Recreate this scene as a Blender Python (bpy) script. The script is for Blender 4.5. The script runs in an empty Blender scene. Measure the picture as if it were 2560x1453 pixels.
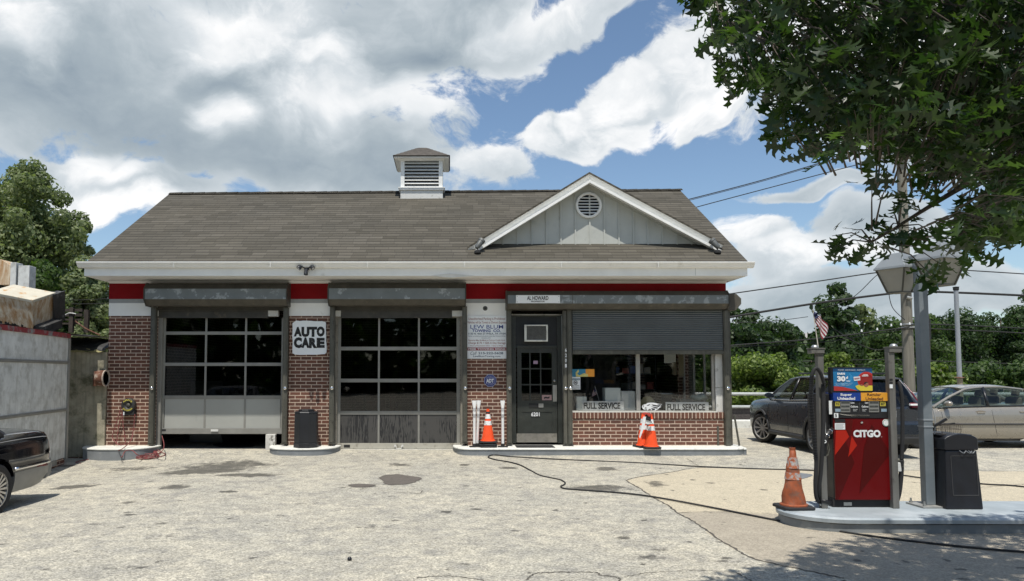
import bpy, bmesh, math, random
import numpy as np
from mathutils import Vector, Matrix, noise as mnoise
R = math.radians
random.seed(7); rng = np.random.default_rng(7)
scene = bpy.context.scene
col = scene.collection

# ---------------------------------------------------------------- camera
CAMY, EYE, FPX, CX, CY = -16.2, 1.64, 1850.0, 1125.0, 825.0
PITCH = math.atan(108/1850)
cd = bpy.data.cameras.new('camera'); cam = bpy.data.objects.new('camera', cd); col.objects.link(cam)
cam.location = (0, CAMY, EYE); cam.rotation_euler = (R(90)+PITCH, 0, 0)
cd.sensor_width = 36; cd.lens = FPX/2560*36
cd.shift_x = (1280-CX)/2560; cd.shift_y = (CY-726.5)/2560
cd.clip_start = .1; cd.clip_end = 3000
scene.camera = cam

# ---------------------------------------------------------------- light, exposure
SUN_EL, SUN_AZ = 68.5, 5.0        # elevation; degrees to the left of straight behind the camera
scene.view_settings.view_transform = 'Standard'; scene.view_settings.look = 'None'
scene.view_settings.exposure = 0.06; scene.view_settings.gamma = 1
sl = bpy.data.lights.new('sun', 'SUN'); sl.energy = 4.6; sl.angle = R(.53); sl.color = (1, .955, .88)
so = bpy.data.objects.new('sun', sl); col.objects.link(so)
sd = Vector((-math.sin(R(SUN_AZ))*math.cos(R(SUN_EL)), -math.cos(R(SUN_AZ))*math.cos(R(SUN_EL)), math.sin(R(SUN_EL))))
so.rotation_euler = sd.to_track_quat('Z', 'Y').to_euler()

def ray(px, py):
    u = (px-CX)/FPX; v = (CY-py)/FPX
    return Vector((u, math.cos(PITCH)-v*math.sin(PITCH), math.sin(PITCH)+v*math.cos(PITCH)))
def W(px, py, Y=0.0):               # point of the vertical plane y=Y seen at that place of the photograph
    d = ray(px, py); k = (Y-CAMY)/d.y
    return d.x*k, EYE+d.z*k
def azel(px, py):
    d = ray(px, py).normalized(); return math.atan2(d.x, d.y), math.asin(d.z)

# ---------------------------------------------------------------- node helpers
def nd(T, typ, ins=None, **props):
    n = T.nodes.new(typ)
    for k, v in props.items(): setattr(n, k, v)
    for k, v in (ins or {}).items():
        s = n.inputs[k]
        if isinstance(v, bpy.types.NodeSocket): T.links.new(v, s)
        elif isinstance(v, bpy.types.Node): T.links.new(v.outputs[0], s)
        else: s.default_value = v
    return n
def mth(T, op, a, b=None, c=None, clamp=False):
    ins = {0: a}
    if b is not None: ins[1] = b
    if c is not None: ins[2] = c
    return nd(T, 'ShaderNodeMath', ins, operation=op, use_clamp=clamp).outputs[0]
def ramp(T, fac, a, b, lo=0., hi=1., smooth=False):
    n = nd(T, 'ShaderNodeMapRange', {0: fac, 1: a, 2: b, 3: lo, 4: hi}, interpolation_type='SMOOTHSTEP' if smooth else 'LINEAR')
    return n.outputs[0]
def mixc(T, f, a, b, mode='MIX'):
    n = nd(T, 'ShaderNodeMix', data_type='RGBA', blend_type=mode)
    for i, v in ((0, f), (6, a), (7, b)):
        if isinstance(v, bpy.types.NodeSocket): T.links.new(v, n.inputs[i])
        else: n.inputs[i].default_value = (v if i == 0 else (*v, 1) if len(v) == 3 else v)
    return n.outputs[2]
def noi(T, vec, scale, detail=4, rough=.55, dist=0.):
    return nd(T, 'ShaderNodeTexNoise', {'Vector': vec, 'Scale': scale, 'Detail': detail, 'Roughness': rough, 'Distortion': dist}).outputs[0]

# ---------------------------------------------------------------- sky: Nishita plus clouds
world = bpy.data.worlds.new('World'); scene.world = world; world.use_nodes = True
T = world.node_tree; T.nodes.clear()
SKY_STR = .1
sky = nd(T, 'ShaderNodeTexSky', sky_type='NISHITA', sun_disc=False, sun_elevation=R(SUN_EL), sun_rotation=R(180+SUN_AZ),
         altitude=50, air_density=1.0, dust_density=.6, ozone_density=2.0)
tc = nd(T, 'ShaderNodeTexCoord').outputs['Generated']
sep = nd(T, 'ShaderNodeSeparateXYZ', {0: tc})
az = mth(T, 'ARCTAN2', sep.outputs[0], sep.outputs[1]); el = mth(T, 'ARCSINE', sep.outputs[2])
ae = nd(T, 'ShaderNodeCombineXYZ', {0: az, 1: el, 2: 0.}).outputs[0]
warp = nd(T, 'ShaderNodeTexNoise', {'Vector': ae, 'Scale': 7., 'Detail': 3.}).outputs['Color']
wv = nd(T, 'ShaderNodeVectorMath', {0: warp, 1: (.5, .5, .5)}, operation='SUBTRACT').outputs[0]
wv = nd(T, 'ShaderNodeVectorMath', {0: wv, 3: .12}, operation='SCALE').outputs[0]
aew = nd(T, 'ShaderNodeVectorMath', {0: ae, 1: wv}, operation='ADD').outputs[0]
def blobs(lst, k=.16):
    acc = None
    for (px, py, rx, ry, rot) in lst:
        a, e = azel(px, py)
        m = nd(T, 'ShaderNodeMapping', {0: aew, 1: (a, e, 0), 2: (0, 0, R(rot)), 3: (rx/FPX, ry/FPX, 1)}, vector_type='TEXTURE').outputs[0]
        ln = nd(T, 'ShaderNodeVectorMath', {0: m}, operation='LENGTH').outputs[1]
        acc = ln if acc is None else mth(T, 'SMOOTH_MIN', acc, ln, k)
    return mth(T, 'SUBTRACT', 1., acc)
CLOUDS = [(250, 150, 600, 215, 0), (700, 330, 560, 190, -6), (820, 130, 560, 180, 8), (1130, 75, 370, 100, 12), (1400, 50, 250, 55, 16), (900, 410, 280, 75, -10),
  (1400, 320, 130, 62, 12), (1550, 250, 165, 85, 28), (1720, 165, 165, 110, 40), (1790, 280, 120, 38, 20), (1500, 335, 170, 45, 5),
  (1235, 405, 105, 55, 0), (200, 430, 150, 55, 5), (330, 490, 170, 60, 0), (400, 470, 250, 60, 0),
  (1900, 590, 95, 45, 0), (2010, 640, 190, 60, 0), (2180, 600, 200, 70, 0), (2050, 483, 190, 20, 3), (2000, 730, 330, 45, 0),
  (2180, 80, 400, 200, 0), (2450, 260, 300, 170, 0), (2350, 760, 400, 60, 0), (1990, 800, 160, 60, 0), (-150, 220, 240, 170, 0), (500, -150, 900, 160, 0)]
BRIGHT = [(560, 90, 120, 60, 20), (640, 60, 190, 90, 0), (800, 110, 110, 55, 0), (560, 270, 70, 55, 0), (1060, 230, 190, 90, 10), (850, 210, 220, 90, 0), (50, 60, 90, 80, 0),
  (1040, 290, 120, 70, 0), (1330, 60, 260, 50, 12), (1350, 330, 75, 60, 0), (1560, 220, 150, 70, 20), (1730, 150, 120, 100, 40), (1600, 330, 220, 60, 8), (1240, 390, 110, 60, 0),
  (230, 400, 90, 30, 0), (330, 430, 80, 25, 0), (330, 510, 170, 40, 0), (1890, 580, 90, 40, 0), (2000, 620, 120, 40, 0), (2250, 60, 300, 160, 0), (1450, 280, 70, 60, 30), (1800, 270, 90, 40, 20), (2100, 640, 120, 40, 0)]
DARK = [(100, 200, 260, 110, 0), (330, 320, 300, 110, -5), (720, 400, 330, 85, -8), (1050, 130, 260, 60, 12), (200, 290, 200, 100, 0), (950, 420, 160, 50, -15), (560, 200, 120, 60, 0), (1250, 110, 200, 45, 15), (1600, 380, 180, 30, 5)]
fb = noi(T, nd(T, 'ShaderNodeMapping', {0: aew, 3: (1, 1.45, 1)}).outputs[0], 9.5, 10, .63)
fb2 = noi(T, nd(T, 'ShaderNodeMapping', {0: ae, 1: (3, 5, 1), 3: (1, 1.5, 1)}).outputs[0], 5.5, 8, .6, .5)
fc = mth(T, 'SUBTRACT', fb, .5)
Fb = blobs(CLOUDS)
gen = mth(T, 'MULTIPLY', mth(T, 'SUBTRACT', noi(T, tc, 2.4, 6, .55), .55), 3.)
inside = ramp(T, nd(T, 'ShaderNodeVectorMath', {0: nd(T, 'ShaderNodeMapping', {0: ae, 1: (.1, .2, 0), 3: (.78, .42, 1)}, vector_type='TEXTURE').outputs[0]}, operation='LENGTH').outputs[1], 1., 1.4)
gen = mth(T, 'SUBTRACT', gen, mth(T, 'MULTIPLY', mth(T, 'SUBTRACT', 1., inside), 4.))
F = mth(T, 'MAXIMUM', Fb, gen)
cov = mth(T, 'ADD', F, mth(T, 'MULTIPLY', fc, 2.1))
mask = ramp(T, cov, -.06, .26, smooth=True)
br = ramp(T, mth(T, 'ADD', blobs(BRIGHT), mth(T, 'MULTIPLY', fc, 1.2)), -.35, .75, smooth=True)
dk = ramp(T, mth(T, 'ADD', blobs(DARK), mth(T, 'MULTIPLY', fc, .8)), -.3, .9, smooth=True)
g = mth(T, 'ADD', .50, mth(T, 'MULTIPLY', br, .42))
g = mth(T, 'SUBTRACT', g, mth(T, 'MULTIPLY', dk, .27))
g = mth(T, 'ADD', g, mth(T, 'MULTIPLY', mth(T, 'SUBTRACT', fb2, .5), .75))
g = mth(T, 'ADD', g, mth(T, 'MULTIPLY', fc, .8))
g = mth(T, 'ADD', g, ramp(T, cov, .0, .5, .22, 0.), clamp=True)
S = 1/SKY_STR
cc = nd(T, 'ShaderNodeValToRGB', {0: g})
for e, (p, c) in zip([cc.color_ramp.elements[0], cc.color_ramp.elements[1], cc.color_ramp.elements.new(.5), cc.color_ramp.elements.new(.75)],
        [(0., (.235, .30, .365)), (1., (.87, .885, .875)), (.4, (.41, .475, .52)), (.72, (.66, .71, .745))]):
    e.position = p; e.color = (c[0], c[1], c[2], 1)
ccs = nd(T, 'ShaderNodeVectorMath', {0: cc.outputs[0], 3: S}, operation='SCALE').outputs[0]
# the clear air between the clouds: a deeper blue overhead than at the horizon
skyc = mixc(T, 1., sky.outputs[0], (1.24, 1.28, 1.27), 'MULTIPLY')
final = mixc(T, mth(T, 'MULTIPLY', mask, .97), skyc, ccs)
bg = nd(T, 'ShaderNodeBackground', {0: final, 1: SKY_STR})
nd(T, 'ShaderNodeOutputWorld', {0: bg.outputs[0]})
world.cycles.sampling_method = 'MANUAL'; world.cycles.sample_map_resolution = 512

# ---------------------------------------------------------------- materials
MATS = {}
def mat(name, color, rough=.6, metal=0., var=.12, vs=3., bump=0., bs=40., coat=0., dirt=None, ds=2.5, dthr=(.52, .7), spec=.5, streak=None, emit=None, sx=(1, 1, 1)):
    if name in MATS: return MATS[name]
    m = bpy.data.materials.new(name); m.use_nodes = True; MATS[name] = m
    T = m.node_tree; P = T.nodes['Principled BSDF']
    oc = nd(T, 'ShaderNodeTexCoord').outputs['Object']
    if sx != (1, 1, 1): oc = nd(T, 'ShaderNodeMapping', {0: oc, 3: sx}).outputs[0]
    n = noi(T, oc, vs, 6, .6)
    c = mixc(T, ramp(T, n, .3, .7), tuple(x*(1-var) for x in color), tuple(min(1, x*(1+var)) for x in color))
    if dirt:
        n2 = noi(T, oc, ds, 8, .65)
        c = mixc(T, ramp(T, n2, dthr[0], dthr[1]), c, dirt)
    if streak:
        sm = nd(T, 'ShaderNodeMapping', {0: oc, 3: (9., 9., .55)}).outputs[0]
        n3 = noi(T, sm, 1.2, 7, .65)
        c = mixc(T, ramp(T, n3, .52, .74, 0, .8), c, streak)
    T.links.new(c, P.inputs['Base Color'])
    P.inputs['Metallic'].default_value = metal; P.inputs['Specular IOR Level'].default_value = spec
    rr = ramp(T, noi(T, oc, vs*2.3, 4), .3, .7, max(0.02, rough-.08), min(1, rough+.08)); T.links.new(rr, P.inputs['Roughness'])
    if coat: P.inputs['Coat Weight'].default_value = coat; P.inputs['Coat Roughness'].default_value = .04
    if bump:
        b = nd(T, 'ShaderNodeBump', {'Strength': min(1, bump), 'Distance': .01, 'Height': noi(T, oc, bs, 5, .6)}); T.links.new(b.outputs[0], P.inputs['Normal'])
    if emit: P.inputs['Emission Color'].default_value = (*emit[0], 1); P.inputs['Emission Strength'].default_value = emit[1]
    return m
def glass_mat(name, tint=.7, refl=1.0, col_=(1., 1., .99)):
    if name in MATS: return MATS[name]
    m = bpy.data.materials.new(name); m.use_nodes = True; MATS[name] = m
    T = m.node_tree; T.nodes.clear()
    oc = nd(T, 'ShaderNodeTexCoord').outputs['Object']
    v = noi(T, oc, 1.3, 2)
    fc_ = nd(T, 'ShaderNodeLayerWeight', {0: .5}).outputs['Facing']
    fr = mth(T, 'ADD', .04, mth(T, 'MULTIPLY', .9, mth(T, 'POWER', fc_, 5.)))
    bmp = nd(T, 'ShaderNodeBump', {'Strength': .05, 'Distance': .02, 'Height': v}).outputs[0]
    gl = nd(T, 'ShaderNodeBsdfGlossy', {0: (1, 1, 1, 1), 'Roughness': .02, 'Normal': bmp})
    tr = nd(T, 'ShaderNodeBsdfTransparent', {0: (col_[0]*tint, col_[1]*tint, col_[2]*tint, 1)})
    mx = nd(T, 'ShaderNodeMixShader', {0: mth(T, 'MULTIPLY', fr, refl, clamp=True), 1: tr.outputs[0], 2: gl.outputs[0]})
    nd(T, 'ShaderNodeOutputMaterial', {0: mx.outputs[0]})
    return m
def brick_mat(name, vertical=False, bw=.233, bh=.077, mortar=.0085):
    m = bpy.data.materials.new(name); m.use_nodes = True; MATS[name] = m
    T = m.node_tree; P = T.nodes['Principled BSDF']
    oc = nd(T, 'ShaderNodeTexCoord').outputs['Object']; s = nd(T, 'ShaderNodeSeparateXYZ', {0: oc})
    u = mth(T, 'ADD', s.outputs[0], s.outputs[1]); z = s.outputs[2]
    wob = mth(T, 'MULTIPLY', mth(T, 'SUBTRACT', noi(T, oc, 14., 3), .5), .006)
    u = mth(T, 'ADD', u, wob); z = mth(T, 'ADD', z, wob)
    v = nd(T, 'ShaderNodeCombineXYZ', {0: u, 1: z, 2: 0.}).outputs[0]
    bt = nd(T, 'ShaderNodeTexBrick', {'Vector': v, 'Color1': (.165, .070, .046, 1), 'Color2': (.098, .048, .034, 1), 'Mortar': (.60, .48, .38, 1), 'Scale': 1., 'Mortar Size': mortar,
         'Mortar Smooth': .12, 'Bias': -.1, 'Brick Width': bw, 'Row Height': bh}, offset=0. if vertical else .5)
    c = mixc(T, ramp(T, noi(T, oc, 22., 6), .3, .75, 0., .6), bt.outputs[0], mixc(T, 1., bt.outputs[0], (.62, .56, .52), 'MULTIPLY'))
    c = mixc(T, ramp(T, noi(T, oc, 1.1, 5), .5, .75, 0, .35), c, mixc(T, 1., c, (1.35, 1.2, 1.0), 'MULTIPLY'))
    T.links.new(c, P.inputs['Base Color']); P.inputs['Roughness'].default_value = .88
    h = mth(T, 'ADD', mth(T, 'MULTIPLY', bt.outputs[1], -1.), mth(T, 'MULTIPLY', noi(T, oc, 90., 4), .25))
    b = nd(T, 'ShaderNodeBump', {'Strength': .8, 'Distance': .006, 'Height': h}); T.links.new(b.outputs[0], P.inputs['Normal'])
    return m
def shingle_mat():
    m = bpy.data.materials.new('asphalt shingle'); m.use_nodes = True
    T = m.node_tree; P = T.nodes['Principled BSDF']
    oc = nd(T, 'ShaderNodeTexCoord').outputs['Object']; s = nd(T, 'ShaderNodeSeparateXYZ', {0: oc})
    gm = nd(T, 'ShaderNodeSeparateXYZ', {0: nd(T, 'ShaderNodeNewGeometry').outputs['True Normal']})
    # along = the horizontal direction of the slope, rows follow height
    sw = ramp(T, mth(T, 'ABSOLUTE', gm.outputs[0]), .25, .3)
    u = mth(T, 'ADD', mth(T, 'MULTIPLY', s.outputs[0], mth(T, 'SUBTRACT', 1., sw)), mth(T, 'MULTIPLY', s.outputs[1], sw))
    z = mth(T, 'MULTIPLY', s.outputs[2], 2.0)
    wob = mth(T, 'MULTIPLY', mth(T, 'SUBTRACT', noi(T, oc, 1.6, 3), .5), .05)
    z = mth(T, 'ADD', z, wob)
    RH = .168
    row = mth(T, 'FLOOR', mth(T, 'DIVIDE', z, RH))
    rnd = nd(T, 'ShaderNodeTexWhiteNoise', {'W': row}, noise_dimensions='1D').outputs['Value']
    u1 = mth(T, 'ADD', u, mth(T, 'MULTIPLY', rnd, 3.7))
    tw = .305
    tab = mth(T, 'FLOOR', mth(T, 'DIVIDE', u1, tw)); shi = mth(T, 'FLOOR', mth(T, 'DIVIDE', u1, tw*3))
    wn = lambda a: nd(T, 'ShaderNodeTexWhiteNoise', {'Vector': nd(T, 'ShaderNodeCombineXYZ', {0: a, 1: row, 2: 0.}).outputs[0]}, noise_dimensions='2D').outputs['Value']
    tone = mth(T, 'ADD', mth(T, 'MULTIPLY', wn(tab), .5), mth(T, 'MULTIPLY', wn(shi), .5))
    c = mixc(T, tone, (.068, .062, .048), (.118, .108, .088))
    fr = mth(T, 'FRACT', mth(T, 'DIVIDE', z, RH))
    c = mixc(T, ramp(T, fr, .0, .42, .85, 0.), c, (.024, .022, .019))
    fu = mth(T, 'ABSOLUTE', mth(T, 'SUBTRACT', mth(T, 'FRACT', mth(T, 'DIVIDE', u1, tw)), .5))
    c = mixc(T, ramp(T, fu, .47, .5, 0., .55), c, (.03, .028, .024))
    c = mixc(T, ramp(T, noi(T, oc, .7, 6), .35, .7, 0, .5), c, mixc(T, 1., c, (1.3, 1.26, 1.2), 'MULTIPLY'))
    c = mixc(T, ramp(T, noi(T, oc, 120., 2), .35, .7, 0, .45), c, mixc(T, 1., c, (.6, .6, .6), 'MULTIPLY'))
    T.links.new(c, P.inputs['Base Color']); P.inputs['Roughness'].default_value = .93; P.inputs['Specular IOR Level'].default_value = .25
    h = mth(T, 'ADD', mth(T, 'MULTIPLY', fr, -1.), mth(T, 'MULTIPLY', tone, .4))
    h = mth(T, 'ADD', h, mth(T, 'MULTIPLY', noi(T, oc, 150., 2), .3))
    b = nd(T, 'ShaderNodeBump', {'Strength': .7, 'Distance': .012, 'Height': h}); T.links.new(b.outputs[0], P.inputs['Normal'])
    return m
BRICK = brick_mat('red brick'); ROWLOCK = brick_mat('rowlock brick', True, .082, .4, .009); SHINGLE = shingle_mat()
M_white = mat('white paint', (.80, .80, .77), .55, var=.05, dirt=(.42, .40, .34), ds=1.6, dthr=(.62, .85), bump=.15, bs=25)
M_whiteold = mat('weathered white paint', (.62, .62, .59), .7, var=.1, dirt=(.28, .27, .24), ds=6, dthr=(.58, .75), bump=.3)
M_red = mat('red paint', (.20, .002, .005), .7, var=.1, bump=.1, spec=.2)
M_stripe = mat('grey paint stripe', (.30, .31, .31), .6)
M_siding = mat('grey board siding', (.46, .47, .43), .7, var=.08, vs=2., dirt=(.27, .28, .26), ds=3, dthr=(.6, .8), bump=.15)
M_alu = mat('dull aluminium', (.255, .25, .225), .55, .2, var=.12, dirt=(.20, .19, .16), ds=5, dthr=(.6, .8))
M_grey = mat('grey door paint', (.36, .365, .335), .5, var=.06, vs=1.2, bump=.06)
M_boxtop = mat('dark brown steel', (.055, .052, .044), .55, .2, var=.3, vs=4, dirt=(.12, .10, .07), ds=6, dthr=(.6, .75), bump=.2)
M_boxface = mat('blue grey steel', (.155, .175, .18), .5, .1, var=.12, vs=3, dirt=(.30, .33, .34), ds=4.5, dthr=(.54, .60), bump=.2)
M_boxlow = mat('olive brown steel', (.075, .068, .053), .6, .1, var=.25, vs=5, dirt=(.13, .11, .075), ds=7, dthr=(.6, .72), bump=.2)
M_rail = mat('olive steel', (.085, .083, .066), .55, .2, var=.25, vs=6, dirt=(.035, .033, .028), ds=12, dthr=(.55, .7), bump=.25, streak=(.16, .15, .12))
M_curtain = mat('grey slat steel', (.125, .14, .145), .5, .3, var=.15, vs=1.2)
M_black = mat('black plastic', (.012, .013, .016), .35, var=.2)
M_blackm = mat('matt black', (.02, .02, .02), .8, var=.3)
M_rubber = mat('black rubber', (.018, .018, .019), .75, var=.2, bump=.2)
M_dark = mat('dark interior', (.03, .03, .03), .9)
M_doorp = mat('black green door paint', (.030, .034, .029), .42, var=.3, vs=4, dirt=(.07, .07, .058), ds=5, dthr=(.58, .75), bump=.15)
M_steel = mat('worn steel', (.42, .42, .40), .38, .8, var=.15, dirt=(.2, .18, .14), ds=8, dthr=(.55, .7))
M_chrome = mat('chrome', (.75, .75, .75), .12, 1., var=.05)
M_glass = glass_mat('window glass', .85)
M_glassd = glass_mat('smoked glass', .42)
M_cardglass = glass_mat('car glass', .75, col_=(.8, .9, .86))
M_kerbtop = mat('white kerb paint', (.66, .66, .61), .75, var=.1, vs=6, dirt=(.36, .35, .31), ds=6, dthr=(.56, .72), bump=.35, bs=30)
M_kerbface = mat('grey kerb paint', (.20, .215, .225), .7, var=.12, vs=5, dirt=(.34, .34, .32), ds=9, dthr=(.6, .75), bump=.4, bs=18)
M_plywood = None
M_orange = mat('orange plastic', (.86, .085, .015), .45, var=.1, vs=8, dirt=(.30, .10, .05), ds=9, dthr=(.66, .8))
M_orangeold = mat('faded orange plastic', (.30, .075, .025), .65, var=.35, vs=7, dirt=(.17, .075, .045), ds=11, dthr=(.5, .65), bump=.3)
M_refl = mat('reflective band', (.75, .75, .73), .4, var=.1, vs=9, dirt=(.5, .5, .49), ds=14, dthr=(.5, .6))
M_signw = mat('sign white', (.80, .82, .82), .45, var=.04)
M_ink = mat('black ink', (.012, .012, .013), .5)
M_blue = mat('blue ink', (.02, .05, .24), .5)
M_navy = mat('navy enamel', (.012, .025, .17), .35)
M_redink = mat('dark red ink', (.26, .02, .03), .5)
M_brownink = mat('faded red ink', (.28, .10, .08), .6)
M_whiteink = mat('white ink', (.75, .76, .76), .5)
M_galv = mat('painted lamp post grey', (.15, .18, .20), .45, .1, var=.08, vs=1.5, dirt=(.21, .24, .26), ds=2, dthr=(.55, .7))
M_wood = mat('utility pole wood', (.20, .185, .15), .9, var=.25, vs=2, sx=(6, 6, .5), streak=(.09, .08, .06), bump=.5, bs=14)

# ---------------------------------------------------------------- mesh builder
def wloc(p):
    v = Vector((0, 0, 0))
    while p is not None: v += Vector(p.location); p = p.parent
    return v
def tag(o, label=None, cat=None, group=None, kind=None):
    if label: o['label'] = label
    if cat: o['category'] = cat
    if group: o['group'] = group
    if kind: o['kind'] = kind
    return o
def empty(name, loc=(0, 0, 0), parent=None, rz=0., **k):
    o = bpy.data.objects.new(name, None); col.objects.link(o)
    o.empty_display_size = .1
    if parent is not None: o.parent = parent; o.location = Vector(loc)-wloc(parent)
    else: o.location = loc
    o.rotation_euler = (0, 0, rz); tag(o, **k); return o
class MB:
    def __init__(s): s.v = []; s.f = []; s.mi = []; s.m = 0
    def add(s, vs, fs):
        n = len(s.v); s.v += [tuple(v) for v in vs]; s.f += [tuple(i+n for i in f) for f in fs]; s.mi += [s.m]*len(fs); return s
    def box(s, x0, x1, y0, y1, z0, z1, M=None):
        vs = [Vector((x, y, z)) for x in (x0, x1) for y in (y0, y1) for z in (z0, z1)]
        if M is not None: vs = [M @ v for v in vs]
        return s.add(vs, [(0, 1, 3, 2), (4, 6, 7, 5), (0, 4, 5, 1), (2, 3, 7, 6), (0, 2, 6, 4), (1, 5, 7, 3)])
    def prism(s, poly, ax, a, b):       # polygon in the plane across axis ax, from a to b
        n = len(poly)
        def P(p, t): return {'x': (t, p[0], p[1]), 'y': (p[0], t, p[1]), 'z': (p[0], p[1], t)}[ax]
        vs = [P(p, a) for p in poly]+[P(p, b) for p in poly]
        fs = [tuple(range(n)), tuple(range(2*n-1, n-1, -1))]+[(i, n+i, n+(i+1) % n, (i+1) % n) for i in range(n)]
        return s.add(vs, fs)
    def cyl(s, p0, p1, r0, r1=None, n=16, caps=True):
        r1 = r0 if r1 is None else r1; p0 = Vector(p0); p1 = Vector(p1); d = (p1-p0).normalized()
        a = d.orthogonal().normalized(); b = d.cross(a)
        vs = []
        for p, r in ((p0, r0), (p1, r1)):
            for i in range(n):
                t = 2*math.pi*i/n; vs.append(p+a*(r*math.cos(t))+b*(r*math.sin(t)))
        fs = [(i, (i+1) % n, n+(i+1) % n, n+i) for i in range(n)]
        if caps: fs += [tuple(range(n-1, -1, -1)), tuple(range(n, 2*n))]
        return s.add(vs, fs)
    def tube(s, pts, r, n=8, closed=False):
        pts = [Vector(p) for p in pts]; rs = r if hasattr(r, '__len__') else [r]*len(pts)
        m = len(pts); up = None; vs = []
        for i, p in enumerate(pts):
            d = (pts[min(i+1, m-1)]-pts[max(i-1, 0)]).normalized()
            if up is None: up = d.orthogonal().normalized()
            up = (up-d*up.dot(d)); up = up.normalized() if up.length > 1e-6 else d.orthogonal().normalized()
            b = d.cross(up)
            for k in range(n):
                t = 2*math.pi*k/n; vs.append(p+up*(rs[i]*math.cos(t))+b*(rs[i]*math.sin(t)))
        fs = [(i*n+k, i*n+(k+1) % n, (i+1)*n+(k+1) % n, (i+1)*n+k) for i in range(m-1) for k in range(n)]
        fs += [tuple(range(n-1, -1, -1)), tuple(range((m-1)*n, m*n))]
        return s.add(vs, fs)
    def lathe(s, prof, c=(0, 0, 0), ax='z', n=24, caps=True):   # profile (radius, height)
        vs = []
        for r, h in prof:
            for k in range(n):
                t = 2*math.pi*k/n; a, b = r*math.cos(t), r*math.sin(t)
                vs.append({'z': (c[0]+a, c[1]+b, c[2]+h), 'y': (c[0]+a, c[1]+h, c[2]+b), 'x': (c[0]+h, c[1]+a, c[2]+b)}[ax])
        m = len(prof)
        fs = [(i*n+k, i*n+(k+1) % n, (i+1)*n+(k+1) % n, (i+1)*n+k) for i in range(m-1) for k in range(n)]
        if caps and prof[0] != prof[-1]: fs += [tuple(range(n-1, -1, -1)), tuple(range((m-1)*n, m*n))]
        return s.add(vs, fs)
    def build(s, name, m, parent=None, local=False, smooth=False, bevel=0., seg=2, **k):
        off = Vector((0, 0, 0)) if (local or parent is None) else wloc(parent)
        me = bpy.data.meshes.new(name)
        me.from_pydata([(v[0]-off.x, v[1]-off.y, v[2]-off.z) for v in s.v], [], s.f)
        for mm in (m if isinstance(m, (list, tuple)) else [m]): me.materials.append(mm)
        if isinstance(m, (list, tuple)): me.polygons.foreach_set('material_index', s.mi)
        bm = bmesh.new(); bm.from_mesh(me); bmesh.ops.recalc_face_normals(bm, faces=bm.faces); bm.to_mesh(me); bm.free()
        if smooth:
            me.polygons.foreach_set('use_smooth', [True]*len(me.polygons))
            if smooth is not True:
                me.set_sharp_from_angle(angle=R(smooth))
        o = bpy.data.objects.new(name, me); col.objects.link(o)
        if parent is not None: o.parent = parent
        if bevel:
            b = o.modifiers.new('bevel', 'BEVEL'); b.width = bevel; b.segments = seg; b.limit_method = 'ANGLE'; b.angle_limit = R(40)
        tag(o, **k); return o
def B(name, m, x0, x1, y0, y1, z0, z1, parent=None, bevel=0., **k):
    return MB().box(x0, x1, y0, y1, z0, z1).build(name, m, parent, bevel=bevel, **k)
def PB(name, m, px0, py0, px1, py1, Y, depth, parent=None, bevel=0., **k):   # a box whose front face fills that rectangle at y=Y
    x0, z1 = W(px0, py0, Y); x1, z0 = W(px1, py1, Y)
    return B(name, m, x0, x1, Y, Y+depth, z0, z1, parent, bevel, **k)
def move_to(o, loc):
    """place the origin of a single-mesh thing at its own base"""
    me = o.data; l = Vector(loc); me.transform(Matrix.Translation(-l)); o.location = l; return o
def smooth_path(pts, n=8):
    pts = [Vector(p) for p in pts]; out = []
    for i in range(len(pts)-1):
        p0 = pts[max(i-1, 0)]; p1 = pts[i]; p2 = pts[i+1]; p3 = pts[min(i+2, len(pts)-1)]
        for k in range(n):
            t = k/n; out.append(.5*((2*p1)+(p2-p0)*t+(2*p0-5*p1+4*p2-p3)*t*t+(3*p1-p0-3*p2+p3)*t**3))
    return out+[pts[-1]]
def text(s, name, m, parent, x0, x1, z0, z1, y, bold=0., ext=.0012, shear=0., arc=None, xf=None, **k):
    cu = bpy.data.curves.new('t', 'FONT'); cu.body = s; cu.size = 1; cu.offset = bold; cu.resolution_u = 3; cu.shear = shear; cu.extrude = 0
    ob = bpy.data.objects.new('t', cu)
    me = bpy.data.meshes.new_from_object(ob); bpy.data.objects.remove(ob)
    co = np.array([v.co[:] for v in me.vertices]); a = co.min(0); b = co.max(0)
    fs = [tuple(p.vertices) for p in me.polygons]; bpy.data.meshes.remove(me)
    u = (co[:, 0]-a[0])/max(1e-6, b[0]-a[0]); v = (co[:, 1]-a[1])/max(1e-6, b[1]-a[1])
    if arc:       # (cx, cz, r0, r1, start, end) angles in degrees
        cx, cz, r0, r1, s0, s1 = arc
        th = np.radians(s0+(s1-s0)*u); rr = r0+(r1-r0)*v
        X = cx+rr*np.cos(th); Z = cz+rr*np.sin(th)
    else: X = x0+(x1-x0)*u; Z = z0+(z1-z0)*v
    mb = MB(); mb.add([(X[i], y, Z[i]) if xf is None else xf(X[i], Z[i]) for i in range(len(X))], fs)
    return mb.build(name, m, parent, **k)
def ptext(s, name, m, parent, px0, py0, px1, py1, Y, **k):
    x0, z1 = W(px0, py0, Y); x1, z0 = W(px1, py1, Y)
    return text(s, name, m, parent, x0, x1, z0, z1, Y, **k)
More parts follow.
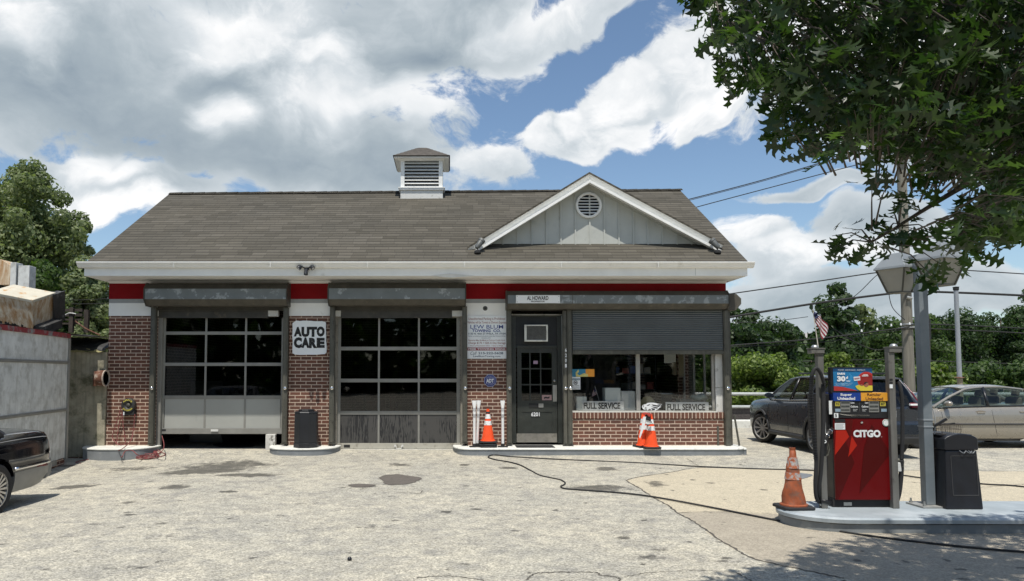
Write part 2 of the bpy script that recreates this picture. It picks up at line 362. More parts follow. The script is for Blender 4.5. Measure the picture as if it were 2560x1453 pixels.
# ================================================================ ground
def sst(a, b, x): t = np.clip((x-a)/(b-a), 0, 1); return t*t*(3-2*t)
def gz(x, y):
    x = np.asarray(x, float); y = np.asarray(y, float)
    near = -.115+.04*sst(-2.6, -.7, y)+.045*sst(-.7, .2, y)*sst(-7.6, -7.2, x)*(1-sst(6.1, 6.5, x))
    z = near-.12*sst(-3.8, -7.0, x)*(1-sst(-.9, .0, y)*sst(-7.9, -7.4, x))
    z = np.where(x > 6.2, np.minimum(z, -.09), z)
    return z-.9*sst(8.6, 12, y)*sst(9, 14, y)
def G(px, py, lift=0.):
    d = ray(px, py); z = -.11
    for _ in range(8):
        k = (z-EYE)/d.z; z = float(gz(d.x*k, CAMY+d.y*k))
    return Vector((d.x*k, CAMY+d.y*k, z+lift))
def sgrid(lo, hi, fine0, fine1, step, big):
    a = list(np.arange(fine0, fine1+1e-6, step)); x = fine0; s = step
    while x > lo: s *= big; x -= s; a.insert(0, x)
    x = fine1; s = step
    while x < hi: s *= big; x += s; a.append(x)
    return np.array(a)
xs = sgrid(-900, 900, -8.6, 9.5, .06, 1.5); ys = sgrid(-900, 900, -10.6, 1.0, .06, 1.5)
GX, GY = np.meshgrid(xs, ys); GZ = gz(GX, GY)
GZ += np.where(np.abs(GX) < 9, .006*np.sin(GX*1.7+GY*.6)*np.sin(GY*1.3), 0)
nx, ny = len(xs), len(ys)
def inpoly(x, y, poly):
    r = np.zeros(x.shape, bool); n = len(poly)
    for i in range(n):
        x0, y0 = poly[i]; x1, y1 = poly[(i+1) % n]
        c = ((y0 > y) != (y1 > y)) & (x < (x1-x0)*(y-y0)/((y1-y0) or 1e-9)+x0); r ^= c
    return r
JOINT = [G(*p) for p in [(1565, 1202), (1600, 1222), (1640, 1247), (1668, 1262), (1695, 1282), (1740, 1308), (1785, 1340), (1832, 1368), (1880, 1395), (1960, 1415), (2050, 1434), (2110, 1447)]]
JUP = [G(*p) for p in [(1565, 1202), (1600, 1192), (1680, 1180), (1745, 1170), (1880, 1172), (2040, 1174), (2250, 1176), (2560, 1179), (2900, 1184)]]
tanp = [(p.x, p.y) for p in JOINT]+[(3.9, -10.6), (14, -10.6), (14, JUP[-1].y)]+[(p.x, p.y) for p in JUP[::-1]]
tan = inpoly(GX, GY, tanp).astype(float)
lowp = [(p.x, p.y) for p in JOINT[4:]]+[(3.9, -10.6), (14, -10.6), (14, G(2560, 1290).y)]+[(p.x, p.y) for p in [G(2100, 1290), G(1900, 1285), G(1800, 1278)]]
low = inpoly(GX, GY, lowp).astype(float)
# stains: (px, py, rx px, ry px, strength)
STAINS = [(500, 1178, 110, 8, 1.), (620, 1187, 90, 5, .9), (330, 1172, 90, 6, .55), (560, 1165, 150, 14, .65), (190, 1217, 62, 6, .85), (440, 1218, 45, 7, .75), (320, 1255, 30, 4, .8), (160, 1166, 26, 2.5, 1.), (325, 1286, 16, 3, .95), (318, 1280, 13, 2, .95),
  (905, 1215, 40, 5, 1.), (570, 1230, 26, 4, .8), (405, 1309, 22, 3.2, .7), (395, 1405, 14, 2.5, .9), (115, 1423, 10, 1.6, .9), (215, 1404, 10, 2, .9), (1000, 1163, 40, 5, .6), (680, 1160, 60, 4, .4), (1160, 1163, 14, 2.5, 1.), (1273, 1170, 26, 3.5, .8), (1500, 1220, 80, 9, .75), (1530, 1217, 40, 4, .7),
  (1515, 1173, 32, 6, .75), (1655, 1374, 32, 5, .55), (1610, 1392, 60, 9, .4), (1815, 1394, 16, 4, .95), (1783, 1382, 9, 2, .9), (1608, 1410, 13, 3, .9), (1730, 1421, 9, 2, .8), (1640, 1211, 25, 6, .6), (1645, 1205, 20, 3, .6),
  (1910, 1225, 16, 2.5, .6), (1650, 1215, 60, 6, .35), (1930, 1394, 12, 2.5, .5), (810, 1396, 7, 1.5, .8), (850, 1387, 9, 1.5, .7), (1170, 1388, 8, 1.5, .9), (1190, 1273, 14, 2.5, .8), (930, 1320, 60, 14, .3), (760, 1260, 50, 7, .3), (480, 1300, 50, 5, .3), (300, 1420, 80, 8, .3), (700, 1290, 16, 3, .6), (430, 1340, 40, 8, .4), (250, 1310, 35, 4, .35)]
st = np.zeros(GX.shape)
D = GY-CAMY
PXs = CX+FPX*GX/np.maximum(D, .5); PYs = 933+FPX*(EYE+.12)/np.maximum(D, .5)
for (px, py, rx, ry, s) in STAINS:
    p = G(px, py); d = p.y-CAMY; wx = rx*d/FPX; wy = ry*d*d/(FPX*(EYE+.12))
    q = np.sqrt(((GX-p.x)/wx)**2+((GY-p.y)/max(wy, .03))**2); st = np.maximum(st, s*np.clip(1.35-q, 0, 1.35)/1.35*1.25)
# many small old drips
for _ in range(260):
    x, y = rng.uniform(-6.5, 8), rng.uniform(-10, -1.2); r = rng.uniform(.022, .042)*(2. if rng.random() < .05 else 1)
    q = np.sqrt(((GX-x)/r)**2+((GY-y)/r/1.0)**2); st = np.maximum(st, rng.uniform(.45, .95)*np.clip(1.6-q, 0, 1)*(q < 1.6))
me = bpy.data.meshes.new('ground')
V = np.stack([GX, GY, GZ], -1).reshape(-1, 3)
i0 = (np.arange(ny-1)[:, None]*nx+np.arange(nx-1)[None]).reshape(-1)
Fq = np.stack([i0, i0+1, i0+nx+1, i0+nx], -1)
me.from_pydata(V.tolist(), [], Fq.tolist())
for nm, arr in (('stain', st), ('tan', tan), ('low', low)):
    a = me.attributes.new(nm, 'FLOAT', 'POINT'); a.data.foreach_set('value', arr.reshape(-1).astype(np.float32))
me.polygons.foreach_set('use_smooth', [True]*len(me.polygons))
gm = bpy.data.materials.new('worn concrete'); gm.use_nodes = True; T = gm.node_tree; P = T.nodes['Principled BSDF']
gp = nd(T, 'ShaderNodeNewGeometry').outputs['Position']
at = lambda n: nd(T, 'ShaderNodeAttribute', attribute_name=n).outputs['Fac']
n1 = noi(T, gp, .55, 5, .6); n2 = noi(T, gp, 4.5, 8, .68, .3); n3 = noi(T, gp, 55., 3, .7); n4 = noi(T, gp, 1.7, 6, .7, .6)
vo = nd(T, 'ShaderNodeTexVoronoi', {'Vector': gp, 'Scale': 60.}).outputs['Color']
vs_ = nd(T, 'ShaderNodeSeparateColor', {0: vo}).outputs[0]
c = mixc(T, ramp(T, n1, .35, .66), (.445, .42, .345), (.55, .505, .395))
c = mixc(T, ramp(T, n2, .40, .66, 0, .8), c, (.25, .24, .215))
c = mixc(T, ramp(T, n4, .56, .74, 0, .55), c, (.245, .24, .225))
tanc = mixc(T, ramp(T, n2, .3, .7), (.565, .495, .36), (.465, .41, .305))
lowc = mixc(T, ramp(T, n2, .3, .7), (.43, .38, .295), (.34, .30, .235))
tc_ = mixc(T, at('low'), tanc, lowc)
tf = ramp(T, at('tan'), .35, .65)
c = mixc(T, tf, c, tc_)
spk = ramp(T, vs_, .0, 1., .62, 1.36)
c2 = nd(T, 'ShaderNodeVectorMath', {0: c, 3: spk}, operation='SCALE').outputs[0]
c = mixc(T, mth(T, 'SUBTRACT', 1., mth(T, 'MULTIPLY', tf, .55)), c, c2)
c = mixc(T, ramp(T, n3, .50, .72, 0, .7), c, (.15, .145, .13))
s1 = mth(T, 'ADD', at('stain'), mth(T, 'MULTIPLY', mth(T, 'SUBTRACT', n2, .5), 1.5))
s1 = mth(T, 'ADD', s1, mth(T, 'MULTIPLY', mth(T, 'SUBTRACT', n3, .5), .5))
sm = ramp(T, mth(T, 'MULTIPLY', s1, ramp(T, at('stain'), .02, .2)), .22, .62, 0, .88, True)
c = mixc(T, mth(T, 'MULTIPLY', sm, ramp(T, noi(T, nd(T, 'ShaderNodeMapping', {0: gp, 3: (1, 2.4, 1)}).outputs[0], 5., 6, .7), .30, .55, .75, 1.)), c, (.07, .066, .056))
T.links.new(c, P.inputs['Base Color']); P.inputs['Roughness'].default_value = .9; P.inputs['Specular IOR Level'].default_value = .3
h = mth(T, 'ADD', mth(T, 'MULTIPLY', vs_, .5), mth(T, 'ADD', n3, mth(T, 'MULTIPLY', n2, 1.5)))
b = nd(T, 'ShaderNodeBump', {'Strength': .55, 'Distance': .012, 'Height': h}); T.links.new(b.outputs[0], P.inputs['Normal'])
me.materials.append(gm)
ground = bpy.data.objects.new('ground', me); col.objects.link(ground); tag(ground, kind='structure')

def ribbon(name, pts, w, m, lift=.004, jit=.012, **k):
    mb = MB(); pts = smooth_path(pts, 10); vs = []
    for i, p in enumerate(pts):
        d = pts[min(i+1, len(pts)-1)]-pts[max(i-1, 0)]; n = Vector((-d.y, d.x, 0)).normalized()
        j = random.uniform(-jit, jit); ww = w*random.uniform(.5, 1.4)
        for s in (-1, 1):
            q = p+n*(j+s*ww/2); vs.append((q.x, q.y, float(gz(q.x, q.y))+lift+.006*math.sin(q.x*1.7+q.y*.6)*math.sin(q.y*1.3)))
    mb.add(vs, [(2*i, 2*i+1, 2*i+3, 2*i+2) for i in range(len(pts)-1)])
    return mb.build(name, m, **k)
M_joint = mat('dark joint filler', (.09, .08, .065), .95, var=.4, vs=20)
M_patch = mat('asphalt patch', (.115, .10, .085), .95, var=.2, vs=12, bump=.6, bs=60)
ribbon('pavement_joint', JOINT, .024, M_joint, kind='structure')
ribbon('pavement_joint', JUP, .022, M_joint, kind='structure')
ribbon('pavement_joint', [G(*p) for p in [(1695, 1282), (1760, 1279), (1850, 1281), (1940, 1286)]], .01, M_joint, kind='structure')
ribbon('pavement_joint', [G(*p) for p in [(1715, 1145), (1735, 1158), (1752, 1170)]], .012, M_joint, kind='structure')
ribbon('pavement_crack', [G(*p) for p in [(1318, 1450), (1335, 1436), (1380, 1432), (1480, 1431), (1505, 1439), (1545, 1445), (1550, 1455)]], .016, M_joint, kind='structure')
ribbon('pavement_crack', [G(*p) for p in [(1840, 1431), (1865, 1446), (1890, 1460)]], .014, M_joint, kind='structure')
ribbon('pavement_crack', [G(*p) for p in [(1040, 1446), (1090, 1441), (1150, 1443), (1210, 1452)]], .012, M_joint, kind='structure')
ribbon('pavement_crack', [G(*p) for p in [(1560, 1443), (1620, 1433), (1740, 1426), (1830, 1431)]], .008, M_joint, kind='structure')
ribbon('pavement_crack', [G(*p) for p in [(990, 1231), (1020, 1232), (1048, 1234), (1057, 1226)]], .012, M_joint, kind='structure')
ribbon('pavement_crack', [G(*p) for p in [(2240, 1142), (2262, 1130), (2285, 1118)]], .015, M_joint, kind='structure')
ribbon('pavement_crack', [G(*p) for p in [(2390, 1216), (2460, 1218), (2560, 1211)]], .012, M_joint, kind='structure')
def patch(px, py, rx, ry, name='asphalt_patch', m=None, lift=.006):
    mb = MB(); n = 40; vs = []
    for i in range(n):
        t = 2*math.pi*i/n; r = 1+.10*math.sin(3*t+1)+.06*math.sin(5*t)+random.uniform(-.04, .04)
        q = G(px+rx*r*math.cos(t), py-ry*r*math.sin(t)); vs.append((q.x, q.y, q.z+lift+.006*math.sin(q.x*1.7+q.y*.6)*math.sin(q.y*1.3)))
    mb.add(vs, [tuple(range(n))]); return mb.build(name, m or M_patch, kind='structure')
patch(998, 1200, 50, 13)
patch(903, 1215, 32, 4)
patch(1995, 1191, 32, 8, 'tank_cover', mat('grey blue cover', (.17, .18, .19), .6))
patch(2350, 1149, 30, 5, 'tank_cover', MATS['grey blue cover'])

# ================================================================ service station
ST = empty('service_station', label='single storey red brick service station with brown shingle roof and white cupola', cat='building')
EZ = W(0, 704)[1]                     # underside of the soffit at the wall
XL, XR = W(270, 900)[0], W(1817, 900)[0]
BACK = 7.2
def pier(px0, px1, pyb, name='brick_pier', d=.32):
    x0 = W(px0, 900)[0]; x1 = W(px1, 900)[0]
    return B(name, BRICK, x0, x1, 0, d, -.2, W(0, 790)[1], ST, bevel=.004)
pier(270, 389, 1117, d=.34); pier(722, 832, 1117); pier(1167, 1268, 1117)
for (a, b) in ((270, 389), (720, 834), (1165, 1270)):     # the white band over each pier
    B('white_band', M_white, W(a, 900)[0]-.006, W(b, 900)[0]+.006, -.012, .33, W(0, 790)[1], W(0, 758)[1], ST)
    B('grey_band', M_stripe, W(a, 900)[0]-.006, W(b, 900)[0]+.006, -.016, .33, W(0, 758)[1]+.001, W(0, 748)[1], ST)
B('red_band', M_red, XL-.008, XR+.008, -.018, .33, W(0, 748)[1]+.001, EZ+.25, ST)
B('lintel', M_boxtop, XL+.02, XR-.02, .04, .30, W(0, 776)[1], W(0, 748)[1], ST)
# low wall below the shop window, with its rowlock course
WX0 = W(1428, 900)[0]
sillz = W(0, 1031)[1]
B('window_wall', BRICK, WX0, XR, 0, .28, -.2, sillz-.135, ST, bevel=.003)
B('rowlock_course', ROWLOCK, WX0, XR+.012, -.022, .28, sillz-.134, sillz-.002, ST, bevel=.006)
# sides, back, inside
B('side_wall', BRICK, XL, XL+.3, .345, BACK, -.3, EZ+.2, ST)
SW = 2.6
B('side_wall', BRICK, XR-.28, XR, .285, SW, -.3, sillz-.136, ST)
B('side_wall', BRICK, XR-.28, XR, SW+.001, BACK, -.3, EZ+.2, ST)
B('side_wall', M_siding, XR-.28, XR-.001, .335, SW, W(0, 800)[1], EZ+.2, ST)
B('back_wall', BRICK, XL+.301, XR-.281, BACK-.3, BACK-.001, -.3, EZ+.2, ST)
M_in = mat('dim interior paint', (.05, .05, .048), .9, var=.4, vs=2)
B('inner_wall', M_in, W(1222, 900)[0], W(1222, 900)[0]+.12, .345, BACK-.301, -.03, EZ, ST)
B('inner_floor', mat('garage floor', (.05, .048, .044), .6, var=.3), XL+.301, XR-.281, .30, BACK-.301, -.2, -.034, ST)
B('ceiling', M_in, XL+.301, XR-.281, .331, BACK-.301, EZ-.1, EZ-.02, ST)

# ---- roof
ridge_y, slope = 3.4, .58
ez = W(0, 651, -.98)[1]-.015; EY = -.98
def roofz(y): return ez+(y-EY)*slope
rl, rr_ = W(218, 652, EY)[0], W(1869, 652, EY)[0]
rz = roofz(ridge_y); th = .06
tilt = .05
mb = MB()
for (y0, z0, y1, z1) in ((EY, ez, ridge_y, rz), (2*ridge_y-EY, ez, ridge_y, rz)):
    vs = []
    for x, q in ((rl, -1), (rr_, 1)):
        vs += [(x, y0, z0), (x, y1, z1+q*tilt), (x, y1, z1+q*tilt-th), (x, y0, z0-th)]
    mb.add(vs, [(0, 1, 5, 4), (3, 7, 6, 2), (0, 4, 7, 3), (0, 3, 2, 1), (4, 5, 6, 7), (1, 2, 6, 5)])
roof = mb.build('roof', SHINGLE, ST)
mb = MB(); n = 46
for i in range(n):                    # overlapping ridge caps
    x0 = rl+(rr_-rl)*i/n; x1 = rl+(rr_-rl)*(i+1)/n+.05; t0 = tilt*(2*i/n-1); t1 = tilt*(2*(i+1)/n-1)+.008
    vs = []
    for x, t in ((x0, t0+.012), (x1, t1+.014)):
        for y, dz in ((-.14, -.081), (0, 0), (.14, -.081)): vs.append((x, ridge_y+y, rz+t+dz+.014))
    mb.add(vs, [(0, 1, 4, 3), (1, 2, 5, 4), (0, 3, 4, 1)])
mb.build('ridge_cap', SHINGLE, roof)
# gable end walls under the roof
mb = MB()
for x0, x1 in ((XL, XL+.2), (XR-.2, XR)): MB().prism([(.0, EZ+.05), (2*ridge_y, EZ+.05), (2*ridge_y, roofz(0)-.12), (ridge_y, rz-.12), (0, roofz(0)-.12)], 'x', x0, x1).build('gable_end', M_siding, ST)
# ---- eaves: soffit, fascia, gutter
FY = -.9
fx0, fz0 = W(210, 690, FY); fx1 = W(1869, 690, FY)[0]; fz1 = W(0, 664, FY)[1]
fascia = MB().box(fx0, fx1, FY, FY+.03, fz0, fz1+.06)
for xa, xb in ((fx0, fx0+.03), (fx1-.03, fx1)): fascia.add(*[[(xa, FY+.031, fz0), (xb, FY+.031, fz0), (xb, BACK+.4, fz0), (xa, BACK+.4, fz0), (xa, FY+.031, fz1+.06), (xb, FY+.031, fz1+.06), (xb, BACK+.4, fz1+.06), (xa, BACK+.4, fz1+.06)],
    [(0, 1, 2, 3), (4, 5, 6, 7), (0, 1, 5, 4), (2, 3, 7, 6), (1, 2, 6, 5), (0, 3, 7, 4)]])
fas = fascia.build('fascia', M_white, ST, bevel=.004)
mb = MB()     # torn and creased aluminium skin near the second bay
xt, zt = W(1130, 688, FY-.004)
mb.add([(xt-.45, FY-.004, zt-.01), (xt-.05, FY-.03, zt+.03), (xt+.5, FY-.004, zt-.015), (xt-.02, FY-.012, zt-.055)], [(0, 3, 1), (1, 3, 2)])
mb.build('torn_strip', M_whiteold, fas)
B('seam', M_stripe, W(1725, 0, FY)[0], W(1725, 0, FY)[0]+.006, FY-.0015, FY, fz0+.01, fz1, fas)
MB().prism([(FY+.03, fz0+.02), (.02, EZ+.005), (.02, EZ+.03), (FY+.03, fz0+.05)], 'x', fx0+.031, fx1-.031).build('soffit', M_white, ST)
mb = MB()     # boxed bed mould where soffit meets wall
mb.prism([(-.10, EZ+.002), (-.019, EZ-.045), (-.019, EZ+.02)], 'x', XL-.01, XR+.01)
mb.build('bed_mould', M_white, ST)
# gutter profile (ogee), open at the top
gx0, gx1 = W(190, 656, -1.05)[0], W(1888, 656, -1.05)[0]
gz1 = W(0, 654, -1.05)[1]; gz0 = W(0, 670, -.95)[1]
prof = [(-.905, gz1-.01), (-.905, gz0), (-.945, gz0), (-.985, gz0+.018), (-1.0, gz0+.045), (-1.028, gz0+.075), (-1.05, gz1-.018), (-1.05, gz1), (-1.035, gz1), (-1.035, gz1-.012), (-1.02, gz0+.085), (-.99, gz0+.05), (-.97, gz0+.02), (-.915, gz0+.014), (-.915, gz1-.01)]
mb = MB(); mb.prism(prof, 'x', gx0, gx1)
gut = mb.build('gutter', M_white, ST)
MB().prism([(-.906, gz0), (-.985, gz0+.018), (-1.0, gz0+.045), (-1.05, gz1), (-.906, gz1)], 'x', gx0-.004, gx0+.002).build('end_cap', M_white, gut)
MB().prism([(-.906, gz0), (-.985, gz0+.018), (-1.0, gz0+.045), (-1.05, gz1), (-.906, gz1)], 'x', gx1-.002, gx1+.004).build('end_cap', M_white, gut)
mb = MB()
for i in range(1, 7):
    x = gx0+(gx1-gx0)*i/7; B('joint_band', M_white, x, x+.008, -1.0515, -.91, gz0-.001, gz1+.001, gut)

# ---- front gable (dormer)
GA = empty('gable', (0, 0, 0), ST)
GY0 = -.12
gl, gzb = W(1205, 616, GY0); gr = W(1797, 614, GY0)[0]
ax_, az_ = W(1473, 452, GY0)
def gpt(px, py, Y): return W(px, py, Y)
mb = MB(); mb.prism([(gl, gzb), (gr, gzb), (ax_, az_+.05)], 'y', GY0, GY0+.1)
mb.build('siding', M_siding, GA)
xc = ax_
for i in range(-8, 9):
    x = xc+i*.318+.0
    if x < gl+.1 or x > gr-.1: continue
    zt = gzb+(x-gl)*(az_-gzb)/(ax_-gl) if x < ax_ else gzb+(gr-x)*(az_-gzb)/(gr-ax_)
    B('batten', M_siding, x-.016, x+.016, GY0-.024, GY0-.001, gzb+.012, zt+.03, GA, bevel=.003)
B('sill_trim', M_white, gl, gr, GY0-.03, GY0-.001, gzb-.03, gzb+.010, GA)
# rake boards, roof planes
OY = -.42
apx, apz = W(1473, 431, OY); lx, lz = W(1168, 618, OY); rx, rz2 = W(1808, 610, OY)
def rakeband(off0, off1, y0, y1, name, m, par, slant=0.):
    mb = MB()
    for (bx, bz) in ((lx, lz), (rx, rz2)):
        d = Vector((apx-bx, apz-bz)); n = Vector((-d.y, d.x)).normalized()
        if n.y > 0: n = -n
        # vertical offsets keep the mitre plumb at the apex
        vo0 = off0/abs(n.y); vo1 = off1/abs(n.y)
        poly = [(bx, bz-vo0), (apx, apz-vo0), (apx, apz-vo1), (bx, bz-vo1)]
        if vo1 > .1:
            sgn = 1 if bx < apx else -1; poly[3] = (bx+sgn*(vo1-vo0)*.9, bz-vo0-.01); poly = [poly[0], poly[1], poly[2], poly[3]]
            s_ = (apz-bz)/(apx-bx); poly[3] = (poly[3][0], bz-vo1+s_*(poly[3][0]-bx))
        k0 = len(mb.v); mb.prism(poly, 'y', y0, y1)
        for q in (k0+2, k0+3): v = mb.v[q]; mb.v[q] = (v[0], v[1]+slant, v[2])
    return mb.build(name, m, par)
rakeband(.0, .035, OY-.03, 2.7, 'dormer_roof', SHINGLE, GA)
rakeband(.036, .145, OY-.02, OY+.09, 'rake_board', M_white, GA, slant=.075)
rakeband(.1455, .200, OY-.03, OY+.09, 'rake_moulding', M_white, GA)
rakeband(.036, .060, OY+.091, 2.6, 'rake_soffit', M_white, GA)
rakeband(.062, .19, GY0-.05, GY0-.02, 'frieze_board', M_siding, GA)
# round vent
vx, vz = W(1471, 514, GY0); vr = 33*16.08/FPX
VE = empty('gable_vent', (vx, GY0, vz), GA)
VE.name = 'round_vent'
MB().lathe([(vr-.055, 0), (vr, 0), (vr, -.05), (vr-.015, -.062), (vr-.045, -.062), (vr-.055, -.04), (vr-.055, 0)], (vx, GY0, vz), 'y', 40).build('vent_ring', M_white, VE, smooth=40)
MB().lathe([(.001, -.003), (vr-.05, -.003)], (vx, GY0, vz), 'y', 32).build('vent_backing', M_blackm, VE)
mb = MB()
for i in range(6):
    z = vz-.165+i*.066; hw = math.sqrt(max(0, (vr-.055)**2-(z-vz)**2))
    Mx = Matrix.Translation((vx, GY0-.02, z)) @ Matrix.Rotation(R(38), 4, 'X')
    mb.box(-hw, hw, -.024, .024, -.004, .004, Mx)
mb.build('vent_louvre', M_white, VE)

# ---- cupola
CU = empty('cupola', (0, 0, 0), ST)
cy0, cy1 = 2.84, 3.94
cx0 = W(1001, 480, cy0)[0]; cx1 = W(1107, 480, cy0)[0]; zb = W(0, 503, cy0)[1]; zp = W(0, 471, cy0)[1]; zl = W(0, 402, cy0)[1]
base = B('cupola_base', M_whiteold, cx0, cx1, cy0, cy1, zb-.15, zp, CU, bevel=.004)
B('base_moulding', M_white, cx0-.04, cx1+.04, cy0-.04, cy1+.04, zp-.05, zp-.002, CU, bevel=.012)
B('base_cap', M_white, cx0-.055, cx1+.055, cy0-.055, cy1+.055, zp-.001, zp+.022, CU, bevel=.004)
B('louvre_core', M_blackm, cx0+.08, cx1-.08, cy0+.07, cy1-.07, zp+.02, zl+.15, CU)
for x in (cx0+.005, cx1-.105):
    for y in (cy0+.005, cy1-.105): B('corner_post', M_white, x, x+.1, y, y+.1, zp+.0225, zl+.1, CU, bevel=.003)
mb = MB(); nl = 8
for i in range(nl):
    z = zp+.06+i*(zl-zp-.02)/nl
    for y, a in ((cy0+.045, 42), (cy1-.045, -42)):
        mb.box(cx0+.1055, cx1-.1055, -.045, .045, -.006, .006, Matrix.Translation((0, y, z)) @ Matrix.Rotation(R(a), 4, 'X'))
    for x, a in ((cx0+.05, -42), (cx1-.05, 42)):
        mb.box(-.045, .045, cy0+.1055, cy1-.1055, -.006, .006, Matrix.Translation((x, 0, z)) @ Matrix.Rotation(R(a), 4, 'Y'))
mb.build('louvre', M_whiteold, CU)
def frustum(mb, x0, x1, y0, y1, z0, X0, X1, Y0, Y1, z1):
    mb.add([(x0, y0, z0), (x1, y0, z0), (x1, y1, z0), (x0, y1, z0), (X0, Y0, z1), (X1, Y0, z1), (X1, Y1, z1), (X0, Y1, z1)], [(0, 1, 2, 3), (4, 5, 6, 7), (0, 1, 5, 4), (1, 2, 6, 5), (2, 3, 7, 6), (3, 0, 4, 7)])
ccx, ccy = (cx0+cx1)/2, (cy0+cy1)/2
ex = .73; zcap = W(0, 389, ccy-ex)[1]
mb = MB(); frustum(mb, cx0-.02, cx1+.02, cy0-.02, cy1+.02, zl+.0, cx0-.075, cx1+.075, cy0-.075, cy1+.075, zl+.075)
frustum(mb, cx0-.09, cx1+.09, cy0-.09, cy1+.09, zl+.076, cx0-.09, cx1+.09, cy0-.09, cy1+.09, zcap-.045)
mb.build('cornice', M_white, CU, bevel=.004)
mb = MB(); frustum(mb, ccx-ex+.02, ccx+ex-.02, ccy-ex+.02, ccy+ex-.02, zcap-.044, ccx-ex+.02, ccx+ex-.02, ccy-ex+.02, ccy+ex-.02, zcap-.02)
mb.build('cupola_soffit', M_white, CU)
mb = MB(); frustum(mb, ccx-ex, ccx+ex, ccy-ex, ccy+ex, zcap-.019, ccx-ex, ccx+ex, ccy-ex, ccy+ex, zcap+.012)
ztop = W(0, 373, ccy)[1]
n = 7
for i in range(n):
    a0 = ex*(1-i/n*.86)+.012; a1 = ex*(1-(i+1)/n*.86)
    z0 = zcap+.013+(ztop-zcap)*i/n; z1 = zcap+.013+(ztop-zcap)*(i+1)/n
    frustum(mb, ccx-a0, ccx+a0, ccy-a0, ccy+a0, z0-.006, ccx-a1, ccx+a1, ccy-a1, ccy+a1, z1-.0065)
mb.build('cupola_roof', mat('dark shingle', (.10, .088, .075), .95, var=.3, vs=9, bump=.5), CU)

# ---- rolling shutters: housings, guides, curtain
def housing(px0, px1, pyt, pym0, pym1, pyb, par, dy=-.40, back=-.02, ends=True):
    x0 = W(px0, 740, dy)[0]; x1 = W(px1, 740, dy)[0]
    zt = W(0, pyt, dy+.14)[1]; z1 = W(0, pym0, dy)[1]; z2 = W(0, pym1, dy)[1]; z3 = W(0, pyb, dy+.16)[1]
    mb = MB()
    P4 = [(back, zt), (dy+.13, zt), (dy, z1), (dy, z2), (dy+.13, z3), (back, z3)]
    n = 6; vs = [(x0, p[0], p[1]) for p in P4]+[(x1, p[0], p[1]) for p in P4]
    fs = [(i, n+i, n+(i+1) % n, (i+1) % n) for i in range(n)]+[tuple(range(n)), tuple(range(2*n-1, n-1, -1))]
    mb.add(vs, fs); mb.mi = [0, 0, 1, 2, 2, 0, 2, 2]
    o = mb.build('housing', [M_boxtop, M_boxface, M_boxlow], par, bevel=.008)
    if ends:
        for x in (x0-.02, x1): MB().prism([(back, zt+.015), (dy+.12, zt+.015), (dy-.012, z1+.006), (dy-.012, z2-.006), (dy+.12, z3-.012), (back, z3-.012)], 'x', x, x+.02).build('end_plate', M_boxtop, par)
    return o
def padlock(x, y, z, par):
    mb = MB(); mb.lathe([(.001, -.03), (.025, -.028), (.037, -.016), (.04, 0), (.037, .012)], (x, y, z), 'y', 20)
    return mb.build('padlock', M_chrome, par, smooth=True)
def guide(px, par, pyt, pyb, w=.105, y0=-.13, lock=True, pyl=971):
    x = W(px, 950, y0)[0]; zt = W(0, pyt, y0)[1]; zb_ = W(0, pyb, y0)[1]
    mb = MB(); mb.box(x-w/2, x+w/2, y0, -.001, zb_, zt); mb.box(x-w/2+.02, x+w/2-.02, y0-.008, y0-.0005, zb_+.02, zt-.01)
    g_ = mb.build('guide_rail', M_rail, par, bevel=.004)
    B('foot_plate', M_rail, x-w/2-.02, x+w/2+.02, y0-.03, -.002, zb_-.012, zb_-.0005, par)
    if lock: padlock(x+.01, y0-.012, W(0, pyl, y0)[1], par)
    return g_
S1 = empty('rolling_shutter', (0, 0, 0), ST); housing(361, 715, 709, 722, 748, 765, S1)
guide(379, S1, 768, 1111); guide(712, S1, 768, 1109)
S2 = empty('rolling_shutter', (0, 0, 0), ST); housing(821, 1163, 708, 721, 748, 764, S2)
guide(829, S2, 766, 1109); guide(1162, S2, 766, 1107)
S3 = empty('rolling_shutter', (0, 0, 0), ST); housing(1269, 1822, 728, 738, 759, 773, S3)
guide(1273, S3, 772, 1110); guide(1413, S3, 776, 1112, w=.08); guide(1425, S3, 772, 1112, w=.10, y0=-.14); guide(1818, S3, 776, 1117)
B('housing_seam', M_boxlow, W(1424, 0, -.41)[0], W(1424, 0, -.41)[0]+.012, -.404, -.4005, W(0, 759, -.4)[1], W(0, 738, -.4)[1], S3)
# slatted curtain, most of the way down over the window
cxa, cxb = W(1431, 800, -.09)[0], W(1806, 800, -.09)[0]
czt, czb = W(0, 770, -.09)[1], W(0, 876, -.09)[1]
mb = MB(); ns = 20; prof = []
for i in range(ns):
    z0 = czt-(czt-czb)*i/ns; hh = (czt-czb)/ns
    for t in range(6):
        a = t/6; prof.append((-.09-.022*math.sin(math.pi*min(1, a*1.1)), z0-hh*a))
vs = []
for x in (cxa, cxb):
    for p in prof: vs.append((x, p[0], p[1]))
n = len(prof); mb.add(vs, [(i, i+1, n+i+1, n+i) for i in range(n-1)])
mb.box(cxa, cxb, -.075, -.072, czb, czt)
mb.build('slat_curtain', M_curtain, S3)
B('bottom_bar', M_rail, cxa-.01, cxb+.01, -.115, -.06, W(0, 886, -.1)[1], czb-.001, S3, bevel=.004)
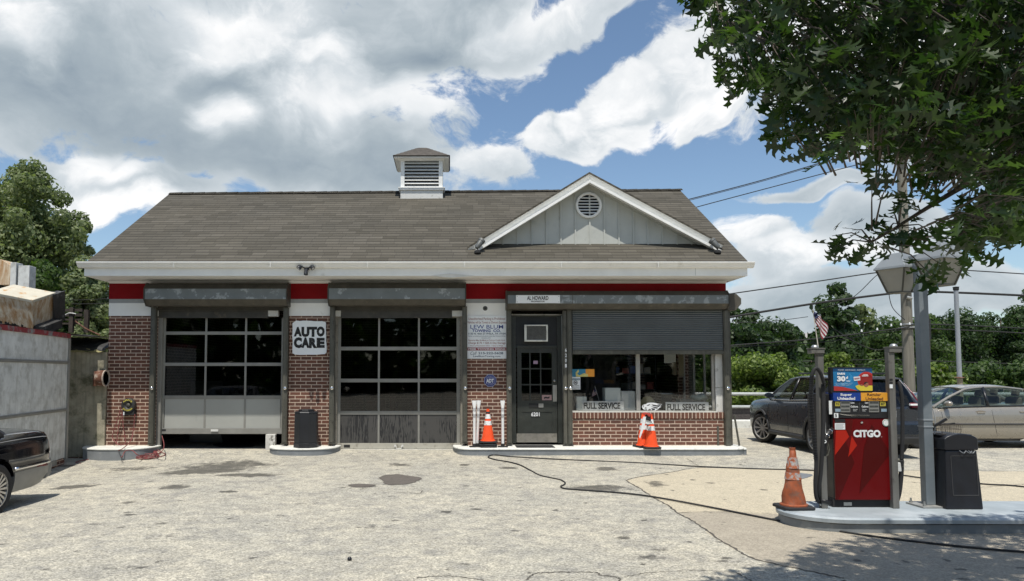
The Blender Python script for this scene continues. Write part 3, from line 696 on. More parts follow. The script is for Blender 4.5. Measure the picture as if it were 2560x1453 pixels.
# side shutter box on the right-hand wall, and its guide legs
xs0 = XR
mb = MB(); z0_, z1_ = W(0, 776, -.1)[1], W(0, 733, -.1)[1]
mb.prism([(xs0+.002, z1_), (xs0+.20, z1_-.02), (xs0+.30, z1_-.12), (xs0+.30, z0_+.14), (xs0+.18, z0_), (xs0+.002, z0_)], 'y', -.12, 2.9)
S4 = empty('rolling_shutter', (0, 0, 0), ST)
mb.build('housing', M_boxlow, S4, bevel=.006)
B('guide_rail', M_rail, xs0+.003, xs0+.07, -.06, .05, .08, z0_-.001, S4, bevel=.003)
B('guide_rail', M_rail, xs0+.003, xs0+.10, 2.62, 2.74, -.08, z0_-.001, S4, bevel=.003)
mb = MB(); mb.cyl((xs0+.09, -.12, sillz-.05), (xs0+.17, -.16, .08), .022, .022, 8); mb.build('brace_leg', M_rail, S4)

# ---- garage doors
DY = .20
def garage(px0, px1, rows, pyt, pyb, mull, solid, parent, botrail, mp, top_rail=True):
    GD = empty('garage_door', (0, 0, 0), parent)
    x0 = W(px0, 950, DY)[0]; x1 = W(px1, 950, DY)[0]; zt = W(0, pyt, DY)[1]; zb_ = W(0, pyb, DY)[1]
    fr = MB(); Z = lambda py: W(0, py, DY)[1]
    for (ya, yb) in rows: fr.box(x0, x1, DY, DY+.045, Z(yb), Z(ya))
    fr.box(x0, x0+.075, DY-.004, DY+.046, zb_, zt); fr.box(x1-.075, x1, DY-.004, DY+.046, zb_, zt)
    for m_ in mull:
        xm = W(m_, 950, DY)[0]; fr.box(xm-.022, xm+.022, DY+.003, DY+.043, zb_+.05, zt)
    fr.build('door_frame', mp, GD, bevel=.003)
    ed = [x0+.07]+[W(m_, 950, DY)[0] for m_ in mull]+[x1-.07]
    lev = []
    return GD, x0, x1, Z, ed
GD1, x0, x1, Z, ed = garage(403, 711, [(829, 837), (907, 915), (989, 998), (1071, 1085)], 795, 1085, (513, 613), None, ST, None, M_alu)
for (ya, yb) in ((795, 830), (836, 908), (914, 990)):
    for i in range(3): B('window_pane', M_glassd, ed[i], ed[i+1], DY+.02, DY+.026, Z(yb), Z(ya), GD1)
for i in range(3): B('door_panel', M_grey, ed[i]+.015, ed[i+1]-.015, DY+.012, DY+.03, Z(1072), Z(997), GD1, bevel=.004)
B('bottom_rail', M_alu, x0, x1, DY-.008, DY+.05, Z(1085), Z(1071), GD1, bevel=.003)
h_ = B('door_handle', M_whiteold, W(548, 0, DY)[0], W(566, 0, DY)[0], DY-.03, DY-.009, Z(1079), Z(1074), GD1, bevel=.004)
B('handle_plate', M_blackm, W(424, 0, DY)[0], W(439, 0, DY)[0], DY-.011, DY-.0085, Z(1078), Z(1073), GD1)
GD2, x0, x1, Z, ed = garage(843, 1150, [(790, 795), (867, 876), (947, 956), (1028, 1037), (1108, 1121)], 790, 1121, (947, 1047), None, ST, None, M_alu)
for (ya, yb) in ((794, 868), (875, 948), (955, 1029)):
    for i in range(3): B('window_pane', M_glassd, ed[i], ed[i+1], DY+.02, DY+.026, Z(yb), Z(ya), GD2)
pw = bpy.data.materials.new('weathered plywood'); pw.use_nodes = True; T = pw.node_tree; P = T.nodes['Principled BSDF']
oc = nd(T, 'ShaderNodeTexCoord').outputs['Object']
wv_ = nd(T, 'ShaderNodeTexWave', {'Vector': nd(T, 'ShaderNodeMapping', {0: oc, 3: (1, 1, .16)}).outputs[0], 'Scale': 4.5, 'Distortion': 22., 'Detail': 4., 'Detail Scale': 1.2, 'Detail Roughness': .6}, wave_type='BANDS', bands_direction='X').outputs[0]
c = mixc(T, ramp(T, mth(T, 'MULTIPLY', wv_, ramp(T, noi(T, oc, 1.9, 3), .35, .6)), .25, .6), (.062, .060, .056), (.016, .016, .017))
T.links.new(c, P.inputs['Base Color']); P.inputs['Roughness'].default_value = .75
for i in range(3): B('plywood_panel', pw, ed[i]+.012, ed[i+1]-.012, DY+.012, DY+.03, Z(1109), Z(1036), GD2)
B('bottom_rail', mat('cream rail paint', (.42, .40, .34), .6, var=.12, dirt=(.2, .18, .14), ds=6), x0, x1, DY-.01, DY+.05, Z(1122), Z(1108), GD2, bevel=.003)
mb = MB(); xh, zh = W(997, 1116, DY-.03)
mb.box(xh-.10, xh-.06, DY-.035, DY-.0105, zh-.01, zh+.03); mb.box(xh+.06, xh+.10, DY-.035, DY-.0105, zh-.01, zh+.03); mb.tube([(xh-.06, DY-.03, zh+.01), (xh-.055, DY-.05, zh-.05), (xh+.055, DY-.05, zh-.05), (xh+.06, DY-.03, zh+.01)], .008)
mb.build('door_handle', M_whiteold, GD2)
B('handle_plate', M_blackm, W(869, 0, DY)[0], W(884, 0, DY)[0], DY-.0135, DY-.0105, Z(1119), Z(1112), GD2)
mb = MB(); mb.cyl((W(846, 0, DY)[0], DY-.02, Z(812)), (W(846, 0, DY)[0], DY-.02, Z(826)), .02); mb.build('door_hinge', M_blackm, GD2)
# jambs, headers and stops around the bays
for (a, b, hdr, we) in ((388, 404, (409, 682), ((388, 409), (682, 707))), (832, 843, (859, 1130), ((836, 859), (1130, 1157)))):
    xa, xb = W(a, 950, .12)[0], W(b, 950, .12)[0]
    B('door_jamb', M_alu if a < 800 else mat('tan jamb paint', (.25, .23, .19), .7, var=.15, dirt=(.1, .09, .07), ds=7), xa, xb, .10, .20, .0, W(0, 790, .12)[1], ST, bevel=.004)
    B('door_header', M_boxtop, W(hdr[0], 0, .1)[0], W(hdr[1], 0, .1)[0], .08, .18, W(0, 795, .1)[1], W(0, 775, .1)[1], ST)
    for (p, q) in we: B('header_end', M_whiteold, W(p, 0, .08)[0], W(q, 0, .08)[0]-.002, .06, .18, W(0, 791, .08)[1], W(0, 777, .08)[1], ST)
B('door_jamb', MATS['tan jamb paint'], W(1150, 0, .12)[0], W(1160, 0, .12)[0], .10, .20, -.02, W(0, 790, .12)[1], ST, bevel=.004)
B('jamb_strip', M_whiteold, W(402, 0, .1)[0], W(405, 0, .1)[0], .085, .0995, .03, W(0, 990, .1)[1], ST)
B('jamb_base', mat('peeling white', (.55, .54, .5), .8, var=.15, dirt=(.12, .11, .09), ds=8, dthr=(.55, .65)), W(681, 0, .1)[0], W(704, 0, .1)[0], .05, .19, -.035, W(0, 1086, .1)[1], ST, bevel=.004)
B('door_sill', M_kerbtop, W(835, 0, .1)[0], W(1166, 0, .1)[0], .14, .3, -.1, -.028, ST)

# ---- entrance door
EY_ = .13
ED = empty('entrance_door', (0, 0, 0), ST)
Z = lambda py, Y=EY_: W(0, py, Y)[1]
X = lambda px, Y=EY_: W(px, 950, Y)[0]
fr = MB()
fr.box(X(1279), X(1290), EY_-.02, EY_+.08, Z(1108), Z(785)); fr.box(X(1394), X(1409), EY_-.02, EY_+.08, Z(1108), Z(785))
fr.box(X(1290)+.001, X(1394)-.001, EY_-.018, EY_+.08, Z(870), Z(864)); fr.box(X(1279), X(1409), EY_-.022, EY_+.08, Z(792), Z(784))
fr.build('door_frame', M_doorp, ED, bevel=.004)
B('transom_panel', mat('transom board', (.012, .013, .013), .5, var=.3), X(1290), X(1394), EY_+.02, EY_+.05, Z(864), Z(792), ED)
lf = MB()
d0, d1 = EY_+.01, EY_+.055
lf.box(X(1293), X(1304), d0, d1, Z(1107), Z(870)); lf.box(X(1380), X(1393), d0, d1, Z(1107), Z(870))
lf.box(X(1304)+.0005, X(1380)-.0005, d0, d1, Z(882), Z(870)); lf.box(X(1304)+.0005, X(1380)-.0005, d0, d1, Z(1030), Z(1002)); lf.box(X(1304)+.0005, X(1380)-.0005, d0, d1, Z(1107), Z(1083))
lf.box(X(1304)+.0005, X(1380)-.0005, d0+.012, d1-.004, Z(1083), Z(1030))
for px in (1325.5, 1352): lf.box(X(px)-.014, X(px)+.014, d0+.004, d1-.004, Z(1002), Z(882))
for py in (922, 962): lf.box(X(1304)+.0007, X(1380)-.0007, d0+.006, d1-.006, Z(py)-.014, Z(py)+.014)
for px in (1332, 1354): lf.box(X(px)-.002, X(px)+.002, d0+.0105, d0+.0118, Z(1083), Z(1032))
leaf = lf.build('door_leaf', M_doorp, ED, bevel=.004)
for i, (a, b) in enumerate(((1304, 1325), (1326, 1352), (1352, 1380))):
    for (c_, d_) in ((882, 922), (922, 962), (962, 1002)): B('glass_pane', M_glassd, X(a)+.002, X(b)-.002, d0+.022, d0+.026, Z(d_)+.002, Z(c_)-.002, ED)
B('kick_plate', mat('scuffed kick plate', (.30, .28, .24), .5, .5, var=.3, vs=5, dirt=(.12, .11, .09), ds=5), X(1291), X(1391), d0-.006, d0-.0005, Z(1106), Z(1084), ED)
B('push_plate', M_steel, X(1382), X(1392), d0-.005, d0-.0005, Z(1004), Z(963), ED)
B('letter_box', M_blackm, X(1322), X(1350), d0-.012, d0-.0005, Z(1019), Z(1009), ED, bevel=.003)
B('letter_box_label', M_steel, X(1346), X(1358), d0-.014, d0-.0125, Z(1019), Z(1009), ED)
MB().lathe([(.001, -.05), (.022, -.045), (.028, -.03), (.014, -.02), (.018, 0)], (X(1386), d0, Z(952)), 'y', 18).build('door_knob', M_steel, ED, smooth=True)
B('number_plate', M_blackm, X(1327), X(1350), d0+.002, d0+.0045, Z(1042), Z(1030), ED)
ptext('6201', 'door_number', M_whiteink, ED, 1328, 1031, 1349, 1041, d0+.0015, bold=.02)
B('door_sticker', mat('pale pink sticker', (.42, .26, .25), .6), X(1355), X(1379), d0+.018, d0+.0195, Z(1001), Z(988), ED)
text('~', 'sticker_mark', M_ink, ED, X(1360), X(1374), Z(998), Z(991), d0+.0172, bold=.1)
B('door_sticker', mat('flag sticker', (.33, .22, .30), .6), X(1334), X(1345), d0+.018, d0+.0195, Z(910), Z(902), ED)
MB().cyl((X(1279), .05, Z(787, .05)+.0), (X(1409), .05, Z(787, .05)), .012).build('conduit', M_steel, ED)
MB().tube([(X(1406, .08), .08, Z(790, .08)), (X(1407, .08), .08, Z(1024, .08))], .011).build('conduit', M_steel, ED)
B('threshold', M_steel, X(1279), X(1409), EY_-.05, EY_+.09, .055, .078, ED)
# vertical number on the guide
for i, ch in enumerate('6201'): ptext(ch, 'house_number', M_whiteink, S3, 1412.5, 871+i*13, 1417, 880+i*13, -.1405, bold=.03)
# ---- shop window
WY = .10
SWN = empty('shop_window', (0, 0, 0), ST)
X2 = lambda px, Y=WY: W(px, 950, Y)[0]; Z2 = lambda py, Y=WY: W(0, py, Y)[1]
fr = MB(); wt = Z2(800)
M_frame = mat('window frame', (.34, .33, .30), .5, .3, var=.12, dirt=(.2, .19, .16))
for a, b in ((1424, 1430), (1590, 1600), (1779, 1785)): fr.box(X2(a), X2(b), WY-.02, WY+.05, sillz, wt)
fr.box(X2(1424), X2(1785), WY-.019, WY+.049, sillz, sillz+.035); fr.box(X2(1424), X2(1785), WY-.019, WY+.049, wt-.04, wt)
fr.build('window_frame', M_frame, SWN, bevel=.003)
for a, b in ((1430, 1590), (1600, 1779)): B('window_pane', M_glass, X2(a), X2(b), WY+.01, WY+.016, sillz+.03, wt, SWN)
B('side_pane', M_glass, XR-.15, XR-.144, WY+.25, SW, sillz+.03, W(0, 800)[1], SWN)
mb = MB()
for y in (.34, 1.0, 1.75, 2.5): mb.box(XR-.17, XR-.12, y, y+.045, sillz, W(0, 800)[1])
mb.build('side_mullion', M_frame, SWN)
B('corner_panel', M_whiteold, X2(1787), XR-.05, WY-.06, WY+.22, sillz, Z2(970), SWN, bevel=.004)
B('corner_panel', M_whiteold, X2(1787), XR-.05, WY-.066, WY+.22, Z2(969), wt, SWN, bevel=.004)
B('window_sill', M_kerbtop, WX0, X2(1787), -.02, .28, sillz-.001, sillz+.012, SWN, bevel=.003)
mb = MB(); xq, zq = W(1773, 0, -.03)[0], 0
mb.box(xq-.02, xq+.02, -.02, -.001, W(0, 1115)[1], W(0, 1065)[1]); mb.build('wall_strap', M_rail, SWN)

# ---- window display, shelves, things inside
def shelf_goods():
    sh = empty('shelf_unit', (4.0, 2.6, -.034), label='dark metal shelving with small boxes at the back of the shop', cat='shelf')
    mb = MB()
    for z in (.4, .8, 1.2, 1.6, 2.0): mb.box(2.9, 5.2, 2.5, 2.9, z, z+.03)
    for x in (2.9, 4.0, 5.17): mb.box(x, x+.03, 2.5, 2.53, -.03, 2.1)
    mb.build('rack', M_blackm, sh)
    r = random.Random(3)
    for z in (.43, .83, 1.23, 1.63):
        x = 2.95
        while x < 5.05:
            w_ = r.uniform(.08, .22); c_ = r.choice([(.3, .05, .04), (.05, .1, .3), (.35, .33, .28), (.3, .25, .05), (.06, .06, .06)])
            B('goods_box', mat('goods %d' % (sum(int(q*100) for q in c_)), c_, .6), x, x+w_, 2.52, 2.75, z+.001, z+r.uniform(.12, .28), sh); x += w_+r.uniform(.01, .1)
shelf_goods()
# dim things inside the service bays
def bay_rack(x0, x1, label):
    e = empty('storage_rack', ((x0+x1)/2, 6.2, -.034), label=label, cat='rack'); mb = MB()
    for z in (.5, 1.1, 1.7, 2.3): mb.box(x0, x1, 6.1, 6.6, z, z+.04)
    for x in (x0, x1-.05): mb.box(x, x+.05, 6.1, 6.15, -.03, 2.5)
    mb.build('frame', M_rail, e); r = random.Random(int(x0*10))
    for z in (.54, 1.14, 1.74):
        x = x0+.1
        while x < x1-.4:
            w_ = r.uniform(.12, .35); B('stored_box', mat('bay goods %d' % r.randint(0, 3), r.choice([(.35, .33, .3), (.28, .08, .05), (.08, .14, .25), (.3, .26, .12)]), .6), x, x+w_, 6.12, 6.4, z+.001, z+r.uniform(.15, .4), e); x += w_+r.uniform(.02, .2)
bay_rack(-6.6, -4.0, 'dim storage rack at the back of the first bay'); bay_rack(-2.6, -.2, 'dim storage rack at the back of the second bay')
e = empty('tube_lamp', (-2.1, 2.6, 3.2), label='lit tube lamp hanging high inside the second garage bay', cat='lamp')
mb = MB(); mb.cyl((-2.2, 2.2, 3.12), (-2.0, 3.2, 3.12), .02); mb.build('tube', mat('lit tube', (.8, .8, .75), .5, emit=((1, .95, .8), 2.5)), e)
B('fitting', M_whiteold, -2.3, -1.9, 2.2, 3.2, 3.16, 3.22, e)
e = empty('tool_cabinet', (-6.2, 2.0, -.034), label='pale tall cabinet standing inside the first bay at left', cat='cabinet')
B('case', mat('cabinet paint', (.22, .25, .27), .5), -6.3, -5.5, 1.8, 2.3, -.03, 1.45, e, bevel=.01); B('door', MATS['cabinet paint'], -6.25, -5.55, 1.78, 1.7995, .05, 1.4, e, bevel=.005)
# ================================================================ kerb islands in front of the building
def kerb(x0, x1, yf, yb, zt, name='kerb', rnd=.6, topm=None, facem=None, expo=2.6, zb=-.42):
    pts = []; n = 22; r = min(rnd, (x1-x0)/2)
    for i in range(n+1):
        t = i/n*math.pi/2; c, s = math.cos(t)**(2/expo), math.sin(t)**(2/expo); pts.append((x0+r-r*c, yb+(yf-yb)*s))
    for i in range(n+1):
        t = math.pi/2*(1-i/n); c, s = math.cos(t)**(2/expo) if t < math.pi/2-1e-6 else 0, math.sin(t)**(2/expo) if t > 1e-6 else 0; pts.append((x1-r+r*c, yb+(yf-yb)*s))
    q = []
    for p in pts:
        if not q or (abs(p[0]-q[-1][0])+abs(p[1]-q[-1][1])) > 1e-4: q.append(p)
    mb = MB(); n = len(q)
    cx_, cy_ = (x0+x1)/2, (yf+yb)/2
    def ins(p, d): 
        v = Vector((cx_ if x1-x0 < 2 else min(max(p[0], x0+r), x1-r), cy_))-Vector(p); L = v.length or 1; return (p[0]+v.x/L*d, p[1]+v.y/L*d)
    rings = [(0.014, zb), (0.014, zt-.036), (0., zt-.028), (0., zt-.012), (.014, zt)]
    vs = []
    for d, z in rings: vs += [(*ins(p, d), z) for p in q]
    fs = [(k*n+i, k*n+(i+1) % n, (k+1)*n+(i+1) % n, (k+1)*n+i) for k in range(4) for i in range(n)]; fs.append(tuple(4*n+i for i in range(n)))
    mb.add(vs, fs); mb.mi = [1]*n+[0]*(3*n)+[0]
    mb.mi = [1]*(2*n)+[0]*(2*n)+[0]
    o = mb.build(name, [topm or M_kerbtop, facem or M_kerbface], smooth=35, kind='structure'); return o
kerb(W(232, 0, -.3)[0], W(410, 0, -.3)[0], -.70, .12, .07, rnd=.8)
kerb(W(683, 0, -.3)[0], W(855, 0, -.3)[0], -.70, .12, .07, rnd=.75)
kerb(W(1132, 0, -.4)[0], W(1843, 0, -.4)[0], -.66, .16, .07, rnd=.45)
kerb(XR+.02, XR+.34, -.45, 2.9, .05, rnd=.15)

# ================================================================ signs on the building
def sign(name, m, px0, py0, px1, py1, Y, depth, label, cat, bevel=.003, **k):
    x0, z1 = W(px0, py0, Y); x1, z0 = W(px1, py1, Y)
    e = empty(name, ((x0+x1)/2, Y+depth, z0), label=label, cat=cat, **k)
    B('board', m, x0, x1, Y, Y+depth, z0, z1, e, bevel=bevel); return e
s = sign('towing_sign', M_signw, 1168, 790, 1266, 897, -.03, .012, 'white towing company notice with blue and red lettering on the brick pier', 'sign')
YS = -.0325
ptext('Unauthorized Parking is Prohibited', 'lettering', M_brownink, s, 1171, 794, 1263, 802, YS, bold=.005)
ptext('Vehicles will be Towed at Owners Expense', 'lettering', M_brownink, s, 1168.7, 803, 1265.5, 811, YS, bold=.005)
ptext('LEW BLUM', 'lettering', M_blue, s, 1176, 812.5, 1258, 822, YS, bold=.006)
ptext('TOWING  CO.', 'lettering', M_blue, s, 1180, 823.5, 1252, 830.5, YS, bold=.03)
ptext('1130 N. 46th ST PHILA., PA 19104', 'lettering', mat('slate ink', (.05, .08, .12), .6), s, 1171, 832, 1264, 837.5, YS, bold=.02)
ptext('Vehicles can be Retrieved at the above Location after Payment of All Fees', 'lettering', MATS['slate ink'], s, 1170, 839, 1264, 842.5, YS, bold=.01)
ptext('Compliance 9-271', 'lettering', MATS['slate ink'], s, 1204, 844, 1227, 847, YS, bold=.01)
ptext('Payments May Be Made in Cash or Credit Card', 'lettering', M_brownink, s, 1171, 849, 1262, 854, YS, bold=.01)
ptext('Charge $175 + $25 A Day Storage', 'lettering', M_brownink, s, 1171, 855, 1264, 861.5, YS, bold=.015)
ptext('Hours of Operation 24hrs - 7 Days a Week', 'lettering', M_brownink, s, 1175, 863, 1258, 867, YS, bold=.01)
PB('lettering_band', M_redink, 1168.5, 868.8, 1265.5, 876.5, -.0322, .002, s)
ptext('FREE TOWING SIGNS', 'lettering', M_whiteink, s, 1170.5, 870.5, 1263.5, 875, -.034, bold=.03)
ptext('Call', 'lettering', MATS['slate ink'], s, 1176, 879, 1192, 887, YS, shear=.4)
ptext('215-222-5628', 'lettering', MATS['slate ink'], s, 1196, 880, 1258, 886, YS, bold=.025)
ptext('LewBlumTowing.com', 'lettering', MATS['slate ink'], s, 1183, 888.5, 1251, 894.5, YS, bold=.015)
# AUTO CARE board with a ragged outline
x0, z1 = W(730, 802, -.05); x1, z0 = W(816, 886, -.05)
s = empty('auto_care_sign', ((x0+x1)/2, -.01, z0), label='ragged edged white board reading AUTO CARE in rough black letters', cat='sign')
rr = random.Random(5); pts = []
for (a, b) in (((731, 808), (731, 883)), ((731, 883), (738, 887)), ((738, 887), (812, 886)), ((812, 886), (816, 881)), ((816, 881), (815, 806)), ((815, 806), (806, 803)), ((806, 803), (740, 802)), ((740, 802), (731, 808))):
    for i in range(7):
        t = i/7; q = W(a[0]+(b[0]-a[0])*t+rr.uniform(-.7, .7), a[1]+(b[1]-a[1])*t+rr.uniform(-.7, .7), -.05); pts.append(q)
MB().prism(pts, 'y', -.05, -.015).build('board', M_signw, s)
M_tar = mat('rough black paint', (.016, .016, .016), .8, var=.5, vs=60, dirt=(.22, .22, .22), ds=30, dthr=(.60, .68), bump=.8)
for w_, r0, y0, y1 in (('AUTO', 735, 817, 842), ('CARE', 735, 844, 870)):
    lw = (811-735)/4
    for i, ch in enumerate(w_):
        ptext(ch, 'lettering', M_tar, s, r0+i*lw*1.0-.3, y0+rr.uniform(-.8, .8), r0+(i+1)*lw*1.0+(.6 if ch != 'I' else 0), y1+rr.uniform(-.8, .8), -.053, bold=.075)
s = sign('proprietor_sign', M_signw, 1290, 738, 1400, 758, -.42, .012, 'small white proprietor name plate screwed to the shutter housing over the door', 'sign')
ptext('AL HOWARD', 'lettering', M_ink, s, 1317.5, 740, 1371, 750.5, -.4225, bold=.025)
ptext('PROPRIETOR', 'lettering', M_ink, s, 1328, 752, 1362, 755.5, -.4225, bold=.03)
mb = MB()
for px in (1293, 1397):
    for py in (741, 755): x, z = W(px, py, -.42); mb.cyl((x, -.424, z), (x, -.4205, z), .007, n=8)
mb.build('screw', M_ink, s)
# octagonal alarm sign
cxs, czs = W(1225.5, 952, -.02); r_ = 15.5*16.18/FPX
s = empty('alarm_sign', (cxs, -.01, czs-r_), label='blue octagonal ADT alarm sign on brick beside the door', cat='sign')
def octo(r): return [(cxs+r*math.cos(R(22.5+45*i)), czs+r*math.sin(R(22.5+45*i))) for i in range(8)]
MB().prism(octo(r_*1.05), 'y', -.022, -.003).build('rim', mat('pale blue rim', (.35, .38, .52), .5), s)
MB().prism(octo(r_*.97), 'y', -.0245, -.0225).build('board', M_navy, s)
bx = MB()
for (a, b, c_, d_) in ((1215, 944, 1236, 945), (1215, 959, 1236, 960), (1215, 944, 1216, 960), (1235, 944, 1236, 960)):
    x0, z1 = W(a, b, -.025); x1, z0 = W(c_, d_, -.025); bx.box(x0, x1, -.0262, -.0248, z0, z1)
bx.build('frame_line', MATS['pale blue rim'], s)
ptext('ADT', 'lettering', M_whiteink, s, 1216, 947, 1234.5, 957, -.0265, bold=.04)
ptext('SECURED BY', 'lettering', MATS['pale blue rim'], s, 1219, 940.5, 1232, 942.5, -.0265, bold=.03)
ptext('SECURITY SERVICES', 'lettering', MATS['pale blue rim'], s, 1219, 961.5, 1232, 963.5, -.0265, bold=.03)
# doorbell / speaker
x, z = W(1213, 771, -.02)
e = empty('wall_sounder', (x, -.012, z), label='small round dark sounder on the white band above the towing notice', cat='sounder')
MB().lathe([(.001, -.03), (.03, -.03), (.034, -.02), (.048, -.018), (.052, -.0125)], (x, 0, z), 'y', 24).build('ring', M_rail, e, smooth=30)
MB().lathe([(.001, -.036), (.02, -.034), (.022, -.0305)], (x, 0, z), 'y', 16).build('button', M_black, e, smooth=30)
# security lamp with two heads on the fascia
x, z = W(767, 672, -.93)
e = empty('security_light', (x, -.9, z), label='black twin headed security light and camera on the white fascia', cat='light')
mb = MB(); mb.box(x-.05, x+.05, -.96, -.903, z-.03, z+.05); mb.build('mount', M_black, e, bevel=.01)
MB().cyl((x, -.99, z-.02), (x, -1.03, z-.14), .038, .042).build('camera_body', M_black, e, smooth=40, bevel=.006)
for s_ in (-1, 1):
    h = MB(); h.cyl((x+s_*.05, -.96, z+.02), (x+s_*.10, -1.0, z+.035), .015); h.lathe([(.001, -.05), (.03, -.045), (.045, -.02), (.05, .03), (.04, .032), (.001, .028)], (0, 0, 0), 'z', 18)
    Mx = Matrix.Translation((x+s_*.135, -1.03, z+.01)) @ Matrix.Rotation(R(180-38*s_), 4, 'Y') @ Matrix.Rotation(R(25), 4, 'X')
    k0 = 32; h.v = h.v[:k0]+[tuple(Mx @ Vector(v)) for v in h.v[k0:]]
    h.build('lamp_head', M_black, e, smooth=40)
    MB().add([tuple(Mx @ Vector((.036*math.cos(t*math.pi/8), .036*math.sin(t*math.pi/8), .034))) for t in range(16)], [tuple(range(16))]).build('lens', mat('lamp lens', (.4, .4, .4), .2), e)
# roof floodlights
def floodlight(px, py, side, label):
    x, z = W(px, py, -.62); y = -.62; z = roofz(y)+.01
    e = empty('floodlight', (x, y, z), label=label, cat='light', group='floodlights aimed up at the gable')
    MB().lathe([(.001, 0), (.07, 0), (.075, .02), (.065, .06), (.035, .075), (.001, .078)], (x, y, z), 'z', 20).build('junction_box', M_blackm, e, smooth=40)
    MB().cyl((x, y, z+.07), (x+side*.015, y+.02, z+.15), .014).build('knuckle', M_blackm, e)
    m_ = mat('grey cast lamp', (.12, .125, .12), .5, .2)
    ax = Vector((side*.55, .35, .78)).normalized(); p0 = Vector((x-side*.015, y, z+.13))
    h = MB(); q = ax.to_track_quat('Z', 'Y').to_matrix().to_4x4(); Mx = Matrix.Translation(p0) @ q
    h.lathe([(.001, -.03), (.035, -.02), (.052, .02), (.06, .09), (.064, .16), (.075, .17), (.076, .215), (.066, .22), (.05, .20), (.001, .198)], (0, 0, 0), 'z', 24)
    h.v = [tuple(Mx @ Vector(v)) for v in h.v]; h.build('lamp_head', m_, e, smooth=35)
floodlight(1194, 632, 1, 'grey floodlight on the roof at the left foot of the gable')
floodlight(1794, 632, -1, 'grey floodlight on the roof at the right foot of the gable')
# window air conditioner over the door
YA = -.02
x0, z1 = W(1311, 812, YA); x1, z0 = W(1370, 854, YA)
e = empty('air_conditioner', ((x0+x1)/2, .1, z0), label='white framed window air conditioner set in the panel above the door', cat='air conditioner')
B('case', mat('dusty white case', (.66, .66, .60), .6, var=.1, dirt=(.3, .29, .26), ds=8), x0+.03, x1-.03, .0, .16, z0+.03, z1-.03, e)
mb = MB(); f = .035
for (a, b, c_, d_) in ((x0, x1, z1-f*.7, z1), (x0, x1, z0, z0+f), (x0, x0+f*1.4, z0+f, z1-f*.7), (x1-f, x1, z0+f, z1-f*.7)): mb.box(a, b, YA, YA+.05, c_, d_)
mb.build('front_frame', MATS['dusty white case'], e, bevel=.006)
mb = MB(); n = 14
for i in range(n):
    z = z0+.04+(z1-z0-.075)*i/(n-1); mb.box(x0+.05, x1-.036, -.012, .012, -.003, .003, Matrix.Translation((0, YA+.025, z)) @ Matrix.Rotation(R(-25), 4, 'X'))
mb.build('grille', mat('grimy grille', (.22, .22, .20), .6, var=.3, vs=9), e)
B('coil', M_blackm, x0+.045, x1-.036, -.0005, -.0001+.001, z0+.03, z1-.025, e)

# ================================================================ window display
def disp(px0, py0, px1, py1, Y, d, m, name, label, cat, **k):
    o = PB(name, m, px0, py0, px1, py1, Y, d, bevel=.003, label=label, cat=cat, **k); x0, z0 = W(px0, py1, Y); return move_to(o, (x0, Y, z0))
M_carton = mat('white carton', (.74, .80, .78), .7, var=.05); M_carton2 = mat('grey carton', (.52, .56, .56), .7, var=.08)
s = sign('full_service_sign', M_signw, 1456, 1003, 1560, 1028, .122, .012, 'white FULL SERVICE board leaning in the window in front of white cartons', 'sign', group='full service boards')
ptext('FULL SERVICE', 'lettering', M_ink, s, 1459, 1006.5, 1551, 1022.5, .1195, bold=.03)
s = sign('full_service_sign', M_signw, 1664, 1005.5, 1772, 1030, .122, .012, 'white FULL SERVICE board in the window beside the eagle head decal', 'sign', group='full service boards')
ptext('FULL SERVICE', 'lettering', M_ink, s, 1668, 1010, 1763, 1026.5, .1195, bold=.03)
disp(1513, 970, 1552, 1028, .155, .3, M_carton, 'carton', 'tall white carton behind the first FULL SERVICE board', 'carton')
disp(1553, 978, 1589, 1028, .15, .25, M_carton2, 'carton', 'grey white carton next to the window mullion', 'carton')
disp(1441, 992, 1467, 1026, .155, .2, M_carton, 'carton', 'small white carton at the left end of the window ledge', 'carton')
disp(1700, 1000, 1760, 1028, .24, .3, mat('dim carton', (.2, .2, .17), .7), 'carton', 'brownish carton behind the second FULL SERVICE board', 'carton')
B('window_ledge', M_frame, WX0, XR-.3, .151, .65, sillz-.05, sillz-.002, ST)
s = sign('window_poster', mat('poster blue', (.03, .22, .36), .5), 1429, 923, 1464, 942, .105, .003, 'blue and orange promotional strip poster in the window corner', 'poster')
PB('orange_panel', mat('poster orange', (.75, .30, .03), .5), 1464, 923, 1486, 942, .105, .003, s)
mb = MB(); mb.prism([W(*p, .1) for p in ((1440, 942), (1439, 932), (1446, 924), (1448, 929), (1443, 934), (1448, 939), (1460, 933), (1470, 936), (1470, 942))], 'y', .1025, .1045)
mb.build('printed_shape', mat('poster yellow', (.62, .55, .18), .5), s)
s = sign('notice_sign', M_signw, 1428, 942.5, 1451, 974, .104, .003, 'small white NOTICE sign taped inside the window', 'sign')
PB('header', mat('notice blue', (.07, .17, .25), .5), 1428.5, 946, 1449.5, 951, .1028, .001, s)
ptext('NOTICE', 'lettering', M_whiteink, s, 1430, 947, 1448, 950.3, .1015)
xq, zq = W(1439, 957, .1); mb = MB(); mb.lathe([(.035, -.001), (.046, -.001), (.046, .001), (.035, .001), (.035, -.001)], (xq, .1025, zq), 'y', 24); mb.build('ring', M_ink, s)
ptext('M', 'lettering', M_ink, s, 1436.5, 954.5, 1441.5, 959.5, .1025, bold=.05)
for t, py in (('NO PUBLIC', 964), ('RESTROOMS', 968), ('THANK YOU', 971.5)): ptext(t, 'lettering', M_ink, s, 1431, py-1, 1449, py+1.4, .1025)
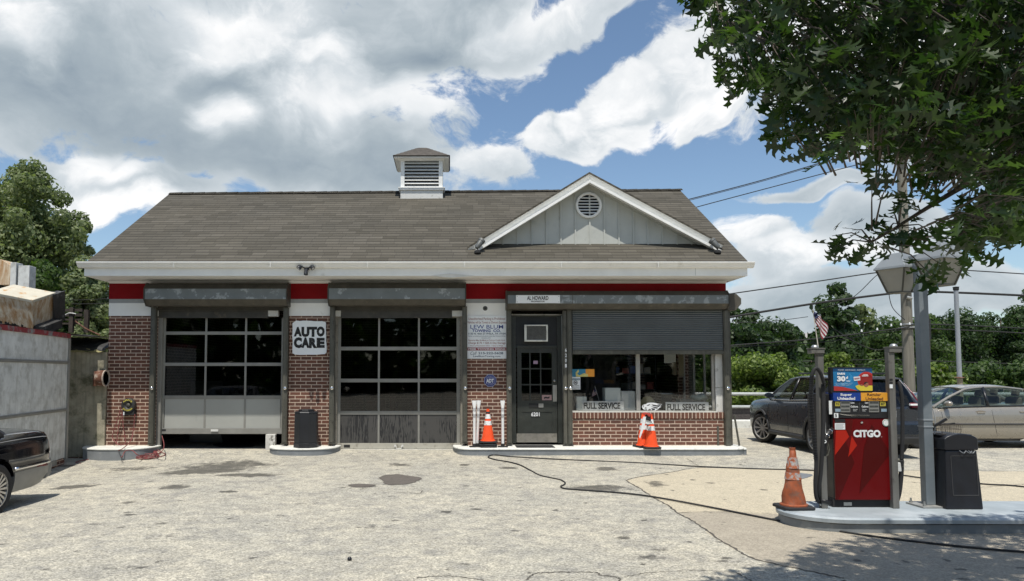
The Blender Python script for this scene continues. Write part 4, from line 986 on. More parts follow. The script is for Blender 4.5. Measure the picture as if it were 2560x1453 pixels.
# eagle head decal
E = [(598, 1190), (560, 1215), (575, 1225), (545, 1240), (560, 1255), (520, 1275), (500, 1300), (450, 1325), (400, 1338), (330, 1340), (345, 1310), (310, 1290), (255, 1330), (235, 1290), (190, 1275), (230, 1320), (160, 1300), (135, 1250), (150, 1215), (180, 1195), (230, 1185), (260, 1160), (330, 1150), (420, 1155), (500, 1175)]
def e2(p): return W(1590+p[0]/9.08, 880+p[1]/9.08, .09)
s = empty('eagle_decal', (e2((360, 1340))[0], .095, e2((360, 1340))[1]), label='white and black eagle head decal on the window above the kerb cones', cat='decal')
MB().prism([e2(p) for p in E], 'y', .092, .095).build('head', M_whiteink, s)
mb = MB()
for poly in ([(480, 1185), (585, 1193), (540, 1222), (470, 1215), (530, 1205)], [(350, 1190), (420, 1200), (540, 1232), (520, 1250), (450, 1235), (390, 1225)], [(340, 1235), (400, 1245), (500, 1262), (480, 1290), (410, 1270)],
    [(240, 1215), (300, 1190), (330, 1195), (270, 1225)], [(330, 1275), (380, 1280), (440, 1290), (420, 1320), (350, 1325), (370, 1300)], [(160, 1225), (180, 1210), (175, 1240), (165, 1262)], [(205, 1255), (250, 1270), (240, 1278), (205, 1268)]):
    mb.prism([e2(p) for p in poly], 'y', .0895, .0915)
mb.build('markings', M_ink, s)
xq, zq = W(1619, 1008, .2)
o = MB().lathe([(.001, 0), (.15, 0), (.155, .01), (.15, .02), (.001, .02)], (xq, .2, zq), 'y', 40).build('straw_disc', mat('tan straw', (.30, .27, .16), .8), label='tan round disc standing behind the eagle decal', cat='disc', smooth=30); move_to(o, (xq, .2, zq-.15))
xq, zq = W(1467, 903, 1.6)
e = empty('wall_clock', (xq, 1.65, zq), label='dark rimmed round wall clock dimly seen inside the shop', cat='clock')
MB().lathe([(.15, 0), (.185, 0), (.185, -.03), (.15, -.03), (.15, 0)], (xq, 1.6, zq), 'y', 32).build('rim', M_black, e)
MB().lathe([(.001, 0), (.15, 0)], (xq, 1.6, zq), 'y', 32).build('face', mat('clock face', (.35, .35, .33), .6), e)
mb = MB(); mb.cyl((xq, 1.59, zq), (xq-.04, 1.59, zq+.07), .006); mb.cyl((xq, 1.59, zq), (xq+.09, 1.59, zq+.05), .005); mb.build('hands', M_ink, e)
B('inner_partition', M_in, W(1360, 900, 1.66)[0], W(1540, 900, 1.66)[0], 1.66, 1.74, -.03, EZ-.1, ST)
# hanging papers and shirt
for (a, b, c_, d_, m_) in ((1660, 886, 1690, 908, M_carton2), (1680, 905, 1692, 938, mat('dull cloth', (.10, .09, .06), .9)), (1696, 884, 1710, 942, mat('dull cloth 2', (.16, .14, .09), .9))):
    disp(a, b, c_, d_, .5, .01, m_, 'hanging_paper', {1660: 'pale crumpled paper hanging at the top of the shop window', 1680: 'short dull cloth strip hanging inside the window', 1696: 'long tan cloth strip hanging inside the window'}[a], 'hanging')
e = empty('computer_monitor', (W(1666, 0, .9)[0], .9, sillz), label='dark monitor with a thin pale frame behind the ledge', cat='monitor')
PB('screen', M_black, 1653, 984, 1680, 1020, .9, .03, e); PB('bezel', M_carton2, 1652, 983, 1681, 985.5, .895, .004, e)
# grey green plastic bag on the ledge
mb = MB(); mb.lathe([(.001, 0), (.12, .01), (.16, .05), (.13, .11), (.05, .14), (.001, .145)], (0, 0, 0), 'z', 14)
mb.v = [(v[0]*1.3+.02*math.sin(v[1]*40), v[1], v[2]+.02*math.sin(v[0]*30)) for v in mb.v]; xq, zq = W(1748, 1001, .35)
mb.v = [(v[0]+xq, v[1]+.35, v[2]+zq) for v in mb.v]; o = mb.build('plastic_bag', mat('grey green film', (.25, .33, .31), .35), smooth=True, label='crumpled grey green plastic bag on the brown carton', cat='bag'); move_to(o, (xq, .35, zq))
# little flag on a stick
def flagmesh(A, Bq, Cq, Dq, y, n=13, m=12, amp=.01, canton=True):
    """A-B hoist edge, D-C fly edge (pixels); stripes run from hoist to fly"""
    mb = MB(); P = [Vector((*W(*q, y),)) for q in (A, Bq, Cq, Dq)]
    for i in range(n):
        for j in range(m):
            vs = []
            for a, b in ((i, j), (i+1, j), (i+1, j+1), (i, j+1)):
                s_, t_ = a/n, b/m; q = (P[0]*(1-s_)+P[1]*s_)*(1-t_)+(P[3]*(1-s_)+P[2]*s_)*t_
                vs.append((q.x, y+amp*math.sin(t_*9+s_*5), q.y))
            mb.m = 2 if (canton and i < 7 and j < m*.4) else (0 if i % 2 == 0 else 1); mb.add(vs, [(0, 1, 2, 3)])
    return mb
FM = [mat('flag red', (.22, .015, .03), .8), mat('flag white', (.62, .6, .6), .8), mat('flag blue', (.015, .02, .07), .8)]
e = empty('small_flag', (W(1497, 1000, .3)[0], .3, sillz), label='small striped flag on a stick among the cartons in the window', cat='flag')
a, b = W(1487, 965, .3), W(1498, 1002, .3); MB().cyl((a[0], .3, a[1]), (b[0], .3, b[1]), .004).build('flag_stick', M_whiteink, e)
flagmesh((1487, 968), (1493, 986), (1479, 993), (1481, 983), .295).build('cloth', FM, e)
cyl_ = MB().cyl((W(1495, 0, .3)[0], .3, sillz), (W(1495, 0, .3)[0], .3, sillz+.12), .04).build('flag_stand', M_black, e)

# ================================================================ cones, posts, bins on the kerbs
def cone(label, loc, rz=0., old=False, bands=True, h=.71, group=None, tilt=0., top_black=False, cat='traffic cone'):
    e = empty('traffic_cone', loc, rz=rz, label=label, cat=cat, group=group)
    if tilt: e.rotation_euler = (0, tilt, rz)
    a = .185
    mb = MB(); mb.prism([(-a+.04, -a), (a-.04, -a), (a, -a+.04), (a, a-.04), (a-.04, a), (-a+.04, a), (-a, a-.04), (-a, -a+.04)], 'z', 0, .035); mb.build('base', M_rubber, e, local=True, bevel=.01)
    om = M_orangeold if old else M_orange
    R0, R1 = .138, .028
    rad = lambda z: R0+(R1-R0)*(z-.035)/(h-.035)
    prof = [(R0+.022, .036), (R0+.02, .05), (rad(.055), .058)]+[(rad(z), z) for z in np.linspace(.08, h-.035, 12)]+[(R1-.001, h-.03), (R1+.004, h-.028), (R1+.003, h), (R1-.008, h), (R1-.01, h-.04)]
    mb = MB(); mb.lathe(prof, n=32)
    if old: mb.v = [(v[0]+.008*math.sin(v[2]*22+v[1]*20), v[1]+.006*math.sin(v[2]*31+v[0]*30), v[2]) for v in mb.v]
    mb.build('cone_body', om, e, local=True, smooth=40)
    if bands and not old:
        for z0, z1 in ((.37, .46), (.505, .60)):
            MB().lathe([(rad(z0)+.002, z0), (rad(z1)+.002, z1)], n=32).build('reflective_band', M_refl, e, local=True, smooth=40)
    if old:
        mp = mat('peeling grey band', (.34, .33, .32), .6, var=.2, vs=20, dirt=(.40, .12, .05), ds=16, dthr=(.46, .54))
        for z0, z1 in ((.34, .42), (.47, .60)): MB().lathe([(rad(z0)+.006, z0), (rad((z0+z1)/2)+.006, (z0+z1)/2), (rad(z1)+.006, z1)], n=32).build('reflective_band', mp, e, local=True, smooth=40)
    if top_black: MB().lathe([(rad(.61)+.003, .61), (rad(.655)+.003, .655)], n=32).build('tape_band', M_blackm, e, local=True, smooth=40)
    return e
KT = .0705
xq = W(1220, 1105, -.32)[0]
# two spare rubber bases stacked under the cone by the door
for i in range(2):
    mb = MB(); a = .19
    mb.prism([(-a+.05, -a), (a-.05, -a), (a, -a+.05), (a, a-.05), (a-.05, a), (-a+.05, a), (-a, a-.05), (-a, -a+.05)], 'z', 0, .03)
    mb.v = [(v[0], v[1], v[2]+.012*math.sin(v[0]*14+i)) for v in mb.v]
    o = mb.build('rubber_base', M_rubber, bevel=.012, label=['lower black rubber ring base under the cone by the door', 'upper black rubber ring base directly under the cone by the door'][i], cat='cone base'); o.location = (xq, -.32, KT+.008+i*.042)
cone('bright orange cone with two white bands and black tape beside the door', (xq, -.32, KT+.095), R(8), top_black=True, group='orange cones at the building')
def delineator(px, label, lean=0., top='x', y=-.34, rz=0.):
    x = W(px, 1108, y)[0]
    e = empty('delineator_post', (x, y, KT), label=label, cat='post', group='white delineator posts by the door', rz=rz)
    mb = MB(); a = .105; mb.prism([(-a, -a*.8), (a, -a*.8), (a, a*.8), (-a, a*.8)], 'z', 0, .022); mb.cyl((0, 0, .022), (0, 0, .075), .042, .036, 12); mb.build('rubber_base', M_rubber, e, local=True, bevel=.006)
    mb = MB(); n = 16; vs = []; lv = [(.06, .031, .031), (.5, .030, .030), (.84, .033, .028), (.92, .045, .016), (.985, .052, .010)]
    for z, a, b in lv:
        for k in range(n): t = 2*math.pi*k/n; vs.append((a*math.cos(t)+lean*z, b*math.sin(t), z))
    mb.add(vs, [(i*n+k, i*n+(k+1) % n, (i+1)*n+(k+1) % n, (i+1)*n+k) for i in range(4) for k in range(n)]+[tuple(range(4*n, 5*n))])
    mb.build('tube', mat('white plastic tube', (.74, .74, .72), .45, var=.04, dirt=(.45, .44, .42), ds=7, dthr=(.62, .75)), e, local=True, smooth=50)
    m_ = mat('grey reflective tape', (.45, .45, .45), .5, var=.2, vs=20)
    for z0, z1 in ((.62, .70), (.76, .83)): MB().lathe([(.0325, z0), (.033, z1)], (lean*(z0+z1)/2, 0, 0), n=16).build('reflective_band', m_, e, local=True, smooth=40)
delineator(1186, 'white delineator post at far left, leaning on its neighbour', -.0, rz=R(5)); delineator(1193, 'white delineator post leaning right beside the leftmost one', .035, y=-.25); delineator(1257, 'single upright white delineator post between cone and door')
# the pair of cones at the window with a folded barrier strap
xq = W(1623, 1117, -.50)[0]
cone('orange cone at the kerb edge under the window, front one of the pair', (xq+.03, -.55, KT), R(-6), group='orange cones at the building')
e = cone('orange cone squeezed behind another under the window', (xq-.075, -.33, KT), R(12), group='orange cones at the building')
e = empty('barrier_strap', (xq, -.53, KT+.5), label='folded white barrier strap with red clips draped over the paired cones', cat='strap')
def pq(px, py, y): v = W(px, py, y); return (v[0], y, v[1])
mb = MB(); Pq = [(1608, 1042), (1615, 1042), (1612, 1062), (1606, 1080), (1600, 1096), (1598, 1092), (1603, 1070)]
mb.prism([W(*p, -.72) for p in Pq], 'y', -.73, -.71); mb.build('white_strap', M_whiteink, e)
mb = MB(); mb.prism([W(*p, -.70) for p in ((1616, 1050), (1629, 1053), (1630, 1056), (1622, 1063), (1613, 1059))], 'y', -.705, -.66); mb.build('white_label', M_refl, e, bevel=.004)
mb = MB(); mb.tube([pq(*p, -.715) for p in ((1617, 1042), (1616, 1050), (1628, 1053), (1631, 1060), (1620, 1062), (1612, 1061), (1606, 1078), (1600, 1094))], .006); mb.build('black_cord', M_blackm, e)
mb = MB()
for (a, b) in ((1611, 1035), (1621, 1038), (1615, 1034), (1624, 1036)):
    p = pq(a, b, -.62); mb.box(-.035, .035, -.03, .03, -.018, .022, Matrix.Translation(p) @ Matrix.Rotation(R(a*7 % 50), 4, 'Y'))
mb.build('red_clip', mat('red plastic clip', (.45, .06, .045), .5), e, bevel=.01)
mb = MB(); mb.lathe([(.05, 0), (.062, .03), (.05, .07), (.06, .11), (.03, .14)], pq(1620, 1052, -.58), n=14); mb.build('cloth_wrap', M_blackm, e, smooth=True)
# octagonal bin on the middle kerb
x0, x1 = W(736, 1105, -.32)[0], W(797, 1105, -.32)[0]; xc_ = (x0+x1)/2; rr_b = (x1-x0)/2/math.cos(R(0))
e = empty('octagonal_bin', (xc_, -.36, KT), label='black octagonal litter bin on the kerb under the AUTO CARE board', cat='bin')
zt = W(0, 1026, -.36)[1]
def octb(mb, r0, z0, r1, z1):
    vs = [(xc_+r*math.cos(R(22.5+45*i)), -.36+r*math.sin(R(22.5+45*i)), z) for r, z in ((r0, z0), (r1, z1)) for i in range(8)]
    mb.add(vs, [(i, (i+1) % 8, 8+(i+1) % 8, 8+i) for i in range(8)]+[tuple(range(8)), tuple(range(8, 16))])
mb = MB(); octb(mb, rr_b*1.04, KT, rr_b*1.04, KT+.10); octb(mb, rr_b*1.0, KT+.101, rr_b*.97, zt-.05); mb.build('body', mat('bin black', (.014, .015, .018), .45, var=.2), e, bevel=.008)
mb = MB(); octb(mb, rr_b*1.0, zt-.049, rr_b*.93, zt-.02); octb(mb, rr_b*.66, zt-.0195, rr_b*.64, zt+.004); octb(mb, rr_b*.70, zt+.0045, rr_b*.62, zt+.022); mb.build('lid', MATS['bin black'], e, bevel=.006)
# door mat
o = PB('door_mat', M_rubber, 1290, 0, 1362, 1, 0, .1); o_d = o.data; bpy.data.objects.remove(o)
x0, x1 = W(1290, 1112, -.3)[0], W(1385, 1112, -.3)[0]
e = empty('door_mat', ((x0+x1)/2, -.3, KT), label='thin black rubber mat on the step before the door', cat='mat')
B('mat', mat('mat rubber', (.03, .03, .03), .8, bump=.6, bs=120), x0, x1, -.50, -.03, KT+.001, KT+.012, e, bevel=.004)
mb = MB(); mb.box(x0+.03, x1-.03, -.47, -.06, KT+.0125, KT+.014); mb.build('tread', M_blackm, e)

# ================================================================ air hose reel and its red hose
cx_r, cz_r = W(321, 1013, -.1)
e = empty('hose_reel', (cx_r, -.02, cz_r), label='black air hose reel with yellow lettering mounted on the left brick pier', cat='hose reel')
rr_l = .148
MB().lathe([(.001, -.03), (rr_l, -.03), (rr_l, -.12), (rr_l-.012, -.135), (rr_l-.05, -.14), (rr_l-.055, -.125), (.06, -.11), (.05, -.10), (.001, -.10)], (cx_r, 0, cz_r), 'y', 40).build('drum', mat('reel black', (.03, .03, .028), .5, var=.3), e, smooth=30)
MB().lathe([(.001, -.13), (.03, -.128), (.045, -.115), (.05, -.10)], (cx_r, 0, cz_r), 'y', 24).build('hub', M_rail, e, smooth=True)
M_yel = mat('yellow lettering', (.55, .47, .08), .6)
text('AIRITE', 'lettering', M_yel, e, 0, 1, 0, 1, -.1415, bold=.03, arc=(cx_r, cz_r, .095, .13, 150, 35))
text('IAYOMAR', 'lettering', M_yel, e, 0, 1, 0, 1, -.1415, bold=.03, arc=(cx_r, cz_r, .13, .095, 215, 330))
B('bracket', M_blackm, cx_r-.12, cx_r+.13, -.11, -.001, cz_r-.22, cz_r-.10, e, bevel=.008)
MB().cyl((W(336, 0, -.12)[0], -.12, W(0, 1030, -.12)[1]), (W(336, 0, -.12)[0], -.12, W(0, 1038, -.12)[1]), .014).build('air_chuck', M_whiteink, e)
M_hose = mat('dull red rubber hose', (.20, .045, .045), .6, var=.2, dirt=(.15, .1, .09), ds=20)
def gq(px, py, l=.012): return G(px, py, l)
loops = [pq(305, 1012, -.1), pq(290, 1060, -.1), pq(281, 1090, -.08), pq(288, 1105, -.12), pq(300, 1113, -.2), pq(312, 1110, -.15), pq(313, 1098, -.08), pq(308, 1065, -.08), pq(306, 1035, -.1)]
mb = MB(); mb.tube(smooth_path(loops), .009)
mb.tube(smooth_path([pq(306, 1030, -.1), pq(298, 1060, -.08), pq(293, 1095, -.07), pq(291, 1108, -.1)]), .009)
mb.tube(smooth_path([pq(337, 1036, -.12), pq(335, 1060, -.14), pq(331, 1090, -.2), pq(322, 1108, -.45), pq(300, 1125, -.74), tuple(gq(270, 1146)), tuple(gq(230, 1152)), tuple(gq(195, 1155)), tuple(gq(190, 1158)), tuple(gq(202, 1160))]), .009)
cpts = [pq(405, 1090, -.1), pq(410, 1112, -.5), pq(405, 1128, -.85), tuple(gq(385, 1148))]
for i in range(9):
    a = i*1.05; cxx = 355+10*math.sin(i*2.1); w_ = 42+9*math.sin(i*1.7)
    for t in (0, .25, .5, .75):
        th_ = 2*math.pi*t+a*.15; p = G(cxx+w_*math.cos(th_), 1147-4.5*math.sin(th_)-(i % 3), .012+.014*(i//3)); cpts.append(tuple(p))
cpts += [tuple(G(310, 1150, .02)), pq(306, 1143, -.95), pq(313, 1128, -.86), pq(330, 1126, -.84), pq(345, 1138, -.88), tuple(gq(362, 1148))]
mb.tube(smooth_path(cpts, 6), .009)
mb.build('air_hose', M_hose, e, smooth=True)

# ================================================================ black hose across the lot
up = [(1240, 1146), (1225, 1143), (1222, 1146), (1226, 1150)]
pth1 = [(2900, 1262), (2560, 1219), (2460, 1212), (2300, 1196), (2240, 1189), (2035, 1178), (1900, 1174), (1750, 1168), (1600, 1159), (1400, 1150), (1280, 1143), (1240, 1139), (1226, 1140), (1221, 1145), (1240, 1151), (1270, 1156), (1300, 1164), (1325, 1177), (1350, 1190), (1380, 1197), (1402, 1202),
   (1413, 1209), (1408, 1215), (1402, 1218), (1410, 1223), (1440, 1226), (1560, 1235), (1650, 1247), (1800, 1275), (1950, 1305), (2080, 1328), (2200, 1346), (2400, 1369), (2560, 1383), (2800, 1400)]
mb = MB(); pp = [tuple(G(p[0], p[1], .012)) for p in pth1]; mb.tube(smooth_path(pp, 8), .0115, 8)
o = mb.build('driveway_hose', M_blackm, smooth=True, label='long thin black signal hose looping across the concrete forecourt', cat='hose'); move_to(o, pp[12])
o = MB().lathe([(.001, 0), (.02, 0), (.023, .012), (.012, .03), (.001, .032)], n=12).build('bottle_cap', M_black, smooth=True, label='tiny dark cap lying alone on the foreground concrete', cat='cap'); o.location = G(874, 1401, .002)
# ================================================================ pump island
IZ = .05
def island():
    pts = []; r = .55; x0, x1, y0, y1 = 3.86, 11.5, -7.98, -6.86
    n = 18
    for i in range(n+1):
        t = math.pi/2+math.pi*i/n; pts.append((x0+.62+.62*math.cos(t), (y0+y1)/2+(y1-y0)/2*math.sin(t)))
    pts += [(x0+2.5, y0-.015), (x1, y0-.03), (x1, y1)]
    n = len(pts); mb = MB(); vs = []; cxx, cyy = 7, (y0+y1)/2
    for d, z in ((.03, -.4), (.03, IZ-.075), (.004, IZ-.06), (0., IZ-.02), (.025, IZ)):
        for p in pts:
            v = Vector((max(x0+.62, p[0])-.0, cyy))-Vector(p); L = v.length or 1; vs.append((p[0]+v.x/L*d, p[1]+v.y/L*d, z))
    mb.add(vs, [(k*n+i, k*n+(i+1) % n, (k+1)*n+(i+1) % n, (k+1)*n+i) for k in range(4) for i in range(n)]+[tuple(range(4*n, 5*n))])
    mb.mi = [1]*n+[2]*n+[0]*(2*n)+[0]
    return mb.build('pump_island', [mat('pale blue grey island paint', (.31, .35, .37), .5, var=.1, vs=3, dirt=(.42, .46, .48), ds=1.6, dthr=(.5, .65), bump=.2, bs=20), mat('island face paint', (.20, .215, .22), .7, var=.15, dirt=(.29, .29, .27), ds=5), mat('island scuffed lip', (.08, .085, .085), .8, var=.5, vs=14, dirt=(.25, .27, .28), ds=6)], smooth=35, kind='structure')
island()
PY = -7.34
px_ = lambda p, y=PY: W(p, 1150, y)[0]
pz_ = lambda p, y=PY: W(0, p, y)[1]
XA, XB = px_(2086), px_(2229)
PU = empty('fuel_pump', ((XA+XB)/2, -7.1, IZ), label='red and black fuel pump with price topper on the grey island', cat='fuel pump')
M_pumpk = mat('pump black', (.012, .012, .013), .5, var=.3)
M_redA = mat('pump red', (.115, .002, .003), .35, var=.04, spec=.25); M_redB = mat('pump dark red', (.065, .002, .002), .35, var=.03, spec=.25); M_redC = mat('pump bright red', (.40, .018, .008), .35, var=.03, spec=.25); M_redD = mat('pump mid red', (.085, .004, .003), .35, spec=.25)
B('cabinet', M_pumpk, XA-.005, XB+.005, PY+.02, PY+.46, IZ+.10, pz_(1003), PU, bevel=.008)
B('base_frame', M_blackm, XA-.015, XB, PY+.03, PY+.46, IZ, IZ+.099, PU)
B('base_plate_sticker', M_steel, px_(2109), px_(2129), PY+.025, PY+.029, IZ+.02, IZ+.06, PU)
pan = B('front_panel', M_redA, XA, XB, PY-.005, PY+.018, pz_(1250), pz_(1046), PU, bevel=.005)
def pp_(x, y): return W(2040+x/3.158, 840+y/3.158, PY-.008)
k = 0
for m_, poly in ((M_redB, [(175, 690), (305, 1000), (180, 1290), (158, 1290), (152, 1130), (155, 950)]), (M_redC, [(158, 745), (238, 745), (262, 795), (150, 942)]), (M_redA, [(305, 655), (330, 655), (352, 720), (380, 800), (325, 865), (285, 790)]), (M_redC, [(282, 790), (325, 865), (255, 955)]),
    (M_redB, [(440, 700), (575, 900), (575, 940), (345, 1240), (380, 880)]), (M_redD, [(230, 665), (290, 660), (280, 760), (262, 790), (240, 740)])):
    k += 1; mb = MB(); mb.prism([pp_(*p) for p in poly], 'y', PY-.0055-.0006*k, PY-.0048); mb.build('printed_facet', m_, pan)
ptext('CITGO', 'lettering', M_whiteink, pan, 2133, 1075, 2202, 1093.5, PY-.0105, bold=.055)
ptext('.', 'lettering', M_whiteink, pan, 2203.5, 1091.5, 2205, 1093, PY-.0105)
PB('sticker', M_ink, 2087, 1048, 2113, 1056, PY-.0095, .001, pan); PB('sticker', M_signw, 2087, 1058, 2113, 1074, PY-.0095, .001, pan)
mb = MB()
for i in range(6): x0, z1 = W(2089, 1060+i*2.3, PY-.01); x1, z0 = W(2111-(i % 3)*2, 1060.8+i*2.3, PY-.01); mb.box(x0, x1, PY-.0106, PY-.0098, z0, z1)
mb.build('sticker_text', M_stripe, pan)
xq, zq = W(2214, 1057, PY); MB().lathe([(.001, -.012), (.042, -.012), (.042, -.005)], (xq, PY, zq), 'y', 28).build('round_sticker', M_signw, pan)
MB().lathe([(.034, -.0135), (.039, -.0135), (.039, -.012), (.034, -.012), (.034, -.0135)], (xq, PY, zq), 'y', 28).build('round_sticker_ring', mat('pale green ink', (.2, .35, .25), .6), pan)
xq, zq = W(2153, 1056, PY); MB().lathe([(.001, -.016), (.014, -.014), (.014, -.005)], (xq, PY, zq), 'y', 16).build('lock', M_chrome, pan)
# head: displays and grade band
HY = PY-.012
B('display_panel', M_pumpk, px_(2084), px_(2222), HY, PY+.019, pz_(1045.5), pz_(1003.2), PU, bevel=.004)
hb = PB('grade_band', mat('grade blue', (.008, .045, .26), .35), 2083, 982, 2152, 1002.5, HY-.01, .2, PU)
ho = PB('grade_band', mat('grade orange', (.72, .33, .03), .4), 2152.2, 982, 2219, 1002.5, HY-.01, .2, PU)
ptext('Super', 'lettering', M_whiteink, hb, 2101, 983.5, 2130, 991.5, HY-.012, bold=.03); ptext('Unleaded', 'lettering', M_whiteink, hb, 2093.5, 992.5, 2138, 1000, HY-.012, bold=.03)
mr = mat('brown ink', (.09, .03, .015), .6)
ptext('Regular', 'lettering', mr, ho, 2168, 983.5, 2203, 992, HY-.012, bold=.02); ptext('Unleaded', 'lettering', mr, ho, 2164, 993, 2208, 1001, HY-.012, bold=.02)
Mlcd = mat('lcd bezel', (.20, .20, .185), .5); Mlcd2 = mat('lcd glass', (.06, .065, .06), .25)
for a, b, o_ in ((2101, 2126, 0), (2172, 2198, 1)):
    d_ = PB('display_bezel', Mlcd, a, 1003.5, b, 1031, HY-.007, .006, PU, bevel=.002)
    for y0, y1 in ((1004.5, 1009), (1014, 1018.5), (1023.5, 1027)): PB('display', Mlcd2, a+2, y0, b-2, y1, HY-.0085, .001, d_)
for s_, a, b, c_, d_ in (('Sale', 2126, 1004.5, 2136, 1009), ('Gallons', 2126.5, 1014, 2145, 1019), ('Sale', 2162, 1004.5, 2171, 1009), ('Gallons', 2154, 1014, 2171, 1019)): ptext(s_, 'lettering', M_whiteink, PU, a, b, c_, d_, HY-.0025, bold=.02)
for s_, a in (('Price Per', 2133), ('Price Per', 2156)):
    ptext(s_, 'lettering', M_signw, PU, a, 1022.5, a+11, 1025, HY-.0025); ptext('Gallon', 'lettering', M_signw, PU, a, 1026, a+8, 1028.5, HY-.0025)
PB('divider', M_stripe, 2148.5, 1004, 2149.5, 1030, HY-.0015, .001, PU)
myl = mat('octane yellow', (.52, .44, .06), .5)
for s_, a, b in (('93', 2088, 2099.5), ('87', 2200, 2214.5)):
    q = PB('octane_sticker', myl, a, 1004, b, 1015.5, HY-.002, .001, PU); ptext(s_, 'lettering', M_ink, q, a+2, 1007.5, b-2, 1013.5, HY-.0035, bold=.02)
for a in (2088, 2203): PB('card_sticker', mat('pale blue sticker', (.25, .34, .42), .5), a, 1022, a+14, 1029.5, HY-.002, .001, PU)
PB('paper_notice', M_signw, 2072, 1002, 2083, 1036, PY-.0, .002, PU)
mb = MB(); mb.prism([W(*p, HY-.004) for p in ((2096, 1034.5), (2120, 1036.5), (2174, 1037.5), (2174, 1041), (2130, 1041), (2108, 1038))], 'y', HY-.005, HY-.0005); mb.build('silver_trim', M_chrome, PU)
q = PB('pump_number_plate', M_signw, 2085, 1033, 2096, 1045, HY-.006, .004, PU); ptext('5', 'lettering', M_ink, q, 2087.7, 1034.8, 2092.5, 1043, HY-.008, bold=.03)
B('side_head', M_pumpk, px_(2058, PY+.1), XA-.006, PY+.05, PY+.46, pz_(1100), pz_(985), PU, bevel=.01)
# topper with the advert
TY = PY+.0
tf = B('topper_frame', M_black, px_(2083), px_(2187), TY, TY+.07, pz_(984), pz_(918), PU, bevel=.004)
P_ = lambda x, y: W(2020+x/6.92, 850+y/6.92, TY-.003)
def adpoly(name, m_, poly, lay): return MB().prism([P_(*p) for p in poly], 'y', TY-.001*lay-.0015, TY-.0009*lay).build(name, m_, tf)
adpoly('advert', mat('advert blue', (.018, .17, .37), .3), [(432, 500), (1108, 500), (1115, 882), (447, 882)], 1)
adpoly('advert_header', mat('advert navy', (.01, .06, .16), .3), [(432, 496), (1106, 496), (1107, 548), (433, 545)], 2)
adpoly('advert_swirl', mat('advert light blue', (.03, .23, .46), .3), [(700, 560), (780, 640), (740, 740), (600, 790), (540, 770), (680, 720), (730, 650)], 2)
adpoly('advert_red', mat('advert red', (.42, .035, .03), .3), [(445, 800), (600, 812), (760, 850), (860, 880), (447, 880)], 3)
circ = [(1010+155*math.cos(t), 700+150*math.sin(t)) for t in np.linspace(0, 2*math.pi, 30)[:-1]]; circ = [(min(x, 1112), y) for x, y in circ]
adpoly('advert_circle', mat('advert red', (.42, .035, .03), .3), circ, 3)
circ = [(1015+128*math.cos(t), 720+130*math.sin(t)) for t in np.linspace(0, 2*math.pi, 30)[:-1]]; circ = [(min(x, 1112), y) for x, y in circ]
adpoly('advert_circle', mat('advert deep red', (.26, .02, .02), .3), circ, 4)
adpoly('advert_figure', mat('advert yellow', (.66, .55, .05), .4), [(815, 800), (880, 775), (940, 780), (985, 800), (1040, 790), (1112, 790), (1114, 880), (905, 880), (850, 850)], 5)
adpoly('advert_figure', mat('advert skin', (.30, .12, .07), .5), [(965, 760), (990, 738), (1030, 735), (1045, 765), (1038, 800), (1000, 820), (968, 800)], 6)
adpoly('advert_figure', mat('advert skin', (.30, .12, .07), .5), [(880, 778), (930, 770), (955, 790), (930, 800)], 6)
adpoly('advert_figure', M_ink, [(962, 765), (975, 735), (1010, 725), (1035, 738), (1000, 745), (985, 770)], 7)
adpoly('advert_card', M_signw, [(785, 640), (895, 632), (903, 698), (795, 708)], 5); adpoly('advert_card', mat('card pink', (.35, .2, .22), .5), [(795, 655), (890, 648), (893, 680), (800, 690)], 6)
adpoly('advert_note', M_whiteink, [(950, 600), (1030, 598), (1030, 608), (950, 611)], 6); adpoly('advert_note', M_whiteink, [(930, 618), (1040, 616), (1040, 628), (930, 630)], 6)
def adtext(s_, x0, y0, x1, y1, m_=None, **k): a = P_(x0, y0); b = P_(x1, y1); return text(s_, 'lettering', m_ or M_whiteink, tf, a[0], b[0], b[1], a[1], TY-.0095, **k)
adtext('PUMP. REWARD. REPEAT.', 512, 508, 995, 536, mat('pale grey ink', (.30, .34, .38), .5), bold=.03)
adtext('EARN', 503, 566, 634, 604, bold=.05); adtext('30', 497, 625, 645, 720, bold=.06); adtext('\u00a2', 655, 628, 690, 680, bold=.05); adtext('/GAL*', 652, 700, 735, 722, bold=.03)
for i in range(3): adtext('in Rewards on qualifying purchase of fuel and more'[:48-6*i], 462, 742+i*19, 768-25*i, 752+i*19)
# hose masts with domed caps
M_mast = mat('mast grey brown', (.155, .15, .135), .55, .3, var=.12, dirt=(.08, .075, .065), ds=6, dthr=(.58, .7), streak=(.25, .24, .22))
def mast(pxc, y, w_, ptop, zbot, capl, capr, arm):
    x = W(pxc, 900, y)[0]; zt = W(0, ptop, y)[1]
    MB().box(x-w_/2, x+w_/2, y-.04, y+.04, zbot, zt-.041).build('hose_mast', M_mast, PU, bevel=.006)
    xa, xb = W(capl, 875, y)[0], W(capr, 875, y)[0]
    c_ = B('mast_cap', M_mast, xa, xb, y-.055, y+.055, zt-.04, zt+.015, PU, bevel=.006)
    B('cap_lid', M_mast, xa-.008, xb+.008, y-.062, y+.062, zt+.0155, zt+.026, c_, bevel=.003)
    xm = W(arm, 870, y)[0]; MB().lathe([(.045, 0), (.044, .012), (.036, .028), (.02, .038), (.001, .041)], (xm, y, zt+.026), 'z', 20).build('cap_dome', M_steel, c_, smooth=True)
    return x, zt
xl, ztl = mast(2048, PY-.02, .07, 876, IZ, 2023, 2056, 2037)
xr, ztr = mast(2224, PY-.02, .075, 873, IZ, 2217, 2248, 2234)
